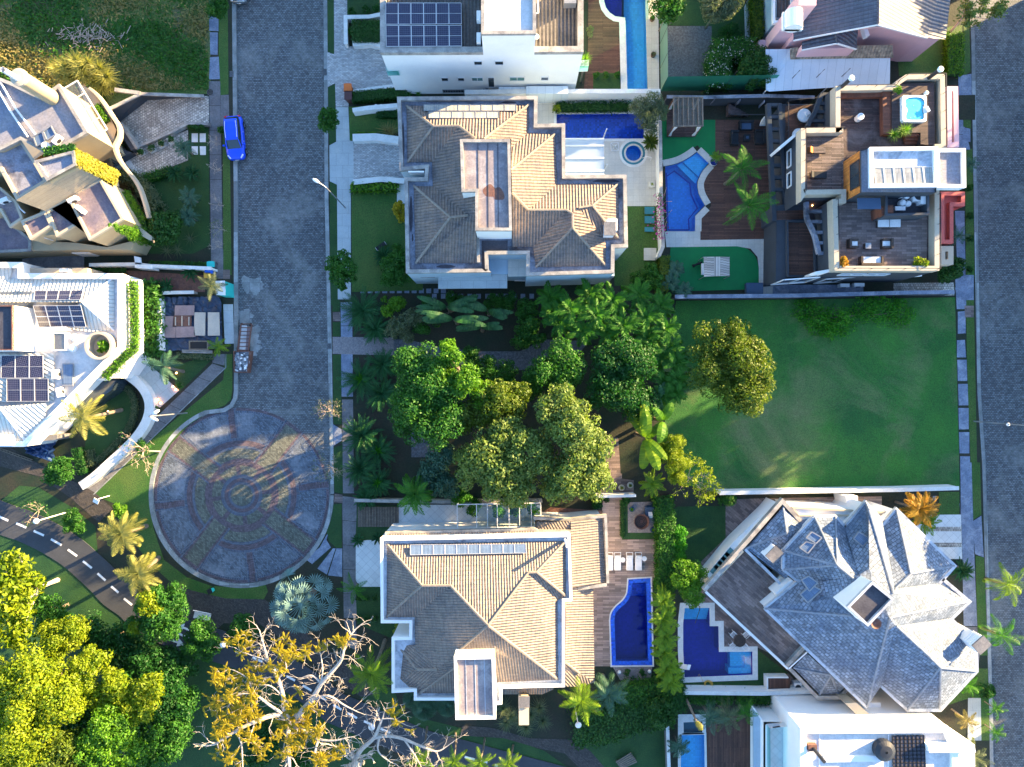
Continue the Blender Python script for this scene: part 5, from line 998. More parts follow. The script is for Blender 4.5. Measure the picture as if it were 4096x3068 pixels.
nf=thing('net_fence','tall green netting fence on bent posts around the grey sports court','fence',A4.p(110,500))
for t in('80,-300 95,870','95,875 1100,858'):
 a,b=A4(t,0);MB().face([(*a.xy,.3),(*b.xy,.3),(*b.xy,3.6),(*a.xy,3.6)]).build('net','net_green',nf)
for x,y in((88,180),(90,430),(93,660),(280,868),(480,866),(680,864),(860,862),(1030,860),(1240,858),(1460,850),(1690,842)):
 p=A4.p(x,y);MB().tube([p,p+Vector((0,0,3.4)),p+Vector((.3,.3,3.9))],.035,6).build('post','metal_dark',nf)
# ============ pools
def pool(label,water,depth=1.3,floor='pool_blue',wat='water',cop=None,cw=.4,cm='stone_white',level=-.08,loc=None,side=None):
 w=ccw(water);t=thing('swimming_pool',label,'pool',w[0]);b=MB();b.flat(w,-depth)
 b.build('basin',floor,t);MB().sides(w,-depth,.0).build('basin_wall',side or floor,t);MB().flat(inset(w,.005),level).build('water',wat,t)
 if cop:MB().rim(cop,cw,-.02,.05).build('coping',cm,t)
 elif cw:MB().rim(inset(w,-cw),cw,-.02,.05).build('coping',cm,t)
 return t
p=pool('long narrow sky-blue lap pool by the upper white house',W1a,1.2,'pool_sky',cw=0);MB().ribbon(A3('1846,150 1850,300 1860,680',.05),.02,-.02,.05,w2=.62).build('coping','stone_white',p);MB().flat(W1b,-.07).build('water','water_deep',p);MB().flat(W1b,-1.4).build('basin','pool_navy',p);MB().sides(W1b,-1.4,0).build('basin_wall','pool_navy',p)
MB().ribbon(A3('1680,-400 1686,-60 1690,10 1703,55 1730,92 1772,120 1846,130',.05),.0,-.02,.055,w2=.5).build('coping','stone_white',p)
p=pool('rectangular deep blue pool beside the tiled villa and clipped hedge',W2,1.4,'pool_deep',cw=.25,cm='stone_white')
p=pool('small round whirlpool ringed with dark stone beside the villa',WPo,.35,'pool_tealdark',cw=.32,cm='tile_cream')if 0 else pool('small round whirlpool ringed with dark stone beside the villa',WP,1.0,'pool_blue',cw=0)
o_,i_=WPo,WP;b=MB()
for k in range(32):b.face([o_[k].to_3d()+Vector((0,0,.07)),o_[(k+1)%32]+Vector((0,0,.07)),i_[(k+1)%32]+Vector((0,0,.02)),i_[k]+Vector((0,0,.02))])
b.build('stone_ring','pool_tealdark',p);MB().rim(circle(WPc,105/A3.sc*K0,32),.25,0,.09).build('coping','stone_white',p);MB().tube([WPc+Vector((.9,-.5,.1)),WPc+Vector((1.1,-.6,.9)),WPc+Vector((1.6,-.7,.9)),WPc+Vector((1.7,-.75,.1))],.03,8).build('handrail','metal_white',p)
p=pool('fan-shaped bright blue pool with pale coping beside green turf',W3,1.3,'pool_blue',cw=0)
b=MB();b.ribbon(smooth_path(A6('100,672 180,655 240,632 300,597 345,563',.05),3),.62,-.02,.05);b.ribbon(A6('345,565 437,652',.05),.62,-.02,.052);b.ribbon(smooth_path(A6('437,652 390,705 357,770 351,820 365,885 407,962',.05),4),.62,-.02,.054);b.ribbon(A6('405,965 334,1037 332,1150',.05),.62,-.02,.056)
b.build('coping','tile_cream',p);b=MB()
for q in('195,660 235,640 360,760 335,800','235,640 345,570 432,650 355,755'):b.flat(A6(q,-.5),-.55 if q[0]=='1' else-.35)
b.build('shallow_step','pool_sky',p);MB().ribbon(smooth_path(A6('130,745 180,710 290,800 300,880 345,980 280,1060 285,1140',-1.2),1),.1,-1.3,-1.2).build('lane_line','pool_line',p)
MB().ribbon(A6('118,720 130,1143 285,1143',-1.2),.1,-1.3,-1.19).build('lane_line','pool_line',p)
p=pool('curved navy tiled pool on the sandy deck beside the lower villa',W4,1.4,'pool_navy','water_deep',cw=.14,cm='stone_white',side='pool_deep')
q=inset(ccw(W4),.42);MB().rim(W4,.42,-.6,-.05).build('ledge','pool_deep',p);b=MB()
for i in range(4):b.prism(B8('%d,%d 1900,%d 1900,%d %d,%d'%(1795,590+i*22,590+i*22,612+i*22,1790,612+i*22),0),-1.4,-.25-i*.25)
b.build('steps','pool_deep',p)
p=pool('angular navy pool with wide white coping beside the slate-roofed house',W5,1.5,'pool_navy','water_deep',C2('262,240 553,237 556,395 630,395 634,617 920,617 928,905 255,928 240,400'),.0,cw=0)if 0 else pool('angular navy pool with wide white coping beside the slate-roofed house',W5,1.5,'pool_navy','water',cw=.52)
b=MB()
for i in range(5):b.prism(C2('%d,%d %d,%d %d,%d %d,%d'%(292,286+i*25,512,286+i*25,512,311+i*25,288,311+i*25),0),-1.5,-.25-i*.2)
b.prism(C2('690,662 880,662 880,700 690,700',-.4),-1.5,-.4);b.prism(C2('820,700 880,700 880,800 820,800',-.4),-1.5,-.4);b.prism(C2('675,800 880,800 880,855 675,855',-.4),-1.5,-.4);b.prism(C2('690,700 815,700 815,795 690,795',-.7),-1.5,-.7);b.build('steps','pool_sky',p)
MB().tube([C2.p(405,255,.1),C2.p(430,275,1.0),C2.p(428,300,.9),C2.p(390,415,.3)],.035,8).build('handrail','metal_dark',p);b=MB()
q=[C2.p(280,790,.05),C2.p(280,790,.9),C2.p(320,795,1.15),C2.p(345,797,.95)]
for a,d in zip(q[:-1],q[1:]):b.bar(a,d,.5,.08)
b.build('water_spout','metal_white',p)
p=pool('pale turquoise pool at the lower edge beside a brown deck',W6,1.0,'pool_sky',cw=.2);pool('small dark teal spa tub under the leaning palm at the lower edge',W6b,.7,'pool_tealdark',cw=.15)
t=thing('hot_tub','white square hot tub with turquoise water on the upper roof deck','hot tub',A7.p(1148,320,7.0))
R=A7('1070,228 1225,228 1232,240 1232,405 1222,412 1075,412 1064,400 1062,240',7.4);MB().sides(R,7.0,7.4).build('shell','tub_shell',t)
wt=smooth_path(A7('1085,260 1115,245 1180,243 1212,260 1218,290 1205,330 1212,360 1208,395 1150,400 1095,395 1090,365 1100,330 1080,300',7.4),3)[:-1]
MB().flat(R,7.4,[wt]).build('rim','tub_shell',t);MB().flat(wt,7.33).build('water','tub_water',t);MB().prism(A7('1100,285 1150,285 1150,325 1100,325',7.34),7.3,7.337).build('seat','tub_shell',t)if 0 else None
b=MB()
for x,y in((1090,290),(1200,265),(1205,300),(1150,380),(1120,385),(1190,380),(1165,340),(1140,300)):b.cyl(A7.p(x,y,7.34),.04,7.33,7.35,8)
b.build('jets','metal_grey',t);MB().box(A7.p(1240,325,7.5),(.25,.5,.1),.5).build('headrest','tub_shell',t)
# ============ plant builders
def rs(seed):return np.random.default_rng(seed)
def quads(P,N,size,asp,r):
 """a small diamond leaf at each point P, facing roughly N"""
 n=len(P);N=N/(np.linalg.norm(N,axis=1,keepdims=True)+1e-9);a=r.normal(size=(n,3));U=np.cross(N,a);U/=np.linalg.norm(U,axis=1,keepdims=True)+1e-9
 Vv=np.cross(N,U);s=(size*r.uniform(.6,1.3,n))[:,None]
 V=np.stack([P-Vv*s*.5,P+U*s*asp*.5,P+Vv*s*.5,P-U*s*asp*.5],1).reshape(-1,3)
 return V,np.arange(n*4).reshape(-1,4)
def clumps(blobs,seed,sub=.36,dens=1.0):
 r=rs(seed);o=[]
 for b in blobs:
  x,y,z,R=b[:4];rz=b[4]if len(b)>4 else R*.75;m=max(6,int(22*dens))
  d=r.normal(size=(m,3));d[:,2]=np.abs(d[:,2])*1.1-.25;d/=np.linalg.norm(d,axis=1,keepdims=True);k=r.uniform(.55,.82,m)
  for i in range(m):o.append((x+d[i,0]*R*k[i],y+d[i,1]*R*k[i],z+d[i,2]*rz*k[i],R*sub*r.uniform(.65,1.25)))
  o.append((x,y,z,R*.6))
 return np.array(o)
def crown(parent,blobs,m,size=.26,cover=5.0,seed=1,asp=.55,sub=.36,dens=1.0,name='crown'):
 r=rs(seed);B=clumps(blobs,seed,sub,dens);area=sum(pi*b[3]**2 for b in blobs);n=int(min(26000,cover*area/(size*size*asp*.5)))
 w=B[:,3]**2;idx=r.choice(len(B),n,p=w/w.sum());d=r.normal(size=(n,3));d[:,2]+=.35;d/=np.linalg.norm(d,axis=1,keepdims=True)
 P=B[idx,:3]+d*(B[idx,3]*(1-.3*r.random(n)**2))[:,None];P[:,2]=np.maximum(P[:,2],.06)
 V,F=quads(P,d+r.normal(scale=.55,size=(n,3)),size,asp,r);return npmesh(name,V,F,m,parent)
def wpt(v):return Vector((v.x,v.y,0))
def limbs(parent,base,blobs,r0,m='bark',lean=0):
 b=MB();z0=min(x[2]for x in blobs)*.55;top=Vector((base.x,base.y,z0));b.tube([base,base.lerp(top,.5)+Vector((.08,.05,0)),top],[r0*1.25,r0,r0*.85],8)
 for x in blobs:
  e=Vector(x[:3]);b.tube([top,top.lerp(e,.5)+Vector((0,0,.25)),e],[r0*.7,r0*.5,r0*.2],6)
  for k in range(3):a=k*2.1+x[0];b.tube([top.lerp(e,.7),e+Vector((cos(a),sin(a),.2))*x[3]*.6],[r0*.35,r0*.1],5)
 return b.build('trunk',m,parent)
SEED=[100]
def sd():SEED[0]+=1;return SEED[0]
def tree(label,crop,bl,m,name='broadleaf_tree',size=.26,cover=5.0,r0=.2,cat='tree',group=None,sub=.36,dens=1.0,bark='bark',asp=.55):
 """bl: x, y, z, radius in metres of each main lump of the crown, placed at its own height"""
 blobs=[]
 for t in bl.split():x,y,z,R=[float(a)for a in t.split(',')];p=crop.p(x,y,z);blobs.append((p.x,p.y,z,R))
 base=Vector((sum(b[0]for b in blobs)/len(blobs),sum(b[1]for b in blobs)/len(blobs),0));t=thing(name,label,cat,base,group)
 limbs(t,base,blobs,r0,bark);crown(t,blobs,m,size,cover,sd(),asp,sub,dens);return t
def bush(label,crop,bl,m,size=.18,cover=5.0,name='shrub',cat='shrub',group=None,sub=.36,asp=.6):
 return tree(label,crop,bl,m,name,size,cover,.05,cat,group,sub,.7,asp=asp)
def frond(L,e0,droop,nl,ll,lw,hang,r,fwd=.6,side=0.0):
 """one feather leaf along +x: midrib and leaflets"""
 n=10;s=np.linspace(0,1,n);a=e0-droop*s**1.4;dx=np.cos(a)*L/n;dz=np.sin(a)*L/n
 X=np.concatenate([[0],np.cumsum(dx)[:-1]]);Z=np.concatenate([[0],np.cumsum(dz)[:-1]]);Y=side*s**2*L
 V=[];F=[]
 wr=.035*(1.1-s)
 for i in range(n):V+=[(X[i],Y[i]-wr[i],Z[i]),(X[i],Y[i]+wr[i],Z[i])]
 for i in range(n-1):F.append((2*i,2*i+1,2*i+3,2*i+2))
 t=np.linspace(.08,1,nl)
 for k in range(nl):
  x,z,y=np.interp(t[k],s,X),np.interp(t[k],s,Z),np.interp(t[k],s,Y);al=np.interp(t[k],s,a);lk=ll*(sin(pi*min(1,.12+t[k]*.86))**.6+.08)
  for sg in(-1,1):
   f=fwd+.5*t[k]+r.normal(scale=.07);d=np.array([cos(f-.0)*.0+sin(f)*cos(al),sg*cos(f),sin(f)*sin(al)-hang+r.normal(scale=.12)]);d/=np.linalg.norm(d);w=np.array([lw/2,0,0])*1.0
   p=np.array([x,y,z]);mid=p+d*lk*.5+np.array([0,0,.03]);tip=p+d*lk+np.array([0,0,-hang*lk*.35]);i=len(V)
   V+=[tuple(p),tuple(mid+w),tuple(tip),tuple(mid-w)];F.append((i,i+1,i+2,i+3))
 return np.array(V),np.array(F)
def spin(V,az,pos,tilt=0.0):
 c,s=cos(az),sin(az);o=V.copy();o[:,0]=V[:,0]*c-V[:,1]*s;o[:,1]=V[:,0]*s+V[:,1]*c;return o+np.array(pos)
def join(parts):
 Vs=[];Fs=[];k=0
 for V,F in parts:Vs.append(V);Fs.append(F+k);k+=len(V)
 return np.concatenate(Vs),np.concatenate(Fs)
def feather(parent,p,nf,L,m,e=(1.1,-.1),droop=1.3,nl=26,ll=.55,lw=.05,hang=.25,seed=1,name='crown',az=None,fwd=.6):
 r=rs(seed);fr=[]
 for i in range(nf):
  u=i/max(1,nf-1);a=(az[i%len(az)]+r.normal(scale=.08))if az else i*2.39996+r.normal(scale=.15)
  V,F=frond(L*r.uniform(.82,1.08),e[0]+(e[1]-e[0])*u+r.normal(scale=.08),droop*r.uniform(.8,1.2),nl,ll,lw,hang,r,fwd,r.normal(scale=.08));fr.append((spin(V,a,(p.x,p.y,p.z)),F))
 V,F=join(fr);V[:,2]=np.maximum(V[:,2],.05);return npmesh(name,V,F,m,parent)
def trunk(parent,a,b,r0,r1,m='bark',bend=.15):
 a,b=Vector(a),Vector(b);mid=a.lerp(b,.5)+Vector((bend*.4,-bend*.3,0));return MB().tube([a,a.lerp(mid,.5),mid,mid.lerp(b,.5),b],[r0*1.3,r0,(r0+r1)/2,r1,r1*.9],9).build('trunk',m,parent)
def palm(label,crop,x,y,z,nf,L,m,base=None,name='palm_tree',cat='palm',group=None,tr=.14,new=None,bark='bark',**k):
 p=crop.p(x,y,z);b=crop.p(*base)if base else wpt(p);t=thing(name,label,cat,b,group);trunk(t,b,p,tr,tr*.75,bark);feather(t,p,nf,L,m,seed=sd(),**k)
 if new:feather(t,p+Vector((0,0,.05)),7,L*.55,new,(1.25,.7),.9,18,.3,.05,.1,seed=sd(),name='young_fronds')
 return t
def cycad(label,crop,x,y,R,m='lf_cycad',new=None,group=None,z=.5,nf=34):
 p=crop.p(x,y,z);t=thing('cycad',label,'cycad',wpt(p),group);MB().lathe(p,[(.22,0),(.24,z*.6),(.12,z)],10).build('stem','bark',t)
 feather(t,p,nf,R*1.15,m,(1.0,.1),.55,22,R*.2,.085,.05,sd(),fwd=.75)
 if new:feather(t,p+Vector((0,0,.1)),16,R*.5,new,(1.2,.45),.5,20,R*.09,.05,.0,sd(),name='young_fronds',fwd=.8)
 return t
def fanpalm(label,crop,x,y,z,nf,pet,R,m,base=None,group=None,bark='bark',tr=.2,name='fan_palm',seg=22):
 p=crop.p(x,y,z);b=crop.p(*base)if base else wpt(p);t=thing(name,label,'palm',b,group);trunk(t,b,p,tr,tr*.8,bark);r=rs(sd());fr=[]
 for i in range(nf):
  u=(i+.5)/nf;el=1.25-1.75*u+r.normal(scale=.1);a=i*2.39996+r.normal(scale=.1);Lp=pet*(.55+.55*u)*r.uniform(.85,1.1);Rr=R*r.uniform(.85,1.1);V=[];F=[]
  ex,ez=cos(el)*Lp,sin(el)*Lp;V+=[(0,-.03,0),(0,.03,0),(ex,.025,ez),(ex,-.025,ez)];F.append((0,1,2,3));tilt=el-.55
  for k in range(seg):
   g=-1.95+3.9*k/(seg-1);dg=3.9/(seg-1)*.5;rr=Rr*(1-.12*abs(g)/1.95)*r.uniform(.93,1.05);fold=.09*abs(g)
   def Q(ang,rad,dz=0.0):
    lx,ly=cos(ang)*rad,sin(ang)*rad;lz=-.16*(rad/Rr)**2*rad+abs(sin(ang))*rad*.22+dz
    return(ex+lx*cos(tilt)-lz*sin(tilt),ly,ez+lx*sin(tilt)+lz*cos(tilt))
   i0=len(V);V+=[(ex,0,ez),Q(g-dg*.62,rr*.66),Q(g,rr,-.1*rr),Q(g+dg*.62,rr*.66,.07*rr)];F.append((i0,i0+1,i0+2,i0+3))
  fr.append((spin(np.array(V),a,(p.x,p.y,p.z)),np.array(F)))
 V,F=join(fr);V[:,2]=np.maximum(V[:,2],.05);npmesh('crown',V,F,m,t);return t
def blades(parent,p,n,L,w,m,e=(1.4,.1),seed=1,spread=0.0,name='foliage',droop=.4):
 r=rs(seed);fr=[]
 for i in range(n):
  el=e[0]+(e[1]-e[0])*(i/n)+r.normal(scale=.1);a=i*2.39996;l=L*r.uniform(.7,1.1);q=[0,.5,1];V=[]
  for s in q:V+=[(cos(el-droop*s)*l*s,-w/2*(1-s*.9),sin(el-droop*s)*l*s),(cos(el-droop*s)*l*s,w/2*(1-s*.9),sin(el-droop*s)*l*s)]
  o=r.normal(scale=spread,size=2)if spread else(0,0);fr.append((spin(np.array(V),a,(p.x+o[0],p.y+o[1],p.z)),np.array([(0,1,3,2),(2,3,5,4)])))
 V,F=join(fr);V[:,2]=np.maximum(V[:,2],.05);return npmesh(name,V,F,m,parent)
def spiky(label,crop,pts,L,w,m,n=60,name='yucca',cat='yucca',e=(1.4,.0),z=.4,group=None,droop=.4):
 """a clump of sword-leaf rosettes"""
 P=[crop.p(*[float(a)for a in t.split(',')])for t in pts.split()];t=thing(name,label,cat,wpt(P[0]),group)
 b=MB()
 for p in P:b.tube([wpt(p),p],[.1,.07],7)
 b.build('stem','bark',t)
 for p in P:blades(t,p,n,L,w,m,e,sd(),name='rosette',droop=droop)
 return t
def paddle(L,w,e0,droop,r,torn=9):
 V=[];F=[];n=torn*2;s=np.linspace(.18,1,n+1);a=e0-droop*s**1.3;X=np.cumsum(np.cos(a))*L/n;Z=np.cumsum(np.sin(a))*L/n;V+=[(0,-.04,0),(0,.04,0),(X[0],.04,Z[0]),(X[0],-.04,Z[0])];F.append((0,1,2,3))
 for k in range(n):
  h0,h1=[w*.5*(sin(pi*min(1,.05+.95*(k+q)/n))**.45)for q in(0,1)]
  for sg in(-1,1):
   dz=-.25*h0+r.normal(scale=.05)*(k%2)+.1*h0;i=len(V);V+=[(X[k],0,Z[k]),(X[k+1],0,Z[k+1]),(X[k+1]+.04,sg*h1,Z[k+1]+dz),(X[k]+.06,sg*h0,Z[k]+dz)];F.append((i,i+1,i+2,i+3))
 return np.array(V),np.array(F)
def ravenala(label,crop,x,y,z,n,L,w,m,axis,spread=.25,base=None,name='traveller_palm',cat='palm',droop=1.2):
 """big paddle leaves held in one upright fan along direction axis"""
 p=crop.p(x,y,z);b=crop.p(*base)if base else wpt(p);t=thing(name,label,cat,b);trunk(t,b,p,.16,.12);r=rs(sd());fr=[]
 for i in range(n):
  u=2*i/(n-1)-1;el=1.35-abs(u)*1.1;a=axis+(pi if u<0 else 0)+r.normal(scale=spread);V,F=paddle(L*r.uniform(.85,1.1),w*r.uniform(.85,1.15),el,droop,r);V[:,2]+=r.uniform(-.1,.1);fr.append((spin(V,a,(p.x,p.y,p.z+.1)),F))
 V,F=join(fr);npmesh('leaves',V,F,m,t);return t
def hedge(label,pts,w,h,m='lf_hedge',size=.16,name='hedge',z0=0.0,cat='hedge',cover=2.6,w2=None,rough=.06,group=None,flower=None):
 """a clipped hedge: a leafy skin on a solid core along pts"""
 w2=w if w2 is None else w2;t=thing(name,label,cat,(pts[0].x,pts[0].y,z0),group);core=MB().ribbon(pts,w*.85,z0,z0+h*.92,w2=w2*.85).build('core','lawn_dark',t);r=rs(sd());PP=[];NN=[]
 for a,b in zip(pts[:-1],pts[1:]):
  d=Vector((b.x-a.x,b.y-a.y,0));L=d.length
  if L<1e-3:continue
  d.normalize();q=Vector((-d.y,d.x,0));n=int(cover*L*(w+w2+2*h)/(size*size*.3));s=r.uniform(-.03,1.03,n)*L;v=r.uniform(-w2-h,w+h,n)
  y=np.clip(v,-w2,w);z=h-np.maximum(0,np.abs(v-y));P=np.stack([a.x+d.x*s+q.x*y,a.y+d.y*s+q.y*y,z0+z],1)+r.normal(scale=rough,size=(n,3));P[:,2]=np.maximum(P[:,2],.05)
  top=(v==y);N=np.where(top[:,None],np.array([[0,0,1.0]]),np.sign(v)[:,None]*np.array([[q.x,q.y,.3]]));PP.append(P);NN.append(N)
 P=np.concatenate(PP);N=np.concatenate(NN);V,F=quads(P,N+r.normal(scale=.5,size=N.shape),size,.55,r);npmesh('foliage',V,F,m,t)
 if flower:
  k=r.choice(len(P),min(len(P),flower[1]));V,F=quads(P[k]+np.array([0,0,.06]),N[k]+np.array([0,0,.6]),.13,.9,r);npmesh('blossom',V,F,flower[0],t)
 return t
def branches(b,p,d,L,r0,depth,r,n=5,up=.12,twig=.02,spread=.55,k2=(2,3)):
 """grow a bare limb and its side limbs into mesh builder b; returns tip points"""
 tips=[];q=Vector(p);dd=Vector(d).normalized();path=[q.copy()];m=4
 for i in range(m):dd=(dd+Vector((r.normal(scale=.2),r.normal(scale=.2),r.normal(scale=.1)+up*.3))).normalized();q=q+dd*L/m;path.append(q.copy())
 b.tube(path,[r0*(1-.5*i/m)for i in range(m+1)],n,cap=False)
 if depth==0:return[q]
 for k in range(r.integers(k2[0],k2[1]+1)):
  a=Vector((r.normal(scale=spread),r.normal(scale=spread),r.normal(scale=spread*.4)+up));s=path[-1]if k<2 else path[r.integers(2,m)]
  tips+=branches(b,s,dd+a,L*r.uniform(.55,.8),max(twig,r0*.52),depth-1,r,max(3,n-1),up,twig,spread,k2)
 return tips
def baretree(label,crop,x,y,z,L,depth=3,r0=.07,m='twig',base=None,leaf=None,nleaf=300,cat='tree',name='bare_tree',lsize=.14,spread=.7,up=.1,group=None,twig=.016):
 p=crop.p(x,y,z*.45);bs=crop.p(*base)if base else wpt(p);t=thing(name,label,cat,bs,group);r=rs(sd());b=MB();b.tube([bs,bs.lerp(p,.5),p],[r0*1.3,r0*1.1,r0],7,cap=False);tips=[]
 for k in range(6):a=k*1.05+r.normal(scale=.2);tips+=branches(b,p,(cos(a)*.9,sin(a)*.9,.75),L,r0*.7,depth,r,5,up,twig,spread)
 b.build('branches',m,t)
 if leaf:
  T=np.array([tuple(q)for q in tips]);i=r.choice(len(T),nleaf);P=T[i]+r.normal(scale=.16,size=(nleaf,3));V,F=quads(P,r.normal(size=(nleaf,3))+np.array([0,0,.8]),lsize,.55,r);npmesh('foliage',V,F,leaf,t)
 return t
leafmat('lf_sage',(0.055,0.12,0.025),(0.20,0.26,0.06));leafmat('lf_olive',(0.03,0.075,0.008),(0.13,0.18,0.014));leafmat('lf_orange',(0.20,0.15,0.015),(0.45,0.22,0.02))
# ---- the thick garden between the two villas
c=B4
tree('pale sage domed tree, the large one nearest the lower villa roof',c,'1000,1050,6.2,3.0 1190,1040,6.6,2.7 900,1130,5.4,2.4 1090,1210,5.6,2.7 1080,930,6.6,2.0','lf_sage',size=.3,r0=.3,sub=.3,dens=1.5)
tree('tall pale sage tree to the right of the domed sage tree',c,'1370,790,7.2,2.3 1480,900,7.4,2.6 1560,1010,7.0,2.3 1480,1120,6.6,3.0 1580,1200,6.0,2.0 1380,1230,5.8,2.2','lf_sage',size=.3,r0=.3,sub=.3,dens=1.4)
tree('big dark green tree at the left of the thick garden',c,'560,560,5.6,2.7 560,740,6.0,2.9 680,850,6.0,2.7 640,640,6.6,2.6 520,860,4.6,2.2','lf_mid',size=.26,r0=.28)
tree('lumpy sunlit top of the dark garden tree, sunlight put into its yellow-green leaves',c,'730,480,7.6,1.25 690,590,7.2,1.3 820,620,7.4,1.6 730,420,6.8,.8 930,700,6.6,1.3','lf_bright',size=.24,r0=.16)  # lit top of the dark tree above, its sunlight put into brighter leaves
tree('olive brown tree in the middle of the thick garden',c,'1020,740,6.4,2.1 900,790,6.0,1.7 1120,720,6.2,1.6 1080,830,5.8,1.6 820,850,5.8,1.3','lf_olive',size=.26,r0=.22)
tree('bright green round tree beside the gravel garden path',c,'1300,580,4.6,2.0 1400,520,4.8,2.1 1410,640,4.6,2.0 1210,650,4.0,1.5','lf_mid',size=.24,r0=.2)
tree('dark green tree with yellow sprigs beside the leafy palm row',c,'1650,560,5.0,2.3 1800,500,5.0,2.4 1760,680,5.2,2.3 1640,700,5.0,1.8 1850,760,4.6,1.8','lf_deep',size=.25,r0=.22)
bush('bluish green low tree left of the domed sage tree',c,'690,1060,3.6,1.5 640,1150,3.2,1.4 700,1240,3.2,1.4 600,1210,2.8,1.2','lf_blue',.22)
bush('low dark shrubs under the olive tree beside the gravel path',c,'960,560,2.4,1.3 1080,570,2.4,1.3 870,520,2.2,1.1 1000,640,2.6,1.6 860,460,2.4,.9','lf_mid',.2)
bush('tall mid-green shrub above the gravel path bend',c,'1190,300,2.6,1.2 1160,390,2.2,1.0 1240,370,2.2,1.0 1190,200,2.4,1.2','lf_mid',.2)
bush('yellow-green shrub beside the top cycad',c,'370,210,1.8,.7 410,180,1.8,.8 440,160,1.6,.7 350,140,1.2,.4','lf_bright',.17)
bush('grey twiggy shrub below the yellow-green shrub',c,'450,290,2.2,1.1 520,250,2.2,1.0 410,330,1.8,.9 480,360,1.8,.8','lf_grey',.17)
bush('dark shrub line under the traveller palms',c,'760,160,1.6,1.0 1000,170,1.8,1.1 1080,150,1.8,1.0 620,170,1.6,1.0 560,300,1.8,1.0 640,250,1.6,1.0','lf_mid',.18)
ravenala('wide dark traveller palm fan, upper one near the villa wall',c,720,190,3.6,13,3.0,.55,'lf_banana',0.12,.18)
ravenala('wide dark traveller palm fan with the longest horizontal leaves',c,760,262,4.2,9,3.0,.6,'lf_banana',-.08,.12)
ravenala('wide dark traveller palm fan, lower right of the group',c,920,312,3.4,8,2.4,.5,'lf_banana',.05,.12)
ravenala('dark traveller palm fan, right end of the group',c,960,210,3.6,9,2.3,.55,'lf_banana',-.25,.3)
for i,(x,y,z,L)in enumerate(((1330,130,3.6,1.9),(1450,200,4.4,2.2),(1560,110,4.0,2.0),(1600,240,4.6,2.2),(1520,330,4.0,2.0),(1700,150,4.0,2.0),(1760,300,4.4,2.1),(1850,110,3.8,1.9),(1890,250,4.2,2.0),(1980,180,4.0,1.9),(2010,320,4.2,1.9),(1380,280,3.8,1.9),(1900,370,4.0,1.8),(1340,220,3.6,1.7),(1660,340,3.8,1.8))):
 palm('lush green feather palm in the dense palm row under the tiled villa',c,x,y,z,11,L,'lf_palm',name='feather_palm',group='palms in the row under the tiled villa',e=(1.25,.05),droop=1.2,nl=18,ll=.5,lw=.17,hang=.15,tr=.08)
for i,(x,y,z,L)in enumerate(((2030,430,4.2,1.8),(2070,520,4.2,1.7),(1980,480,4.0,1.8),(2080,610,4.2,1.7),(2000,620,4.0,1.8),(2060,690,4.0,1.6),(1990,700,3.8,1.7))):
 palm('lush feather palm in the column beside the lawn tree',c,x,y,z,11,L,'lf_palm',name='feather_palm',group='palms in the column beside the lawn tree',e=(1.25,.1),droop=1.3,nl=20,ll=.42,lw=.12,hang=.15,tr=.08)
ravenala('sunlit yellow-green traveller palm with long drooping paddle leaves',c,1890,960,5.0,9,3.2,.95,'lf_palm_y',1.85,.25)
ravenala('sunlit traveller palm behind the drooping one',c,1990,860,4.6,7,2.2,.9,'lf_bright',1.3,.35)
ravenala('dark traveller palm at the top of the sunlit pair',c,1975,730,4.2,6,1.6,.5,'lf_banana',1.5,.3)
bush('fine feathery yellow bamboo clump beside the bare bush',c,'2040,1000,4.4,1.3 2070,1100,4.2,1.4 1990,1050,4.0,1.1 2080,1180,3.4,1.1','lf_yellow',.24,name='bamboo',cat='bamboo',asp=.25)
palm('short yellow palm below the sunlit traveller palms',c,1925,1230,2.4,14,1.7,'lf_palm_y',e=(1.1,-.1),nl=18,ll=.35,lw=.09)
baretree('bare pinkish bush at the corner of the empty lawn',c,2150,1200,3.4,1.3,3,.06,leaf='lf_yellow',nleaf=1400,lsize=.22,spread=.6)
for(x,y,R,nw,lab)in((225,215,2.35,None,'dark cycad at the top of the row, biggest crown'),(305,320,1.8,None,'dark cycad tucked below the topmost big cycad'),(215,615,2.2,'lf_cyc_new','dark cycad with a fresh green heart above the gap in the row'),(340,530,1.8,None,'dark cycad beside the gravel driveway, right of the heart one'),(335,700,1.9,None,'dark cycad below the driveway pair, towards the dark tree'),(220,945,2.2,None,'plain dark cycad in the lower cycad group, upper left one'),(318,1035,1.9,'lf_cyc_new','dark cycad with the brightest wide green heart, lower group'),(212,1145,1.9,'lf_cycad','dark cycad with a thin pale heart at the pavement, lower group'),(315,1225,1.7,'lf_cyc_new','dark cycad with a green heart, lowest of the row'),(240,1310,1.3,None,'small dark cycad by the slatted gate')):
 cycad(lab,c,x,y,R,new=nw,group='cycads along the pavement')
palm('lush bushy palm left of the glass canopy, red-tipped fronds',c,530,1290,3.8,20,2.4,'lf_palm',e=(1.2,-.1),nl=22,ll=.5,lw=.12,hang=.2)
bush('dark banana-like shrubs along the wall above the glass canopy',c,'880,1370,1.6,.9 1020,1385,1.8,.8 1130,1375,1.8,.8 1230,1375,1.8,.7 800,1310,2,1.0','lf_palm',.3,asp=.25)
bush('round dark tufted shrub beside the timber path gate',c,'1605,1345,.6,.6 1600,1340,.5,.5','lf_deep',.14)
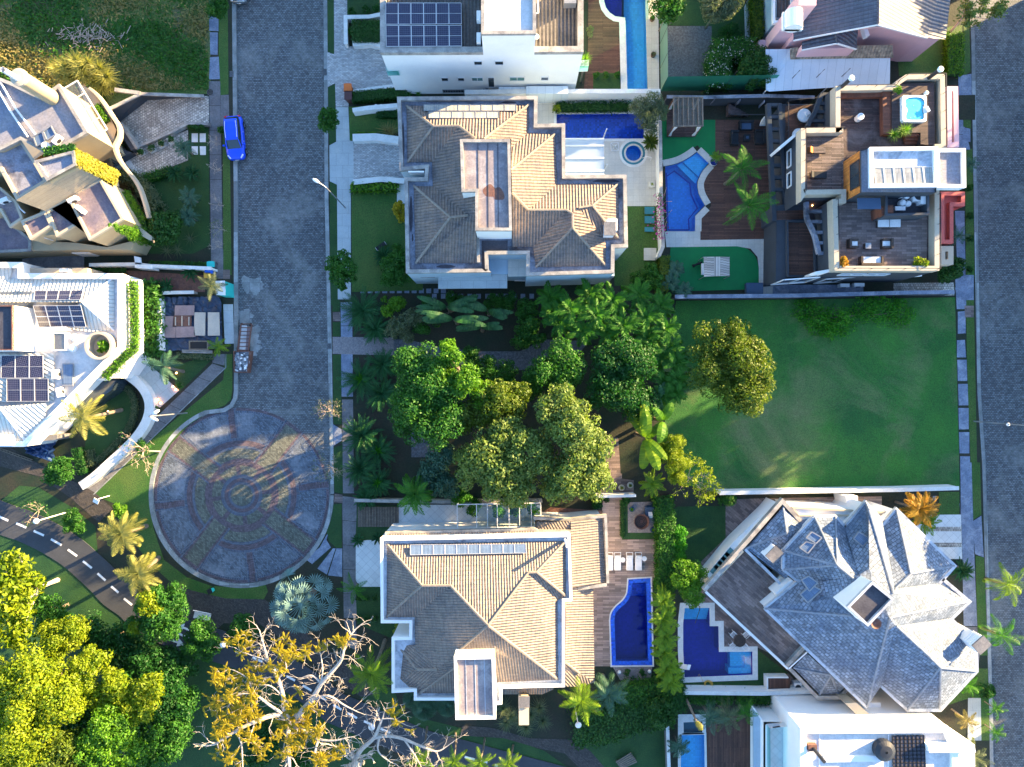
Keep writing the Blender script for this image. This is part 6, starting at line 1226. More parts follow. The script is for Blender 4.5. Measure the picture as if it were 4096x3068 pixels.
# ---- empty lawn
tree('lone bushy tree on the empty lawn, half of it sunlit yellow',C4,'215,235,4.4,2.3 285,215,4.6,2.0 215,320,4.6,2.4 290,290,5.0,2.4 360,330,5.0,2.0 340,400,4.6,2.2 270,400,4.2,2.1 330,265,4.6,1.6','lf_olive',size=.24,cover=6,r0=.3)
bush('low leafy weeds on the brightest patch of the empty lawn',C4,'560,150,.1,1.8 640,165,.1,1.9 600,185,.1,1.5 790,120,.1,1.7 850,130,.1,1.5 720,110,.1,1.6 520,120,.1,1.3','lf_cyc_new',.2,cover=1.2)['kind']='stuff'
# ---- strip between the lower pools
c=B8
hedge('long dark climbing hedge between the timber deck and the navy pool',c('1985,60 2000,300 1995,600 1985,640',1),.75,1.7,'lf_mid',.2,rough=.14)
bush('clipped bright green oval bush beside the long climbing hedge',c,'2085,280,1.3,.8 2090,340,1.3,.85 2080,400,1.2,.8','lf_cyc_new',.17)
tree('small tree with magenta blossom above the navy corner pool',c,'2110,530,3.2,1.4 2150,600,3.0,1.3 2160,660,2.8,1.1 2180,510,3.0,1.1','lf_bright',name='flowering_tree',size=.2,r0=.1)
for i,(x,y)in enumerate(((1985,690),(1990,800),(1995,905),(1995,1000),(2010,1095),(2030,1180))):
 palm('sunlit yellow-green areca palm beside the curved navy pool',c,x,y,3.4-.1*i,13,1.75,'lf_palm_y',name='areca_palm',group='areca palms beside the curved navy pool',e=(1.3,-.1),droop=1.3,nl=20,ll=.45,lw=.11,hang=.25,tr=.07,base=(x-30,y-10))
hedge('broad dark ivy bank below the lower villa garden',C5('880,500 1000,490 1110,440 1250,420',1),1.6,1.4,'lf_hedge',.24,w2=1.5,rough=.25)
hedge('dark ivy bank around the lower garden corner',C5('1080,370 1240,350 1250,420',1),.9,1.5,'lf_mid',.22,w2=.9,rough=.22)
palm('yellow sunlit palm at the lower corner of the villa roof',c,1490,1300,4.6,15,2.7,'lf_palm_y',e=(1.2,-.3),droop=1.5,nl=30,ll=.6,lw=.07,hang=.5,tr=.16)
palm('bluish grey-green palm beside the yellow corner palm',c,1655,1260,4.2,15,2.6,'lf_blue',e=(1.2,-.3),droop=1.5,nl=30,ll=.6,lw=.07,hang=.45,tr=.16)
spiky('wide clump of grey-green sword-leaf rosettes under the villa chimney',c,'1010,1340,.9 1060,1390,1.0 1120,1420,.9 1180,1380,1.0 1230,1340,.9 1030,1430,.7 1150,1460,.7 1250,1420,.7',1.15,.09,'lf_grey',70)
fanpalm('dark blue-green fan palm left of the lower tank roof',c,530,1345,2.6,26,.8,.9,'lf_blue',tr=.12);fanpalm('smaller dark fan palm touching the lower tank roof',c,670,1335,2.2,20,.7,.75,'lf_blue',tr=.1);fanpalm('dark fan palm against the villa eave at the left',c,455,1290,2.0,16,.6,.7,'lf_blue',tr=.1)
palm('small arching green palm beside the white tiled forecourt',c,100,620,1.6,7,1.9,'lf_palm',e=(.8,.2),droop=1.1,nl=24,ll=.35,lw=.06)
bush('round yellowish bush in the villa corner by the striped tiles',c,'380,868,.8,.75','lf_yellow',.14);cycad('small dark cycad at the corner of the tiled forecourt',c,125,320,.75,nf=20);cycad('small dark cycad beside the eave over the forecourt',c,245,310,.7,nf=20)
for i,(x,y)in enumerate(((130,675),(178,675),(226,675),(130,795),(182,797),(232,795))):bush('clipped ball on the striped white tiles',c,'%d,%d,.35,.33'%(x,y),'lf_hedge',.1,name='box_ball',group='clipped balls on the striped tiles')
for x,y,lab in((1767,1128,'left'),(1856,1126,'right')):bush('clipped ball in the pebble bed below the curved pool, %s one'%lab,c,'%d,%d,.35,.36'%(x,y),'lf_hedge',.1,name='box_ball',group='clipped balls in the pebble bed')
hedge('narrow dark leafy border under the white side yard',c('500,250 840,240',.5),.25,.5,'lf_palm',.2)
bush('trailing green shrubs at the bottom of the curved pool garden',c,'1780,1240,.8,.8 1850,1235,.8,.8 1930,1230,.8,.7 1700,1260,.8,.7','lf_bright',.16)
bush('dark tufted grass at the foot of the timber path',c,'1580,88,.5,.6 1750,85,.5,.55 1640,75,.3,.3','lf_deep',.16);hedge('small dark hedge at the fire-pit corner',c('1740,105 1740,300',.4),.15,.25,'lf_hedge',.12)
# ---- tiled villa garden
c=B3
bush('dark green leafy bush in the front lawn of the tiled villa',c,'350,1180,2.0,1.1 400,1120,2.0,1.0 420,1230,1.8,1.0 340,1250,1.6,.9 400,1060,1.6,.7','lf_mid',.2);cycad('dark cycad left of the leafy bush on the front lawn',c,310,1110,1.1)
bush('orange tinged shrub at the villa wall by the stepped slabs',c,'410,800,1.2,.7 420,850,1.0,.6 400,770,1.0,.5','lf_gold',.15)
hedge('row of green strap lilies above the stepped slabs',c('95,655 385,650',.5),.28,.55,'lf_bright',.26,cover=3,w2=.35,rough=.14)
spiky('purple-brown spiky grass clump above the driveway wall',c,'320,285,.3 355,290,.3',1.2,.05,'lf_straw',50,'flax','flax');hedge('yellow-green low plants above the driveway wall',c('110,310 250,308',.4),.2,.4,'lf_bright',.18);hedge('dark clipped shrubs beside the two meter discs',c('260,172 388,172',.5),.3,.5,'lf_deep',.16)
hedge('long clipped green hedge beside the cobbled drive',A2('1270,790 1700,752',.9),.38,.9,'lf_hedge',.15,w2=.55);hedge('square clipped green hedge at the top cobbled drive',A2('1262,255 1490,255',1.2),1.05,1.1,'lf_hedge',.18,w2=1.0)
spiky('spiky bromeliad between the long hedge and the white house',A2,'1730,780,.3 1810,770,.3',.6,.07,'lf_palm',26,'bromeliad','bromeliad');spiky('spiky pale plant at the corner of the square hedge',A2,'1240,265,.4',.7,.06,'lf_palm',40,'bromeliad','bromeliad');hedge('grey grassy fringe under the long clipped hedge',A2('1280,835 1470,825',.3),.15,.3,'lf_grey',.18)
for x in(1262,1370,1465):bush('clipped round ball above the square hedge',A2,'%d,%d,.5,.45'%(x,100-(x-1262)//8),'lf_deep',.12,name='box_ball',group='clipped balls above the square hedge')
tree('small dark street tree at the kerb by the cobbled crossing',A2,'1050,985,2.6,.85 1085,950,2.6,.7 1040,1040,2.4,.7 1095,1020,2.4,.7 1045,925,2.2,.5','lf_mid',size=.17,r0=.06,sub=.3)
tree('leafy dark street tree at the kerb beside the pale pavement',c,'30,1120,3.0,.9 60,1180,3.2,1.1 10,1240,3.0,1.0 70,1250,2.8,.8 -30,1160,2.8,.9 30,1300,2.4,.6','lf_mid',size=.2,r0=.08,sub=.3)
hedge('long dark strap-leaf border above the villa lap pool',A3('1345,792 1870,786',.6),.4,.6,'lf_hedge',.22,w2=.32,rough=.12)
tree('airy feathery grey-green tree at the corner of the villa pool',A3,'1960,800,3.6,1.1 2040,760,3.6,1.1 2060,850,3.6,1.1 1990,880,3.4,1.0 2030,950,3.0,.8 2100,800,3.4,.8','lf_grey',size=.2,cover=3.2,r0=.08,asp=.25)
cycad('broad cycad beside the round whirlpool',A3,2030,1050,.95,'lf_olive',z=1.0);bush('small yellowish potted shrub at the pool corner',A3,'1340,805,.8,.42','lf_yellow',.12);spiky('bright spiky yucca on the white house corner',A3,'1552,440,4.8',.75,.07,'lf_bright',60)
bush('pale sprig by the timber deck sail',A3,'1585,220,1.4,.35 1585,255,1.2,.3','lf_grey',.12)
for x in(1632,1702,1785):bush('clipped ball at the edge of the small deck lawn',A3,'%d,553,.4,.36'%x,'lf_mid',.11,name='box_ball',group='clipped balls at the deck lawn')
bush('soft shrubs at the foot of the villa side lawn',c,'2040,1210,1.6,.9 2080,1270,1.6,.9 1990,1280,1.4,.8 1960,1250,1.2,.7','lf_mid',.18)
hedge('brown twiggy hedge between the side lawn and the turf garden',A6('110,1335 105,1460 95,1590',1.6),.45,1.6,'lf_olive',.15)
for x,y,L,lab in((190,1430,1.1,'upper'),(150,1530,1.3,'lower left'),(245,1590,1.1,'lower right')):palm('bluish bushy fan of fronds in the turf garden corner, %s one'%lab,A6,x,y,1.4,14,L,'lf_blue',e=(1.2,0),nl=20,ll=.35,lw=.07,tr=.06)
t=thing('bougainvillea','magenta bougainvillea climbing over the wall between the pools','climber',A6.p(75,950));r=rs(sd());P=np.array([tuple(A6.p(x,y,z))for x,y,z in zip(r.normal(72,22,420),r.uniform(870,1210,420),r.uniform(1.6,2.9,420))]);V,F=quads(P[:260],r.normal(size=(260,3))+[0,0,1],.17,.8,r);npmesh('blossom',V,F,'lf_mag',t);V,F=quads(P[200:],r.normal(size=(220,3))+[0,0,1],.18,.6,r);npmesh('foliage',V,F,'lf_mid',t)
b=MB()
for k in range(8):p=A6.p(80,900+k*40,0);b.tube([p,p+Vector((.2*(k%3-1),.3,1.4)),p+Vector((.5*(k%3-1),.8*(k%2),2.6))],.02,4)
b.build('stem','twig',t)
palm('tall green feather palm on the brown deck, upper one of two',A6,670,690,5.0,9,2.8,'lf_palm',e=(1.2,.1),droop=1.4,nl=46,ll=.55,lw=.05,hang=.35,az=[2.0,1.5,3.1,.3,-.3,2.6,-2.4,-1.2,.8],tr=.13)
palm('tall green feather palm on the brown deck, lower one of two',A6,730,960,5.4,10,3.1,'lf_palm',e=(1.2,.05),droop=1.4,nl=46,ll=.6,lw=.05,hang=.35,az=[1.5,2.5,0.0,-.9,-1.5,3.6,.5,2.0,-2.2,-.3],tr=.13)
palm('small palm in the blue and white pot at the pool corner',A6,485,605,1.5,12,.75,'lf_palm_y',e=(1.1,0),nl=14,ll=.2,lw=.05,base=(462,648),tr=.04)
# ---- modern house terrace plants
spiky('bright yellow-green spiky plant in the stone trough by the hot tub steps',A7,'1065,475,7.4 1085,470,7.4 1000,505,7.2',.75,.07,'lf_bright',50);bush('yellow leafy plant on the terrace corner parapet',A7,'1028,190,7.6,.4','lf_bright',.12)
bush('gold leafy potted shrub at the left corner of the tiled terrace',A7,'645,1400,7.0,.55 650,1380,7.0,.4','lf_orange',.2);bush('yellow leafy potted shrub at the right corner of the tiled terrace',A7,'1170,1385,7.0,.5 1210,1400,7.0,.5','lf_yellow',.2)
bush('round dark green bush at the street corner of the modern house',A7,'1390,1450,1.8,1.3 1430,1420,1.6,.9 1370,1490,1.5,.9','lf_hedge',.18);palm('faint blue-green palm over the pavement by the eyebrow frame',A7,1450,1210,2.2,9,1.1,'lf_blue',nl=18,ll=.3,e=(1.1,.1),tr=.05);palm('faint blue-green palm beside the roof canopy and the street',A7,1530,710,2.4,9,1.1,'lf_blue',nl=18,ll=.3,e=(1.1,.1),tr=.05)
for i,y in enumerate((870,1070,1230,1440)):bush('small round shrub on the verge strip beside the modern house',A7,'1530,%d,.4,.4'%y,'lf_deep',.12,group='round shrubs on the right verge')
# ---- pink house garden
c=A4
hedge('U-shaped leafy pergola hedge with pale blossom, lower arm',c('665,800 655,500',1.8),.85,1.8,'lf_mid',.19,w2=.9,rough=.2,flower=('lf_white',420));hedge('U-shaped leafy pergola hedge with pale blossom, upper arm',c('620,455 1000,455',1.8),.8,1.8,'lf_mid',.19,w2=.8,rough=.2,flower=('lf_white',300))
bush('big round dark conifer bush beside the carport',c,'1010,600,2.4,1.5 960,680,2.2,1.4 1060,680,2.2,1.4 1010,740,2.0,1.4','lf_hedge',.2,name='conifer',cat='conifer');bush('dark creeper left of the flowered hedge',c,'570,640,.6,.7 560,720,.6,.6','lf_deep',.15)
hedge('hanging green creeper over the white garden wall',c('1020,-100 1035,350',1.6),.4,1.6,'lf_olive',.18,rough=.15);tree('pale twiggy tree leaning over the dark lawn at the top',c,'600,40,4.2,1.6 690,20,4.2,1.6 640,100,4.0,1.2','lf_grey',r0=.1,size=.2);tree('dark tree at the top of the netted court',c,'170,60,4.0,1.6 160,150,3.4,1.0','lf_mid',r0=.1);bush('low dark shrub on the pink house lawn',c,'745,310,.6,1.2','lf_deep',.16)
baretree('blossoming grey tree reaching over the street at the top right',A5,1330,130,4.6,1.4,3,.1,'bark_pale',leaf='lf_sage',nleaf=2600,lsize=.26,spread=.7,base=(1190,300));hedge('bright clipped hedge along the pink house pavement',A5('1240,320 1235,690',.8),.75,.8,'lf_bright',.2,w2=.75,rough=.08)
# ---- slate house plants
c=C1
palm('orange and yellow sunlit palm beside the slate house roof',c,1570,285,4.0,22,2.2,'lf_orange',e=(1.3,-.2),droop=1.4,nl=20,ll=.5,lw=.13,hang=.25,tr=.12);palm('greener palm under the orange sunlit palm',c,1600,360,2.8,14,1.8,'lf_palm_y',e=(1.1,-.1),nl=20,ll=.4,lw=.12,tr=.1)
cycad('dark round cycad on the pavement by the slate house',c,1828,655,1.15,z=1.2);bush('rounded green bush at the deck corner below the lawn wall',c,'400,225,1.2,.75 370,230,1.0,.55','lf_mid',.16)
palm('street palm at the right road, upper one over the cobbles',c,2110,745,5.6,11,2.6,'lf_palm_y',e=(1.2,-.2),droop=1.5,nl=34,ll=.55,lw=.05,hang=.4,base=(1975,710));palm('street palm at the right road, lower one over the cobbles',c,2070,1055,5.2,11,2.5,'lf_palm',e=(1.2,-.2),droop=1.5,nl=34,ll=.55,lw=.05,hang=.4,base=(1950,1010))
palm('small green palm under the slate roof tip',c,1870,1360,1.8,12,1.4,'lf_palm',nl=18,ll=.35,lw=.07,e=(1.1,0));bush('dark round shrub at the right kerb by the slate roof tip',c,'1970,1390,1.0,.9 2000,1400,.8,.6','lf_deep',.16);palm('pale palm at the kerb near the lower right corner',C3,1150,250,1.6,9,1.2,'lf_palm',nl=18,ll=.3,e=(1.0,0),tr=.05);palm('green palm at the kerb just above the lower right corner',C3,1150,350,1.6,9,1.2,'lf_palm',nl=18,ll=.3,e=(1.0,0),tr=.05);palm('grey-green palm beside the flat white house at the street',C3,1050,450,3.0,14,2.0,'lf_grey',nl=26,ll=.45,e=(1.1,-.2),tr=.1);palm('sandy feather palm beside the short slab path',C3,1030,300,2.4,10,1.4,'lf_straw',nl=22,ll=.35,e=(1.1,-.1),tr=.08)
c=C2
for i,(a,b_)in enumerate(((330,560),(590,700),(760,900),(930,1090))):hedge('low shrub hedge along the narrow white wall, piece %s'%('below the hose','under the blue pool corner','below the deck box','below the fan unit')[i],c('%d,1065 %d,1062'%(a,b_),.8),.45,.9,'lf_mid',.19,w2=.4,rough=.18)
palm('dark drooping palm over the brown deck, left one',c,520,1230,3.0,12,2.0,'lf_blue',nl=26,ll=.5,e=(1.1,-.3),hang=.5);palm('dark drooping palm over the brown deck, middle one',c,660,1220,3.0,12,2.0,'lf_grey',nl=26,ll=.5,e=(1.1,-.3),hang=.5);palm('green-fronded palm at the corner of the flat house',c,820,1180,2.6,9,1.7,'lf_palm',nl=24,ll=.45,e=(1.1,-.2),hang=.5)
palm('leaning palm with a gold tip over the small teal spa',c,400,1260,4.4,7,1.5,'lf_dry',nl=24,ll=.3,e=(.6,-.6),az=[-1.1,-1.3,-.9],base=(280,1010));palm('soft palm over the turquoise pool at the lower edge',c,250,1480,2.0,14,1.4,'lf_blue',nl=26,ll=.4,e=(1.1,-.1),tr=.08);bush('red leafed small shrub at the pool corner',c,'275,960,.5,.4','lf_red',.14);bush('dark shrubs filling the corner left of the spa',c,'60,1100,1.6,1.4 130,1180,1.6,1.3 60,1220,1.4,1.3 150,1050,1.2,1.0','lf_hedge',.2)
hedge('tall dark hedge between the lower garden and the spa',c('200,860 230,1000 245,1180',1.6),.7,1.7,'lf_deep',.2,rough=.18)
# ---- upper left: meadow and the beige house garden
spiky('huge golden clump of sword-leaf rosettes at the meadow edge',A1,'560,560,2.6 640,510,3.0 740,530,3.0 830,570,2.8 890,640,2.4 600,640,2.2 700,620,2.6 790,670,2.0 520,620,1.8 850,720,1.6 680,560,3.1 930,700,1.4 480,580,1.6',1.3,.12,'lf_dry',90)
r=rs(5);n=26000;P=np.stack([r.uniform(-51.5,-29.2,n),r.uniform(23.5,39,n),r.uniform(.02,.35,n)],1);k=(np.sin(P[:,0]*.55+np.sin(P[:,1]*.4)*2)+np.sin(P[:,1]*.7+P[:,0]*.25)+r.normal(scale=.6,size=n));qx=2048+P[:,0]/K0;qy=1534-P[:,1]/K0;q=(qx<834)&((qy<360)|((qx<430)&(qy<520)))
for m_,sel in(('lf_mid',(k>.1)),('lf_straw',(k<-.5))):
 Q=P[sel&q];V,F=quads(Q,r.normal(scale=.7,size=Q.shape)+np.array([0,0,1.0]),.34,.4,r);o=npmesh('meadow_growth',V,F,m_,None,kind='stuff');tag(o,'rough mixed weeds and dry grass growing over the upper left plot','weeds')
t=thing('brush_pile','scattered pile of dry cut palm stalks in the meadow','brush pile',A1.p(720,310));b=MB()
for i in range(150):x,y=r.normal(720,130),r.normal(310,42);a=r.uniform(0,pi);l=r.uniform(.3,1.1);p=A1.p(x,y,r.uniform(.1,.45));b.bar(p,p+Vector((cos(a)*l,sin(a)*l,r.normal(scale=.08))),.05,.03)
b.build('stalks','straw',t)['kind']='stuff'
c=B1
def cypress(label,x,y,z,R,bx,by):
 p=c.p(x,y,z);b0=c.p(bx,by,0);t=thing('cypress',label,'cypress',b0);MB().tube([b0,p*.9],[.16,.05],8).build('trunk','bark',t);bl=[(b0.x+(p.x-b0.x)*u,b0.y+(p.y-b0.y)*u,z*u,R*(1.15-u))for u in np.linspace(.12,.97,9)];crown(t,bl,'lf_bright',.2,4,sd(),.4,.45,.6)
cypress('tall narrow cypress leaning over the beige house, gold tip',800,1285,8.4,1.0,1130,1400)
bush('broad dark layered conifer beside the tall cypress',c,'1200,1290,2.6,1.4 1270,1330,2.4,1.3 1200,1380,2.2,1.3 1130,1330,2.2,1.2 1290,1260,2.0,1.0 1120,1250,1.8,.9','lf_hedge',.24,name='conifer',cat='conifer')
cycad('dark cycad on the beige house lawn, left of the pair',c,1290,912,.95);cycad('dark cycad on the beige house lawn, right of the pair',c,1420,912,.85)
for x,y,L,lab in((1360,725,1.3,'soft feathery palm between the steps and the square pavers'),(1395,1085,1.3,'soft bluish palm in the middle of the beige house lawn'),(1390,1225,1.3,'soft bluish palm below the lawn palm, beside the conifer')):palm(lab,c,x,y,1.8,16,L,'lf_blue',e=(1.2,0),nl=26,ll=.35,lw=.05,tr=.07)
hedge('dark low hedge along the stone steps',c('1060,945 1150,925 1240,885',.5),.35,.6,'lf_mid',.17,w2=.3,rough=.12);hedge('grey-green creeping shrub curving along the beige balcony',smooth_path(c('880,910 960,930 1040,1000 1090,1080 1150,1170',1.2),3),.45,1.3,'lf_grey',.22,w2=.5,rough=.2)
for x,y in((1405,572),(1447,568),(1487,570)):bush('clipped ball in the row at the driveway corner',c,'%d,%d,.4,.38'%(x,y),'lf_hedge',.11,name='box_ball',group='clipped balls at the driveway corner')
for x,y,lab in((1405,1390,'pale spiky agave at the conifer foot by the pavement'),(1230,1480,'pale spiky agave at the foot of the conifer, left one'),(1310,1470,'dull spiky agave between the two pale ones')):spiky(lab,c,'%d,%d,.2'%(x,y),.85,.09,'lf_grey',16,'agave','agave',(.9,.1))
for i,(x,y,lab)in enumerate(((1590,690,'bare twig tree on the pavement beside the blue car'),(1600,880,'bare twig tree on the pavement below the blue car'),(1610,1140,'bare twig tree on the pavement beside the lawn palms'),(1600,1450,'largest bare twig tree on the left pavement'),(1620,1320,'thin leafy twig tree on the left pavement'))):baretree(lab,c,x,y,2.2,.55,2,.03,base=(x+35,y+5),leaf='lf_grey' if i==4 else None,nleaf=160,twig=.014)
bush('dark shrub behind the blue car at the verge',c,'1640,590,.6,.5','lf_mid',.14);bush('dark tree over the top of the left verge',A1,'1790,60,1.8,1.0 1830,30,1.8,1.0 1760,100,1.4,.7 1820,110,1.4,.7','lf_mid',.2,name='broadleaf_tree',cat='tree')
t=thing('ivy','golden sunlit ivy sheet covering the beige tower wall','climber',c.p(700,850));r=rs(sd());Q=c('550,728,9.4 562,842,9.5 848,988,4.2 872,900,4.0 700,770,6.5');n=5200;P=[]
A0,A_,B_,C_,D_=Q
for i in range(n):
 u,v=r.random(),r.random();top=A0.lerp(B_*.0+A_,v);bot=D_.lerp(C_,.2)if v<.0 else C_.lerp(B_,v);p=top.lerp(bot,u);P.append(tuple(p))
P=np.array(P)+r.normal(scale=.07,size=(n,3));V,F=quads(P,np.tile([.7,.4,.8],(n,1))+r.normal(scale=.45,size=(n,3)),.24,.7,r);npmesh('foliage',V,F,'lf_ivy',t)
f=MB();q=[x-Vector((.15,.1,.12))for x in(A0,A_,B_,C_)];f.face(q);f.build('stems','lawn_park',t);hedge('green ivy ridge along the tower roof edge',[c.p(330,757,9.3),c.p(430,735,9.4),c.p(550,722,9.4)],.3,.35,'lf_mid',.2,z0=9.2,name='ivy',cat='climber');hedge('yellow-green planter growth inside the curved balcony',c('700,400 735,460 770,520',3),.25,.5,'lf_bright',.2,z0=2.4);hedge('yellow-green planter growth along the white glazed facade',c('900,1040 960,1140 1040,1260',3),.35,.6,'lf_bright',.2,z0=2.2,w2=.3);bush('small green triangle bed inside the ramp walls',A1,'970,1170,.3,.5 1000,1220,.3,.4 955,1130,.3,.3','lf_mid',.14)
for i,(x,y)in enumerate(((1160,1255),(1255,1225),(1333,1187),(1413,1153))):
 t=thing('potted_topiary','round clipped ball in a white square pot on the stone steps','potted plant',A1.p(x,y),'potted balls on the stone steps');MB().box(A1.p(x+8,y+10,.22),(.62,.62,.44),.5).build('pot','pot_white',t);crown(t,[(*A1.p(x,y,.75).xy,.7,.36)],'lf_hedge',.1,5,sd())
# ---- solar house planting
c=B2
hedge('tall big-leaved dark green hedge beside the covered pit',c('960,210 985,330 990,500 985,600 980,700',1.8),.6,1.7,'lf_mid',.34,w2=.55,cover=3.2,rough=.2);hedge('bright trailing vine along the white planter beam',c('868,205 880,330 885,470 888,620 860,670 780,750 690,845',4),.22,.35,'lf_bright',.22,z0=3.55,w2=.2,rough=.16)
palm('blue-green palm leaning beside the lit entrance path',c,1085,770,4.4,10,2.3,'lf_blue',base=(1215,805),e=(1.1,-.1),droop=1.4,nl=40,ll=.5,lw=.05,hang=.5,az=[1.0,3.0,-1.3,.7,2.6,-1.0,.3,3.3,-1.7,1.4]);palm('large sunlit pale palm leaning over the curved white wall',c,560,1110,5.8,14,2.9,'lf_dry',base=(805,1060),e=(1.25,-.3),droop=1.5,nl=40,ll=.6,lw=.06,hang=.5,tr=.17);tree('small dark green tree at the end of the solar house garden',c,'390,1440,2.6,1.0 420,1500,2.4,1.0 340,1490,2.2,.9 440,1420,2.2,.8','lf_mid',size=.2,r0=.07)
palm('grey palm at the back corner of the covered pit',c,1400,240,2.6,12,1.7,'lf_grey',e=(1.1,-.2),nl=28,ll=.4,lw=.05,hang=.4,tr=.09);palm('small yellow-tipped palm by the pit and the broken pavement',c,1445,640,2.0,9,1.3,'lf_palm_y',e=(1.1,-.1),nl=26,ll=.3,lw=.05,tr=.07)
for x,y,R,lab in((1262,140,1.1,'dark cycad beside the coloured bins'),(1110,235,.8,'dark cycad at the top of the big-leaved hedge, right one'),(1040,250,.8,'dark cycad at the top of the big-leaved hedge, left one')):cycad(lab,c,x,y,R,nf=24)
hedge('low dark hedge strip above the bare flower bed',c('1005,95 1390,105',.4),.25,.5,'lf_mid',.16);hedge('shaggy plants on the white wall beside the flower bed',c('620,115 820,135',.5),.2,.5,'lf_deep',.2);hedge('grey ground cover rim inside the curved white wall',smooth_path(c('800,890 870,960 890,1060 850,1180 760,1290 640,1400',.3),3),.28,.3,'lf_grey',.14,w2=.2);hedge('pale ground cover strip beside the palm bed path',c('590,1330 600,1430',.4),.3,.4,'lf_grey',.15,w2=.3);hedge('pale shrub fringe under the covered pit',c('1180,700 1400,705',.4),.25,.4,'lf_grey',.16);hedge('dark hedge line below the tarp pile',c('500,1320 540,1480',.8),.35,.8,'lf_deep',.17)
for i,(x,y)in enumerate(((955,958),(998,1005),(1032,1045),(1192,895))):bush('small round shrub at the edge of the lit path',c,'%d,%d,.35,.33'%(x,y),'lf_mid',.11,group='round shrubs beside the lit path')
baretree('bare spreading tree with a small green core at the turning circle',c,950,1330,3.2,1.15,3,.06,base=(1060,1335),leaf='lf_mid',nleaf=160);bush('dark green core bush inside the bare spreading tree',c,'950,1300,1.2,.75','lf_mid',.14)
bush('climber in the round light well of the solar roof',D3,'870,690,4.5,.5 900,720,4.5,.4 850,740,4.3,.3','lf_bright',.24)
for x,y,lab in((1368,150,'thin leafy bare street tree above the turning circle entry'),(1365,530,'thin leafy bare street tree at the turning circle rim')):baretree(lab,B5,x,y,3.0,.8,3,.04,base=(x+10,y+15),leaf='lf_grey',nleaf=420,lsize=.15,spread=.7)
# ---- park
c=B6
palm('golden sunlit palm beside the turning circle, upper one',c,695,330,5.6,26,2.6,'lf_dry',base=(830,290),e=(1.3,-.3),droop=1.4,nl=40,ll=.6,lw=.06,hang=.35,tr=.2);palm('golden sunlit palm beside the cycle path, lower one',c,795,555,5.4,26,2.5,'lf_dry',base=(900,470),e=(1.3,-.3),droop=1.4,nl=40,ll=.6,lw=.06,hang=.35,tr=.2)
fanpalm('large silver-blue fan palm below the turning circle',B7,565,215,4.0,32,2.7,1.05,'lf_silver',tr=.28,seg=15)
tree('two-tone leafy tree beside the cycle path, yellow upper left',c,'850,740,4.6,1.5 900,680,4.6,1.2 960,760,4.6,1.8 1000,690,4.4,1.3 900,860,4.2,1.6 780,850,4.0,1.1 980,850,4.0,1.4','lf_mid',size=.24,r0=.14);tree('sunny yellow crown piece over the two-tone tree',c,'840,720,5.4,1.1 890,770,5.2,.9 770,860,4.6,.7','lf_yellow',size=.22,r0=.08)
tree('small green tree beside the white bench',c,'1150,880,3.0,1.3 1200,950,3.0,1.2 1100,950,2.8,1.2 1160,1000,2.6,1.0','lf_mid',size=.22,r0=.1);tree('small dark green tree right of the bench tree',c,'1380,850,2.6,1.2 1340,930,2.4,1.1 1430,880,2.2,.9','lf_mid',size=.22,r0=.1)
bush('yellow-green round shrub above the golden palms',c,'685,195,.8,.8','lf_bright',.16);bush('leafy shrub beside the ball lamp over the cycle path',c,'420,250,1.2,1.0 390,280,1.0,.8 450,290,1.0,.7','lf_mid',.18);baretree('thin bare tree at the top of the cycle path',c,220,200,2.6,.8,2,.04,base=(250,180),leaf='lf_mid',nleaf=260)
tree('large-leaved sunny tree at the left edge of the park',c,'20,560,6.0,1.9 110,500,6.0,1.4 160,640,5.8,1.6 40,700,6.0,2.0 130,760,5.6,1.6 20,860,5.6,1.8 210,600,5.2,1.0 120,920,5.0,1.5','lf_yellow',name='broadleaf_tree',size=.5,cover=3.0,r0=.2,asp=.5,bark='bark_pale')
tree('rounded yellow-green tree between the park path and the edge tree',c,'360,930,5.0,1.8 430,880,4.8,1.5 330,990,4.6,1.3 290,900,4.6,1.2','lf_yellow',size=.22,r0=.16)
for i,(bl,m_,lab)in enumerate((('60,1180,7.0,3.0 220,1150,7.2,2.8 150,1330,7.6,3.2 320,1250,7.0,2.6','lf_yellow','big sunny yellow tree, largest of the lower left wood'),('480,1110,6.0,1.8 540,1040,5.6,1.4 460,1220,6.0,1.7','lf_yellow','sunny yellow tree right of the largest wood tree'),('640,1180,5.8,1.6 690,1240,5.6,1.4 600,1260,5.4,1.4','lf_yellow','slim sunny tree in the middle of the lower left wood'),('620,1470,6.6,2.2 560,1540,6.4,2.0 700,1560,6.2,2.0 640,1390,6.2,1.6','lf_bright','fresh green sunny tree at the bottom of the wood'),('840,1220,5.6,1.6 800,1320,5.6,1.7 870,1170,5.2,1.1','lf_yellow','sunny tree at the right end of the lower left wood'),('80,1540,7.4,3.0 230,1500,7.2,2.4 40,1680,7.0,2.6','lf_yellow','sunny tree in the bottom left corner'),('380,1560,6.6,2.2 300,1640,6.4,2.0 450,1640,6.2,2.0','lf_olive','olive tree at the bottom edge of the wood'))):
 tree(lab,c,bl,m_,size=.26,cover=5,r0=.22)
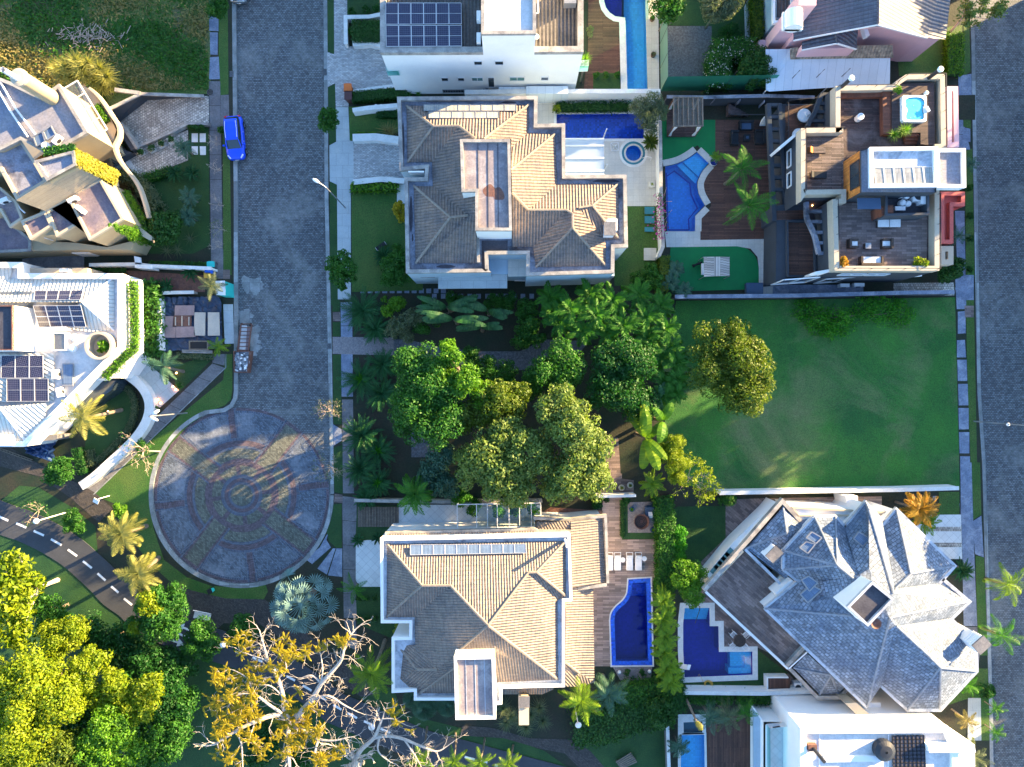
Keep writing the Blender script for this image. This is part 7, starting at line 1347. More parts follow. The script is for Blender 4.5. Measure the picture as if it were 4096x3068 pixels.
for bl,m_,lab in(('300,780,2.6,1.7 350,830,2.6,1.6 230,730,2.4,1.5','lf_mid','dark undergrowth tree beside the large-leaved edge tree'),('560,900,2.8,1.9 650,960,2.8,1.9 560,1000,2.6,1.8 700,900,2.4,1.5','lf_deep','dark undergrowth trees right of the rounded yellow tree'),('800,1010,2.8,1.9 880,1080,2.6,1.8 960,1050,2.4,1.6 760,1090,2.6,1.7 1040,1090,2.2,1.4','lf_deep','dark tree mass below the arrow markings'),('450,1380,3.0,1.8 540,1350,3.0,1.8 420,1460,3.0,1.8 700,1330,3.2,1.7 950,1200,3.0,1.8 980,1300,3.0,2.0','lf_deep','dark gap of low trees inside the lower left wood'),('1000,1420,3.0,2.0 880,1440,3.4,2.0 820,1560,3.4,2.2 950,1560,3.0,2.0 1060,1280,2.6,1.6','lf_mid','mid-green low trees under the big bare tree')):tree(lab,c,bl,m_,size=.26,cover=4.5,r0=.14)
bush('dark low shrubs along the lower edge of the cycle path',B7,'250,1180,1.2,1.3 330,1250,1.2,1.3 180,1150,1.2,1.1 560,1340,1,1.4 240,1330,1.2,1.3','lf_deep',.2)
palm('sunlit green feather palm beside the lower villa eave',B7,1080,720,6.0,14,3.2,'lf_palm_y',base=(1180,480),e=(1.2,-.1),droop=1.3,nl=50,ll=.62,lw=.055,hang=.35,az=[1.2,.5,0.0,-1.1,-.7,2.2,2.8,-2.2,3.6,1.7,.9,-1.6,.2,-2.8],tr=.16)
for i,(x,y,bx,by)in enumerate(((1450,1310,1490,1120),(1690,1330,1700,1165),(1880,1340,1915,1205),(2090,1350,2125,1255))):palm('young sunlit palm on a slim grey trunk at the lower edge',B7,x,y+40,4.6,9,1.8,'lf_palm_y',base=(bx,by),group='young palms at the lower edge',e=(1.25,0),nl=30,ll=.4,lw=.05,hang=.3,tr=.09)
def flametree(label,limbs_,z0,m,golds,basept,seed,twigs=1.0):
 t=thing('flame_tree',label,'tree',basept);b=MB();r=rs(seed);tips=[]
 for pth,ra,rb in limbs_:
  P=[]
  pts=[[float(a)for a in s.split(',')]for s in pth.split()]
  P=[B7.p(*q)for q in pts];P=smooth_path(P,4);n=len(P);b.tube(P,[ra+(rb-ra)*i/(n-1)for i in range(n)],8,cap=False)
  L=sum((P[i+1]-P[i]).length for i in range(n-1))
  for k in range(int(L*2.3*twigs)):
   i=r.integers(max(1,n//5),n);d=(P[i]-P[i-1]).normalized();s=Vector((-d.y,d.x,0))*(1 if r.random()<.5 else-1)
   tips+=branches(b,P[i],d*.5+s*r.uniform(.5,1.1)+Vector((0,0,r.normal(scale=.25))),r.uniform(.5,1.25),max(.018,rb*.55),2,r,4,.06,.013,.6,(2,3))
  tips+=branches(b,P[-1],P[-1]-P[-2],1.0,rb,2,r,4,.06,.013,.55,(2,3))
 b.build('branches',m,t);T=np.array([tuple(q)for q in tips])
 G=np.array([(*B7.p(x,y,z0).xy,R)for x,y,R in golds]);sel=[i for i in range(len(T))if any(np.hypot(T[i,0]-g[0],T[i,1]-g[1])<g[2]for g in G)]
 fr=[]
 for i in sel:
  for k in range(3):
   V,F=frond(r.uniform(.45,.8),.3,1.1,9,.17,.06,.2,r);fr.append((spin(V,r.uniform(0,2*pi),T[i]),F))
 if fr:V,F=join(fr);npmesh('foliage',V,F,'lf_gold',t)
 return t
flametree('great bare flame tree with pale forked limbs and orange leaf tufts',[('495,1105,.5 490,1095,4 490,1085,6.5',.42,.36),('490,1085,6.5 560,1010,7.4 640,920,8.2 710,800,9.0 800,700,9.4 860,620,9.6 890,500,9.8 960,400,9.6',.3,.06),('490,1085,6.5 440,1020,7.4 430,900,8.4 390,760,9.0 320,630,9.2 280,500,9.2 260,430,9.0',.26,.05),('440,1020,7.4 330,1040,8.2 200,1090,8.8 80,1150,9.0 -60,1240,9.0',.26,.1),('430,1025,7.6 330,960,8.6 230,890,9 100,880,9 30,960,9',.15,.04),('390,760,9.0 450,700,9.2 440,620,9.2',.1,.04),('710,800,9 640,740,9.2 560,760,9.2',.1,.03),('710,800,9 720,690,9.4 700,560,9.4',.1,.03),('640,920,8.2 760,890,9 880,960,9.2 980,1010,9.2',.13,.03),('470,1110,6.4 465,1200,7.4 470,1330,8.2 480,1450,8.6',.24,.14),('520,1120,6.5 600,1160,7.4 690,1210,8.2 800,1220,8.4 900,1200,8.4',.2,.05),('690,1210,8.2 660,1330,8.6 680,1430,8.6',.12,.05),('80,1150,9 120,1240,9 130,1400,9',.12,.04),('230,890,9 160,760,9 60,700,9',.09,.03),('320,630,9.2 220,600,9.2 110,560,9',.08,.03),('430,900,8.4 340,820,9.2 240,810,9.2',.08,.03)],8.8,'bark_pale',[(520,520,1.6),(100,500,1.2),(60,780,2.4),(50,950,2.6),(200,1150,1.6),(560,1090,2.0),(60,1330,2.4),(430,1260,1.4),(790,1380,1.5),(400,670,.9),(690,530,.8),(880,420,.7),(500,930,.9),(120,880,1.8)],B7.p(500,1110),77)
flametree('second bare flame tree rising from the lower edge',[('990,1480,1 975,1400,4 960,1340,6.5',.38,.3),('960,1350,6.5 1010,1280,7.4 1100,1200,8.2 1140,1110,8.8 1160,1060,9.0',.26,.07),('1100,1200,8.2 1200,1185,8.6 1320,1210,9 1440,1260,9 1560,1300,9 1640,1260,9',.18,.04),('960,1340,6.8 880,1290,7.6 800,1260,8.2',.18,.07),('1140,1190,8.4 1130,1300,8.6 1220,1380,8.6',.1,.04),('1320,1210,9 1400,1330,9 1440,1400,9',.09,.03),('1160,1060,9 1240,1060,9.2 1300,1090,9.2',.07,.03),('960,1350,6.5 940,1420,7.2 900,1500,8',.2,.1)],8.8,'bark_pale',[(1270,1020,.9),(1390,1060,.6)],B7.p(990,1480),78,.9)
# ============ what stands beyond the picture's edges and throws the long shadows
def neighbour(label,x,y,w,d,hh,rz=0.0,m='plaster_cream',rm='roof_clay'):
 h=thing('house',label,'house',(x,y,0),'houses beyond the picture',rz);R=Matrix.Rotation(rz,3,'Z');P=lambda a,b,z:Vector((x,y,0))+R@Vector((a,b,z))
 MB().box((x,y,hh/2),(w,d,hh),rz).build('wall',m,h);b=MB();e=.6;q=[P(-w/2-e,-d/2-e,hh),P(w/2+e,-d/2-e,hh),P(w/2+e,d/2+e,hh),P(-w/2-e,d/2+e,hh)];k=max(0,(d-w)/2);r0,r1=P(0,-k-.2,hh+2.4),P(0,k+.2,hh+2.4)
 b.face([q[0],q[1],r0]);b.face([q[1],q[2],r1,r0]);b.face([q[2],q[3],r1]);b.face([q[3],q[0],r0,r1]);b.build('roof',rm,h)
neighbour('house across the right street opposite the pink house',68,37,12,14,8.5);neighbour('house across the right street opposite the modern house',69,20,12,13,9.5);neighbour('house across the right street opposite the empty lawn',69,3,12,14,8.5);neighbour('low house across the right street opposite the slate house',70,-14,12,12,6.0);neighbour('house across the right street near the lower corner',70,-32,12,13,7)
neighbour('house beyond the top edge beside the left street',-12,56,13,12,8);neighbour('house beyond the top edge in the right row',32,60,14,12,8);neighbour('house beyond the top edge in the middle row',10,58,13,12,8.5)
def far_tree(label,x,y,z,R):
 t=thing('broadleaf_tree',label,'tree',(x,y,0),'trees beyond the picture');b=[(x,y,z,R),(x+R*.6,y-R*.5,z-1,R*.8),(x-R*.5,y+R*.6,z-1,R*.8)];limbs(t,Vector((x,y,0)),b,.3);crown(t,b,'lf_mid',.5,4.5,sd())
for i,(x,y,z,R)in enumerate(((58,12,10,3.6),(60,27,10.5,4),(59,46,9.5,3.6),(60,-5,9,3.2),(2,47,7,3),(22,49,8,3.4),(-6,46,7.5,3.0),(62,55,11,4))):far_tree('tall leafy tree beyond the edge of the picture',x,y,z,R)
# ============ cars
E1=Crop(880,430,4.1375);E2=Crop(800,1050,2.1167);E3=Crop(2400,1980,2.8);E4=Crop(3300,780,2.8);E7=Crop(600,1100,2.5053)
def loft(secs,mi=0):
 b=MB();n=len(secs[0])
 for s in secs:b.v+=[tuple(p)for p in s]
 for i in range(len(secs)-1):
  for j in range(n-1):b.f.append((i*n+j,(i+1)*n+j,(i+1)*n+j+1,i*n+j+1));b.mi.append(mi)
 b.f.append(tuple(range(n)));b.mi.append(mi);k=(len(secs)-1)*n;b.f.append(tuple(reversed(range(k,k+n))));b.mi.append(mi);return b
def car(label,loc,rz,paint):
 t=thing('parked_car',label,'car',(0,0,0))
 def sec(x,w,z0,zs,zt):return[(x,-w*.93,z0),(x,-w,z0+.2),(x,-w,zs-.08),(x,-w*.93,zs),(x,-w*.6,zt),(x,0,zt+.015),(x,w*.6,zt),(x,w*.93,zs),(x,w,zs-.08),(x,w,z0+.2),(x,w*.93,z0)]
 body=loft([sec(*q)for q in((-2.14,.62,.45,.72,.76),(-2.08,.78,.3,.86,.92),(-1.8,.88,.24,.96,1.02),(-1.2,.9,.22,.98,1.04),(0,.9,.22,.97,1.02),(.8,.9,.22,.95,1.0),(1.2,.89,.22,.92,.99),(1.7,.86,.24,.86,.93),(2.0,.76,.3,.76,.83),(2.12,.6,.42,.66,.7))]).build('body',paint,t,smooth=True)
 gl=lambda x,w,z:[(x,-w-.1,.95),(x,-w,z-.06),(x,-w*.85,z),(x,w*.85,z),(x,w,z-.06),(x,w+.1,.95)]
 loft([gl(-1.98,.62,.99),gl(-1.6,.62,1.42),gl(-.9,.66,1.56),(gl(.0,.66,1.56)),gl(.45,.63,1.5),gl(1.15,.66,1.0)]).build('windows','car_glass',t)
 loft([[(x,-w,z),(x,-w*.8,z+.03),(x,w*.8,z+.03),(x,w,z)]for x,w,z in((-1.62,.58,1.43),(-1.3,.62,1.53),(-.6,.65,1.58),(.1,.64,1.565),(.46,.58,1.505))]).build('roof',paint,t)
 for s in(-1,1):
  MB().tube([(-1.35,s*.52,1.6),(-.6,s*.57,1.65),(.25,s*.54,1.6)],.025,6).build('roof_rail','metal_white',t)
  MB().bar((.46,s*.62,1.5),(1.14,s*.7,1.02),.07,.05).build('pillar',paint,t)
  MB().bar((1.72,s*.74,.88),(2.03,s*.5,.79),.12,.08).build('headlight','lamp_glass',t);MB().bar((-2.02,s*.78,.92),(-2.12,s*.5,.8),.12,.1).build('tail_light','lamp_red',t)
  MB().box((.78,s*1.0,1.03),(.14,.2,.13)).build('mirror',paint,t)
  for k in(-.5,.45):MB().box((k,s*.905,.82),(.16,.03,.03)).build('door_handle','metal_white',t)
  for x in(-1.3,1.32):
   w=MB().lathe((0,0,0),[(.2,-.1),(.33,-.1),(.34,-.05),(.34,.05),(.33,.1),(.2,.1)],20);w.v=[(x+a,s*.84+c_*s,.33+b_)for a,b_,c_ in w.v];wo=w.build('wheel','rubber',t)
   r_=MB()
   for k in range(5):a=k*1.2566;r_.bar((x,s*.93,.33),(x+.2*cos(a),s*.93,.33+.2*sin(a)),.06,.03)
   r_.build('rim','metal_grey',wo)
 MB().box((2.07,0,.62),(.08,.9,.16)).build('grille','black',t);MB().box((2.12,0,.48),(.03,.4,.11)).build('number_plate','paint_white',t);MB().box((-1.9,0,.98),(.3,1.1,.04),ry=-.9).build('wiper','black',t)if 0 else None
 t.location=Vector(loc);t.rotation_euler=(0,0,rz);return t
p=S0.p(948,560);car('bright blue compact suv parked half on the left kerb',(p.x,p.y,-.12),-pi/2+.085,'car_blue');p=S0.p(960,-64);car('dark silver car cut off by the top edge of the left street',(p.x,p.y,-.12),-pi/2+.02,'car_silver')
# ============ lamps
def lamp(label,top,arm,head='metal_white',kind='street_lamp',r=.07,hd=(.75,.3,.14),two=None):
 t=thing(kind,label,'street lamp',wpt(top));MB().tube([wpt(top),top],[r,r*.6],10).build('pole','metal_grey',t)
 for q in[arm]+([two]if two else[]):
  MB().tube([top,q],r*.55,8).build('arm','metal_grey',t);d=q-top;a=atan2(d.y,d.x);b=MB();m=q+Vector((cos(a),sin(a),0))*.3
  b.lathe((0,0,0),[(.01,-.08),(.8,-.06),(1,0),(.8,.07),(.01,.09)],16);b.v=[(m.x+(x*cos(a)*hd[0]/2-y*sin(a)*hd[1]/2),m.y+(x*sin(a)*hd[0]/2+y*cos(a)*hd[1]/2),m.z+z)for x,y,z in b.v];b.build('lamp_head',head,t,smooth=True)
 return t
lamp('white street lamp leaning over the left street from the pale pavement',A2.p(1045,1553,7.2),A2.p(985,1512,7.6));lamp('double-headed street lamp beside the lit path and the turning circle',B2.p(985,1103,7.4),B2.p(1002,1112,7.5),two=B2.p(1014,1085,7.5))
lamp('street lamp on the right road reaching out of the picture',C4.p(1285,512,7.4),C4.p(1330,520,7.6));MB().ball(C4.p(1217,508,4.8),.16,10).build('lamp_globe','metal_white',[o for o in COL.objects if o.get('label','').startswith('street lamp on the right')][0])
def disc(label,p,r=.32,ball=False):
 t=thing('path_lamp',label,'path lamp',wpt(p));MB().tube([wpt(p),p],[.06,.045],8).build('pole','metal_white',t)
 (MB().ball(p,r,12)if ball else MB().lathe(p,[(.06,p.z-.35),(.16,p.z-.3),(.2,p.z-.05),(r,p.z),(r*.6,p.z+.08),(.01,p.z+.11)],20)).build('lamp_head','metal_white',t,smooth=True)
disc('white globe lamp on a slanting-looking pole over the cycle path',B6.p(205,262,4.3),.26,True);disc('white disc lamp between the small trees on the cycle path',B6.p(1265,962,4.0),.3);disc('white disc lamp between the two bare flame trees',B7.p(1081,1122,4.0));disc('white disc lamp beside the dark ivy bank',C5.p(893,489,4.0),.3)
t=thing('floodlight','white tilted floodlight panel on a short post beside the dark path','floodlight',wpt(B6.p(545,145,1.8)));q=B6.p(560,135,1.8);MB().tube([wpt(q),q],.05,8).build('post','metal_white',t);MB().box(B6.p(545,148,1.9),(.55,.45,.08),-.5,rx=.3).build('panel','metal_white',t)
for(x,y)in((836,815),(855,830),(873,843),(905,870),(922,888),(953,915),(978,938),(1005,960),(1045,993),(1063,1015),(1145,905),(1163,925),(938,722),(1168,815),(715,1070)):
 p=B2.p(x,y,.25);t=thing('path_light','small glowing spike light set in the garden of the solar house','garden light',wpt(p),'glowing garden lights');MB().cyl(p,.035,0,.22,6).build('spike','black',t);MB().lathe(p,[(.09,.22),(.01,.34)],8).build('lamp_shade','glow_warm',t)
for x,y,k in((710,107,'left'),(1332,45,'right')):
 p=A7.p(x,y,9.0);t=thing('terrace_lamp','dark post lamp with glass cap at the %s end of the roof terrace'%k,'lamp',(p.x,p.y,7.2));MB().cyl(p,.17,7.2,8.9,14).build('post','metal_dark',t);MB().lathe(p,[(.24,8.85),(.26,9.0),(.16,9.06),(.01,9.06)],16).build('lamp_cap','tub_shell',t)
# ============ bins, box, street bits
def bin_(label,p,m,s=(.62,.62,1.0),rz=0.0,lid=None):
 t=thing('wheelie_bin',label,'bin',p);b=MB();w,d,h=s;R=Matrix.Rotation(rz,3,'Z');f=lambda x,y,z:Vector((p.x,p.y,0))+R@Vector((x,y,z));lo=[f(a*w*.4,c_*d*.4,.05)for a,c_ in((-1,-1),(1,-1),(1,1),(-1,1))];hi=[f(a*w*.5,c_*d*.5,h*.92)for a,c_ in((-1,-1),(1,-1),(1,1),(-1,1))]
 for i in range(4):b.face([lo[i],lo[(i+1)%4],hi[(i+1)%4],hi[i]])
 b.build('body',m,t);b=MB();b.box(f(0,0,h*.96),(w*1.08,d*1.08,h*.08),rz);b.box(f(0,d*.56,h*.93),(w*.7,.06,.05),rz);b.build('lid',lid or m,t)
 for sx in(-1,1):q=f(sx*w*.38,d*.4,.1);MB().tube([q-Vector((.03,0,0)),q+Vector((.03,0,0))],.1,10).build('wheel','rubber',t)
 return t
bin_('orange wheelie bin on the cobbled pavement by the long hedge',A2.p(1234,745,.5),'plastic_orange',(.7,.72,1.1));bin_('maroon wheelie bin next to the orange bin',A2.p(1238,808,.5),'plastic_maroon',(.68,.8,1.1));bin_('teal-grey lidded bin, topmost of three at the left pavement',B2.p(1410,100,.4),'plastic_grey',(.7,.5,.9),lid='plastic_teal');bin_('blue wheelie bin between the grey and yellow bins',B2.p(1397,142,.4),'plastic_blue',(.72,.5,.9));bin_('yellow wheelie bin beside the blue palm',B2.p(1387,173,.4),'plastic_yellow',(.62,.5,.9));bin_('small green and black litter bin on the turning circle verge',B5.p(572,1345,.4),'plastic_teal',(.42,.42,.8),.4,'black')
t=thing('portable_toilet','turquoise portable toilet cabin with a pale roof at the kerb','portable toilet',E2.p(205,215));P=E2('205,158 262,172 262,272 208,272',2.2);P=E2('128,160 206,157 212,274 140,272',2.25);MB().sides(P,0,2.2).build('cabin','plastic_teal',t);b=MB();b.prism(inset(ccw(P),-.04),2.18,2.28);b.cyl(E2.p(186,168,2.3),.08,2.28,2.5,8);b.build('roof','metal_white',t)
t=thing('rubble_skip','open skip heaped with rubble and bags on the left street','skip',E2.p(345,840));P=E2('282,748 425,748 402,932 286,932',.8);MB().rim(P,.08,-.1,.8).build('bin','rust',t);b=MB();r=rs(3)
for i in range(90):
 u,v=r.random(),r.random();q=P[0].lerp(P[1],.06+.88*u).lerp(P[3].lerp(P[2],.06+.88*u),.05+.9*v);s=r.uniform(.1,.34);b.box((q.x,q.y,.55+.35*(1-abs(2*u-1))*(1-abs(2*v-1))+r.uniform(0,.1)),(s,s*r.uniform(.5,1),s*.6),r.uniform(0,3),int(r.random()<.3),r.normal(scale=.4),r.normal(scale=.4))
b.flat(inset(ccw(P),.05),.5);b.build('rubble',['rubble','paint_white'],t)['kind']='stuff'
t=thing('rusty_trailer','rusty ladder-frame trailer bed dusted with cement before the skip','trailer',E2.p(380,630));b=MB();L_=E2('348,520 318,742',.6);R_=E2('438,520 410,742',.6)
b.bar(*L_,.1,.14);b.bar(*R_,.1,.14)
for k in range(8):b.bar(L_[0].lerp(L_[1],k/7),R_[0].lerp(R_[1],k/7),.08,.1)
b.build('frame','rust',t);MB().flat([L_[0].lerp(L_[1],.1),R_[0].lerp(R_[1],.1),R_[1],L_[1]],.48).build('bed','ply_pink',t);MB().flat([q+Vector((.0,0,0))for q in E2('352,530 400,535 385,740 335,735',.52)],.53).build('cement_dust','flat_white',t)
for x,y in((352,535),(430,535),(322,730),(408,730)):MB().tube([E2.p(x-3,y,.2),E2.p(x+6,y,.2)],.28,14).build('wheel','rubber',t)
b=MB();r=rs(9)
for(x,y,R)in((420,600,1.4),(470,200,1.3),(400,180,1.0),(380,480,1.3),(450,700,.9)):
 for k in range(5):q=E2.p(x+r.normal(scale=22),y+r.normal(scale=30));R2=R*r.uniform(.25,.6);ph=r.uniform(0,6);b.flat([q+Vector((cos(a),sin(a)*.8,0))*R2*(1+.3*sin(3*a+ph)+.15*sin(7*a))for a in[j*pi/11 for j in range(22)]],-.128+.0004*len(b.f)/20)
b.build('cement_stain','kerb',None,kind='structure')
t=thing('covered_pit','building pit covered with blue tarp, plywood sheets and boards','building pit',E7.p(400,500));b=MB();gx,gy=26,22;q=[E7.p(95,225,.2),E7.p(705,215,.2),E7.p(730,730,.2),E7.p(100,770,.2)];r=rs(4);i0=0
for j in range(gy+1):
 for i in range(gx+1):p=q[0].lerp(q[1],i/gx).lerp(q[3].lerp(q[2],i/gx),j/gy);b.v.append((p.x+r.normal(scale=.05),p.y+r.normal(scale=.05),.16+abs(r.normal(scale=.07))+(.25*abs(sin(i*1.3))if j<4 and i<17 else 0)))
for j in range(gy):
 for i in range(gx):a=j*(gx+1)+i;b.f.append((a,a+gx+1,a+gx+2,a+1));b.mi.append(0)
b.build('tarp','tarp',t)
for s,m in(('250,305 445,303 443,403 248,405','ply_pink'),('100,412 235,412 225,520 100,520','ply_pink'),('240,405 415,405 415,514 235,514','rust'),('102,522 258,522 256,628 102,628','ply_pink'),('262,518 442,516 455,620 262,628','ply_pink'),('446,374 556,374 552,608 442,606','ply_pale'),('580,374 694,374 700,606 580,608','ply_pale')):MB().prism(E7(s,.4),.36,.42).build('board',m,t)
for s in('320,410 320,512','255,420 255,505','390,420 390,505'):MB().bar(*E7(s,.46),.09,.06).build('batten','ply_pale',t)
b=MB();b.rim(E7('388,658 582,658 582,750 388,750',.5),.12,.2,.5);b.build('hatch_frame','wood_grey',t);MB().flat(E7('395,665 575,665 575,745 395,745',.4),.43).build('hatch','black',t);b=MB()
for k in range(5):b.bar(E7.p(320,752+k*6,.5),E7.p(625,762+k*5,.5),.08,.06)
b.build('plank_pile','stone_cap',t);w=gwall('garden_wall','wide white retaining wall between the big-leaved hedge and the pit','wall',E7('40,240 45,750',1.3),.05,1.3,'plaster_white','stone_white');MB().prism(E7('35,235 98,235 103,752 38,752',1.25),0,1.24).build('wall','plaster_white',w)
gwall('garden_wall','broken pale wall along the top of the tarp-covered pit','wall',E7('120,190 250,185 440,182',.8),.2,.8,'stone_cap','stone_white')
# ============ gazebo, sofas, swing bed, dog on the turf side
c=A4;t=thing('gazebo','square timber gazebo with slatted roof and tied white curtains','gazebo',c.p(310,1110));R=c('220,917 503,915 507,1196 220,1198',3.0);b=MB();b.rim(R,.12,2.86,3.02)
for k in range(1,6):b.bar(R[0].lerp(R[1],k/6)-Vector((0,0,.02)),R[3].lerp(R[2],k/6)-Vector((0,0,.02)),.1,.14)
b.build('roof_frame','wood_grey',t);b=MB()
for k in range(34):b.bar(R[0].lerp(R[3],(k+.5)/34)-Vector((0,0,.1)),R[1].lerp(R[2],(k+.5)/34)-Vector((0,0,.1)),.055,.03)
b.build('roof_slats','wood_grey',t);MB().prism(inset(ccw(R),.02),0,.22).build('floor','deck_dark',t)
for q in inset(ccw(R),.1):
 MB().tube([(q.x,q.y,.2),(q.x,q.y,2.9)],.1,4).build('post','wood_brown',t);d=(Vector((sum(x.x for x in R)/4,sum(x.y for x in R)/4,0))-wpt(q)).normalized()
 b=MB()
 for k in range(5):o=Vector((d.x,0,0))*(.12+.1*k);b.tube([Vector((q.x,q.y,2.8))+o,Vector((q.x,q.y,1.3))+o*.45,Vector((q.x,q.y,.3))+o*.7],[.07,.045,.075],6)
 b.build('curtain','fabric_white',t)
def sofa(label,p,w,d,rz,m='fabric_dark',seat='fabric_dark',z=0.0,h=.72,name='sofa',cat='sofa',arms=True):
 t=thing(name,label,cat,(p.x,p.y,z));R=Matrix.Rotation(rz,3,'Z');f=lambda x,y,zz:Vector((p.x,p.y,z))+R@Vector((x,y,zz))
 MB().box(f(0,0,.17),(w,d,.34),rz).build('base',m,t);MB().box(f(0,d/2-.09,.5),(w,.18,h-.3),rz).build('backrest',m,t)
 if arms:
  for s in(-1,1):MB().box(f(s*(w/2-.09),-.05,.46),(.18,d-.1,.26),rz).build('armrest',m,t)
 n=max(1,round((w-.36)/.75));cw=(w-.38)/n
 for k in range(n):MB().box(f(-(w-.38)/2+cw*(k+.5),-.08,.4),(cw-.03,d-.24,.14),rz).build('cushion',seat,t)
 return t
sofa('dark two-seat outdoor sofa facing the stair rail of the brown deck',c.p(908,1190,.3),1.35,.85,0,seat='fabric_blue');sofa('dark outdoor sofa at the left of the small dark cube table',c.p(798,1308,.3),1.4,.8,pi/2);sofa('dark outdoor sofa at the right of the small dark cube table',c.p(1038,1300,.3),1.35,.9,-pi/2)
def cube_table(label,p,w,h,m='fabric_dark',z=0.0,top=None):
 t=thing('side_table',label,'table',(p.x,p.y,z));MB().box((p.x,p.y,z+h/2),(w*.94,w*.94,h)).build('base',m,t);MB().box((p.x,p.y,z+h+.02),(w,w,.04)).build('tabletop',top or m,t);MB().box((p.x,p.y,z+h+.055),(w*.4,w*.4,.03)).build('tray',top or 'fabric_blue',t)
cube_table('small dark cube table in the middle of the dark sofas',c.p(918,1305,.3),.62,.4)
t=thing('deck_stairs','dark timber steps behind a low glass rail on the brown deck','stairs',c.p(840,1045));b=MB()
for k in range(8):b.prism(c('%d,%d %d,%d %d,1082 %d,1082'%(740+k*26,985+k*10,766+k*26,985+k*10,766+k*26,740+k*26),.8),0,.9-k*.1)
b.build('steps','deck_dark',t);MB().sides(c('765,1085 1090,1085',.9),0,.9,close=False).build('railing_glass','glass',t);MB().bar(c.p(765,1085,.92),c.p(1090,1085,.92),.06,.05).build('handrail','metal_dark',t)
t=thing('curtain','bunched white curtain hanging on the dark pergola beam','curtain',c.p(1065,1150));b=MB()
for k in range(7):b.tube([c.p(1085,1105,2.6),c.p(1058+k*5,1140,1.6),c.p(1045+k*7,1185,.5)],[.04,.06,.09],6)
b.build('folds','fabric_white',t)
for x,y in((590,960),(830,975),(1060,985)):t=thing('leaning_board','grey board leaning between the dark wall and the deck','board',c.p(x,y),'boards leaning on the dark wall');MB().bar(c.p(x-30,y+28,.1),c.p(x+25,y-28,1.9),.22,.06).build('board','flat_stain',t)
c=A6;t=thing('swing_bed','daybed swing under a striped grey canopy on the lower turf','swing',c.p(490,1420));b=MB();n=8;A_,B_=c.p(395,1340,2.0),c.p(586,1340,2.0);C_,D_=c.p(586,1480,2.0),c.p(398,1485,2.0)
for i in range(n):
 q=[]
 for u in(i/n,(i+1)/n):q.append((A_.lerp(B_,u)+Vector((0,0,.14*sin(pi*u))),D_.lerp(C_,u)+Vector((0,0,.14*sin(pi*u)))))
 b.face([q[0][1],q[1][1],q[1][0],q[0][0]])
b.build('canopy','canopy_stripe',t);fr=MB()
for q in(A_,B_,C_,D_):fr.tube([wpt(q),q],.035,6)
fr.build('frame','metal_grey',t);MB().box((*((A_+C_)/2).xy,.45),(2.1,1.1,.2)).build('mattress','fabric_white',t)
def dog(label,p,rz):
 t=thing('dog',label,'dog',p);me=bpy.data.meshes.new('body');V=[(0,0,.42),(.16,0,.43),(.32,0,.44),(.42,0,.52),(.52,0,.56),(.6,0,.53),(-.16,0,.42),(-.3,0,.43),(-.42,0,.5),(-.55,0,.56)];E=[(0,1),(1,2),(2,3),(3,4),(4,5),(0,6),(6,7),(7,8),(8,9)];rad=[.11,.125,.12,.075,.075,.035,.105,.1,.025,.015]
 for s in(-1,1):
  for root,x,off in((2,.33,.03),(7,-.3,-.08)):
   i=len(V);V+=[(x,s*.09,.32),(x+off,s*.1,.17),(x+.01,s*.1,.03),(x+.05,s*.1,.02)];E+=[(root,i),(i,i+1),(i+1,i+2),(i+2,i+3)];rad+=[.06,.032,.028,.03]
  i=len(V);V+=[(.47,s*.06,.63),(.45,s*.08,.66)];E+=[(4,i),(i,i+1)];rad+=[.025,.012]
 me.from_pydata(V,E,[]);o=bpy.data.objects.new('body',me);link(o,t);o.modifiers.new('skin','SKIN');sv=me.skin_vertices[0].data
 for k,r_ in enumerate(rad):sv[k].radius=(r_,r_)
 sv[0].use_root=True;o.modifiers.new('sub','SUBSURF').levels=2;o.modifiers['sub'].render_levels=2;me.materials.append(MATS['dog_black']);o.location=p;o.rotation_euler=(0,0,rz);o.matrix_parent_inverse=Matrix.Translation(-Vector(p))
dog('black dog standing on the turf left of the swing bed',c.p(335,1400),.38)
t=thing('storage_box','dark blue flat storage box at the edge of the lower turf','box',c.p(770,1575));MB().prism(c('712,1532 832,1532 832,1618 715,1618',.7),0,.62).build('body','fabric_blue',t);MB().prism(inset(ccw(c('712,1532 832,1532 832,1618 715,1618',.7)),-.03),.62,.7).build('lid','fabric_blue',t)
t=thing('potted_plant','blue and white patterned pot with a small palm at the fan pool','potted plant',c.p(462,648));MB().lathe(c.p(462,648),[(.2,0),(.38,.3),(.32,.55),(.27,.55),(.25,.45),(.01,.45)],18).build('pot','pot_blue',t);MB().lathe(c.p(462,648),[(.39,.2),(.385,.3),(.36,.4)],18).build('pattern_band','pot_white',t)
def rack(label,x,y,cols_):
 t=thing('towel_rack',label,'towel rack',c.p(x,y));b=MB()
 for s in(-25,25):b.tube([c.p(x-18,y+s,0),c.p(x-18,y+s,.9),c.p(x+18,y+s,.9),c.p(x+18,y+s,0)],.02,6)
 b.build('frame','metal_white',t)
 for k,m in enumerate(cols_):MB().box(c.p(x-14+9*k,y,.75),(.09,.62,.3)).build('towel',m,t)
rack('white folding rack with dark towels by the deck edge',882,1150,('fabric_dark','metal_white','fabric_blue','metal_white'));rack('white folding rack with orange and white towels below the dark rack',888,1415,('metal_white','plastic_orange','fabric_dark'));rack('white folding rack with bright striped towels, lowest one',890,1468,('plastic_orange','plastic_blue','metal_white','plastic_green'))
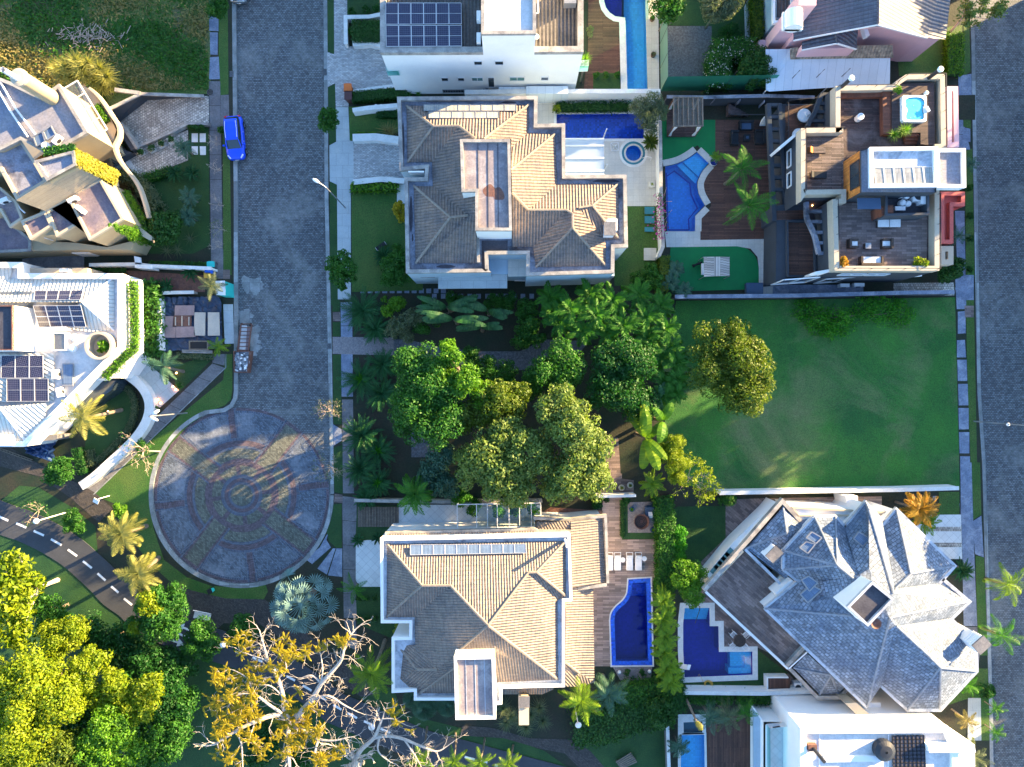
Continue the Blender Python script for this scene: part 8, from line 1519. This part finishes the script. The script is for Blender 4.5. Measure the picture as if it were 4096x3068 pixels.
# ============ pool deck of the lower villa
c=E3
def lounger(label,x,y):
 p=c.p(x,y);t=thing('sun_lounger',label,'sun lounger',p,'white loungers on the sandy deck');b=MB()
 for s in(-1,1):b.bar(p+Vector((s*.31,-.88,.3)),p+Vector((s*.31,.88,.3)),.05,.06)
 for yy in(-.86,.86):b.bar(p+Vector((-.31,yy,.3)),p+Vector((.31,yy,.3)),.05,.06)
 b.build('frame','metal_white',t)
 for s in(-1,1):
  for yy in(-.75,.75):MB().tube([p+Vector((s*.31,yy,0)),p+Vector((s*.31,yy,.3))],.025,6).build('leg','metal_white',t)
 MB().box(p+Vector((0,-.28,.37)),(.58,1.2,.08)).build('mattress','fabric_white',t);MB().box(p+Vector((0,.46,.5)),(.58,.42,.08),rx=.75).build('backrest','fabric_white',t)
for x,lab in((105,'white sun lounger, nearest the villa roof edge'),(192,'white sun lounger, left of the first round table'),(326,'white sun lounger, between the two round tables'),(425,'white sun lounger, last towards the climbing hedge')):lounger(lab,x,733)
def round_table(label,p,r,h,m='metal_white',z=0.0):
 t=thing('round_table',label,'table',(p.x,p.y,z));MB().lathe(p,[(.01,z+h-.03),(r,z+h-.03),(r,z+h),(.01,z+h)],24).build('tabletop',m,t);MB().cyl(p,.04,z,z+h-.03,8).build('leg',m,t);MB().cyl(p,r*.5,z,z+.03,16).build('base',m,t)
round_table('small round white table between the paired loungers on the left',c.p(248,714),.25,.45);round_table('small round white table beside the last lounger',c.p(487,701),.25,.45)
t=thing('fire_bowl','large brown clay fire bowl on the pebbled corner','fire bowl',c.p(455,285));MB().lathe(c.p(455,287),[(.4,0),(.72,.35),(.76,.6),(.7,.6),(.55,.3),(.01,.28)],30).build('bowl','terracotta',t);b=MB()
for k in(.2,.34,.48):b.lathe(c.p(452,287),[(k,.5),(k+.05,.5),(k+.05,.53),(k,.53)],24)
b.build('grate','black',t)
t=thing('lounge_chair','blue padded lounge chair with a white cloth beside the fire bowl','chair',c.p(556,175));p=c.p(556,178);MB().prism(smooth_path(c('503,130 555,120 605,130 608,190 600,232 545,238 510,225 503,180 503,130',.4),3)[:-1],.18,.42).build('seat','fabric_blue',t);MB().box(p+Vector((0,.4,.55)),(.85,.14,.45)).build('backrest','fabric_blue',t);b=MB()
for k in range(5):b.tube([c.p(545+8*k,190,.48),c.p(550+9*k,230,.46),c.p(560+8*k,258,.3)],[.05,.06,.04],6)
b.build('cloth','fabric_white',t)
def pot(label,p,m,plant,R=.22,h=.4,sq=False,n=30,L=.4,w=.05):
 t=thing('potted_plant',label,'potted plant',p)
 if sq:MB().box((p.x,p.y,h/2),(R*2,R*2,h)).build('pot',m,t)
 else:MB().lathe(p,[(R*.7,0),(R,h*.6),(R,h),(R*.82,h),(R*.8,h*.85),(.01,h*.85)],18).build('pot',m,t)
 blades(t,p+Vector((0,0,h)),n,L,w,plant,(1.4,.2),sd())
pot('blue rimmed pot with grassy plant above the fire bowl',c.p(350,152),'pot_blue','lf_bright',.27);pot('blue rimmed pot with grassy plant below the fire bowl',c.p(585,382),'pot_blue','lf_bright',.27)
for x,y,k in((1747,1252,'left'),(1797,1237,'right')):pot('round pale bowl planter on the timber landing, %s one'%k,B4.p(x,y),'pot_white','lf_olive',.3,.35)
pot('dark pot with spiky plant on the lap pool edge, upper one',A3.p(2040,150),'terracotta','lf_olive',.25,.45);pot('dark pot with spiky plant on the lap pool edge, lower one',A3.p(2047,415),'terracotta','lf_grey',.25,.45);pot('white square planter with low yellow plant beside the villa pool wall',A3.p(2037,1366),'pot_white','lf_yellow',.27,.4,True,20,.25)
for x,y,k in((1720,1127,'left'),(1903,1123,'right')):p=B8.p(x,y,.2);t=thing('globe_light','white globe light in the pebble bed, %s one'%k,'garden light',wpt(p));MB().ball(p,.19,12).build('globe','lamp_glass',t,smooth=True);MB().cyl(p,.1,0,.06,10).build('base','black',t)
b=None;q=B8('122,118 372,118 372,240 122,240',.2);t=thing('slatted_platform','weathered wooden slat platform beside the lower pavement','platform',q[0]);mbq=MB()
for k in range(26):u=(k+.5)/26;mbq.bar(q[0].lerp(q[1],u),q[3].lerp(q[2],u),.1 if k%4 else.07,.05)
mbq.build('slats','wood_grey',t);MB().flat(q,.05).build('base','deck_dark',t)
# ============ corner pool table set, deck box, fan unit, hose
c=C2;p=c.p(755,547);round_table('round dark garden table on the deck of the corner pool',p,.58,.74,'wicker')
def chair(label,q,rz):
 t=thing('garden_chair',label,'chair',q,'white chairs around the dark table');R=Matrix.Rotation(rz,3,'Z');f=lambda x,y,z:q+R@Vector((x,y,z));b=MB()
 for k in range(5):b.bar(f(-.2+.1*k,-.2,.44),f(-.2+.1*k,.22,.44),.05,.03)
 b.build('seat','metal_white',t);b=MB()
 for k in range(5):b.bar(f(-.18+.09*k,.22,.46),f(-.2+.1*k,.34,.88-.04*abs(k-2)),.03,.03)
 b.tube([f(-.23,.33,.8),f(0,.37,.92),f(.23,.33,.8)],.025,6);b.build('backrest','metal_white',t)
 for s in(-1,1):MB().tube([f(s*.25,.3,.66),f(s*.27,0,.66),f(s*.25,-.2,.64)],.025,6).build('armrest','metal_white',t)
 for s in(-1,1):
  for y in(-.2,.24):MB().tube([f(s*.22,y,0),f(s*.22,y,.44)],.02,6).build('leg','metal_white',t)
for a,lab in((135,'white garden chair at the upper left of the dark table'),(40,'white garden chair at the upper right of the dark table'),(220,'white garden chair at the lower left of the dark table'),(312,'white garden chair at the lower right of the dark table')):a=radians(a);chair(lab,p+Vector((cos(a),sin(a),0))*.8,a-pi/2)
t=thing('deck_box','brown slatted deck box with a white edge behind the corner pool','deck box',c.p(1110,945));MB().prism(c('1015,885 1208,885 1208,1012 1022,1012',.9),0,.9).build('box','deck_brown',t);MB().ribbon(c('1010,1000 1008,880 1195,880',.95),.0,0,.95,w2=.12).build('frame','plaster_white',t)
p=c.p(1268,960,.5);t=thing('fan_unit','white outdoor fan unit beside the brown deck box','air conditioner',wpt(p));MB().box((p.x,p.y,.4),(.72,.85,.8)).build('casing','metal_white',t);MB().cyl(p,.28,.8,.83,20).build('fan','metal_dark',t)
t=thing('hose','coiled yellow garden hose on the grass behind the corner pool','hose',c.p(500,938));b=MB();b.tube([c.p(500,938,.05)+Vector((cos(a)*(.22+.012*a),sin(a)*(.2+.01*a),.03+.006*a))for a in[k*.5 for k in range(44)]],.022,5);b.tube([c.p(460,925,.06),c.p(440,880,.07),c.p(425,855,.08),c.p(415,870,.08)],.018,5);b.build('coil','plastic_yellow',t)
t=thing('low_platform','small square pale slab seat in the villa side lawn','slab',B3.p(2050,1092));MB().prism(B3('2010,1052 2090,1052 2090,1132 2010,1132',.3),0,.3).build('block','tile_cream',t)
for y,k in((806,'topmost'),(866,'middle'),(930,'lowest')):p=B3.p(2045,y,.3);t=thing('lounge_mat','dark teal lounge mat by the bougainvillea wall, %s one'%k,'lounger',wpt(p),'teal mats by the bougainvillea');MB().box((p.x,p.y,.28),(.95,.7 if k!='lowest' else.45,.12)).build('mattress','pool_tealdark',t);MB().box((p.x,p.y,.12),(.9,.5 if k!='lowest' else.35,.2)).build('frame','metal_dark',t)
t=thing('parasol_base','white square parasol frame lying on the villa pool terrace','parasol base',A3.p(1768,1083));b=MB();q=A3('1738,1055 1795,1052 1798,1108 1742,1112',.1)
for k in range(4):b.bar(q[k],q[(k+1)%4],.05,.05)
b.bar(q[0],q[2],.04,.04);b.bar(q[1],q[3],.04,.04);b.build('frame','metal_white',t);MB().cyl(A3.p(1768,1083),.06,.05,.5,8).build('socket','metal_white',t)
t=thing('park_bench','white slatted park bench beside the dark paved park path','bench',B5.p(512,1515));q=B5('462,1487 570,1510 562,1543 453,1524',.45);b=MB()
for k in range(6):b.bar(q[0].lerp(q[3],k/5),q[1].lerp(q[2],k/5),.09,.04)
b.build('seat','metal_white',t);b=MB()
for k in range(3):o=Vector((.05,.2+.05*k,.18+.14*k));b.bar(q[0]+o,q[1]+o,.04,.1)
b.build('backrest','metal_white',t)
for k in(.1,.9):MB().box((*q[0].lerp(q[1],k).lerp(q[3].lerp(q[2],k),.5).xy,.21),(.08,.5,.42),-.2).build('leg','metal_grey',t)
t=thing('garden_bench','narrow black bench with white ends on the villa front lawn','bench',B3.p(283,1037));a,d=B3.p(255,1058,.4),B3.p(312,1018,.4);MB().bar(a,d,.34,.06).build('seat','black',t)
for e in(a,d):MB().box((e.x,e.y,.2),(.07,.34,.4),.6).build('leg','metal_white',t)
t=thing('timber_bench','weathered slatted bench on the lower green lawn','bench',C5.p(1082,625));q=C5('1040,635 1100,598 1122,632 1060,660',.4);b=MB()
for k in range(6):b.bar(q[0].lerp(q[3],k/5),q[1].lerp(q[2],k/5),.12,.05)
b.build('seat','wood_grey',t)
for k in(.1,.9):e=q[0].lerp(q[1],k).lerp(q[3].lerp(q[2],k),.5);MB().box((e.x,e.y,.19),(.12,.8,.36),.9).build('leg','wood_grey',t)
for(cr,x,y,w,d,lab)in((A2,1033,598,.36,.62,'black storm drain grate on the right kerb of the left street'),(A2,262,614,.36,.6,'black storm drain grate on the left kerb by the meadow'),(B4,25,420,.36,.55,'black storm drain grate beside the gravel driveway')):
 p=cr.p(x,y);t=thing('drain_grate',lab,'drain',p);MB().box((p.x,p.y,.02),(w,d,.05)).build('pit','black',t);b=MB()
 for k in range(6):b.box((p.x,p.y-d/2+d*(k+.5)/6,.05),(w,.025,.03))
 b.build('bars','metal_grey',t)
p=A1.p(1743,765);t=thing('manhole_cover','round dark manhole cover on the left pavement','manhole',p);MB().cyl(p,.3,0,.05,24).build('cover','paver_dark',t);MB().lathe(p,[(.3,.03),(.34,.05),(.3,.065)],24).build('ring','slab',t)
t=thing('meter_box','pale meter cabinet with an open door in the wall by the flower bed','meter box',B2.p(910,75));MB().prism(B2('890,98 1005,98 1008,126 895,118',1.6),.2,1.6).build('cabinet','plaster_white',t);MB().prism(B2('888,40 934,50 938,95 895,92',1.5),1.44,1.5).build('door','sheet_white',t)
for x,k in((1457,'left'),(1500,'right')):p=A2.p(x,876,1.0);t=thing('meter_disc','white round utility disc on the white wall, %s one'%k,'utility',wpt(p));MB().cyl(p,.05,0,.9,8).build('post','metal_white',t);MB().lathe(p,[(.01,.9),(.16,.9),(.16,1.0),(.01,1.02)],16).build('disc','metal_white',t)
t=thing('tarp_pile','crumpled dark blue tarp heap against the white solar house','tarp',B2.p(270,1330));b=MB();q=[B2.p(165,1290,.4),B2.p(365,1270,.4),B2.p(360,1410,.3),B2.p(180,1350,.3)];r=rs(8)
for j in range(9):
 for i in range(13):p=q[0].lerp(q[1],i/12).lerp(q[3].lerp(q[2],i/12),j/8);b.v.append((p.x,p.y,.25+abs(r.normal(scale=.22))*(1 if 0<j<8 else.2)))
for j in range(8):
 for i in range(12):a=j*13+i;b.f.append((a,a+13,a+14,a+1));b.mi.append(0)
b.build('sheet','tarp_blue',t);t=thing('ladder','pale timber ladder lying at the foot of the solar house','ladder',B2.p(110,1350));b=MB()
for o in(0,14):b.bar(B2.p(-10,1310+o,.1),B2.p(215,1390+o,.1),.06,.06)
for k in range(11):b.bar(B2.p(5+k*20,1316+k*7,.1),B2.p(5+k*20,1330+k*7,.1),.05,.05)
b.build('frame','wood_grey',t)
# ============ roof terrace furniture
c=E4;Z=6.32
def wseat(label,x,y,w,d,rz,name='armchair',cat='armchair'):sofa(label,c.p(x,y,Z+.3),w,d,rz,'wicker','fabric_white',Z,.7,name,cat)
wseat('brown wicker armchair with white cushion, left of the terrace cube',308,547,.82,.82,pi/2);wseat('brown wicker armchair with white cushion, right of the terrace cube',690,547,.86,.86,-pi/2);wseat('long brown wicker sofa with white cushion at the terrace edge',515,740,2.0,.8,pi,'sofa','sofa');cube_table('brown wicker cube table between the terrace armchairs',c.p(475,572,Z+.3),.5,.45,'wicker',Z,'metal_grey')
for x,k in((652,'crumpled cover'),(780,'smooth cushion')):p=c.p(x,313,Z+.4);t=thing('ottoman','square ottoman with pale %s below the plant box'%k,'ottoman',(p.x,p.y,Z));MB().box((p.x,p.y,Z+.18),(.92,.72,.36)).build('base','wicker',t);MB().box((p.x,p.y,Z+.44),(.94,.74,.16)).build('cushion','fabric_white',t)
c=A7
for x,y,lab in((470,612,'dark chaise with tan seat on the upper grey deck'),(478,785,'dark chaise with dark cover on the lower grey deck')):
 p=c.p(x,y,Z+.3);t=thing('chaise',lab,'lounger',(p.x,p.y,Z));MB().box((p.x,p.y,Z+.2),(1.5,.58,.2)).build('base','wicker',t);MB().box((p.x+.15,p.y,Z+.36),(1.1,.54,.1)).build('cushion','deck_grey' if 'tan' in lab else 'fabric_dark',t);MB().box((p.x-.6,p.y,Z+.5),(.45,.54,.08),ry=.7).build('backrest','wood_orange' if 'tan' in lab else 'fabric_dark',t)
p=c.p(378,370,3.7);t=thing('round_daybed','round blue-white daybed with dark back on the middle deck','daybed',(p.x,p.y,3.4));MB().lathe(p,[(.01,3.4),(.62,3.4),(.66,3.72),(.6,3.8),(.01,3.82)],28).build('mattress','fabric_white',t);MB().lathe(p,[(.68,3.4),(.74,3.75),(.7,3.78)],28).build('base','wicker',t);MB().box((p.x+.25,p.y+.1,3.87),(.4,.3,.12),.6).build('pillow','fabric_white',t)
p=c.p(335,500,3.6);t=thing('round_pouf','round pale pouf cut by the white parapet on the middle deck','pouf',(p.x,p.y,3.4));MB().lathe(p,[(.5,3.4),(.52,3.7),(.01,3.75)],24).build('cushion','fabric_white',t)
p=c.p(775,375,7.0);t=thing('patterned_stool','white drum stool with patterned top in the sunken deck corner','stool',(p.x,p.y,Z));MB().cyl(p,.3,Z,7.0,22).build('drum','metal_white',t);b=MB()
for k in range(10):a=k*.63;b.box((p.x+.17*cos(a),p.y+.17*sin(a),7.005),(.1,.05,.02),a*1.7)
b.build('pattern','metal_grey',t);p=c.p(1232,212,7.2);t=thing('deck_lamp','small round deck light behind the hot tub','lamp',(p.x,p.y,7));MB().lathe(p,[(.17,7),(.18,7.25),(.1,7.3),(.01,7.3)],16).build('body','tub_shell',t)
pot('stone trough planter beside the hot tub steps',c.p(1040,508,6.9),'stone_cap','lf_bright',.25,.5,True)if 0 else None
for x,y,w in((655,1557,.9),(755,1553,1.0)):p=c.p(x,y,.4);t=thing('outdoor_unit','white outdoor air unit in the passage behind the boundary wall','air conditioner',wpt(p),'air units behind the boundary wall');MB().box((p.x,p.y,.35),(w,.35,.6)).build('casing','metal_white',t);MB().tube([p+Vector((0,-.18,0)),p+Vector((0,-.2,0))],.22,12).build('fan','metal_dark',t)
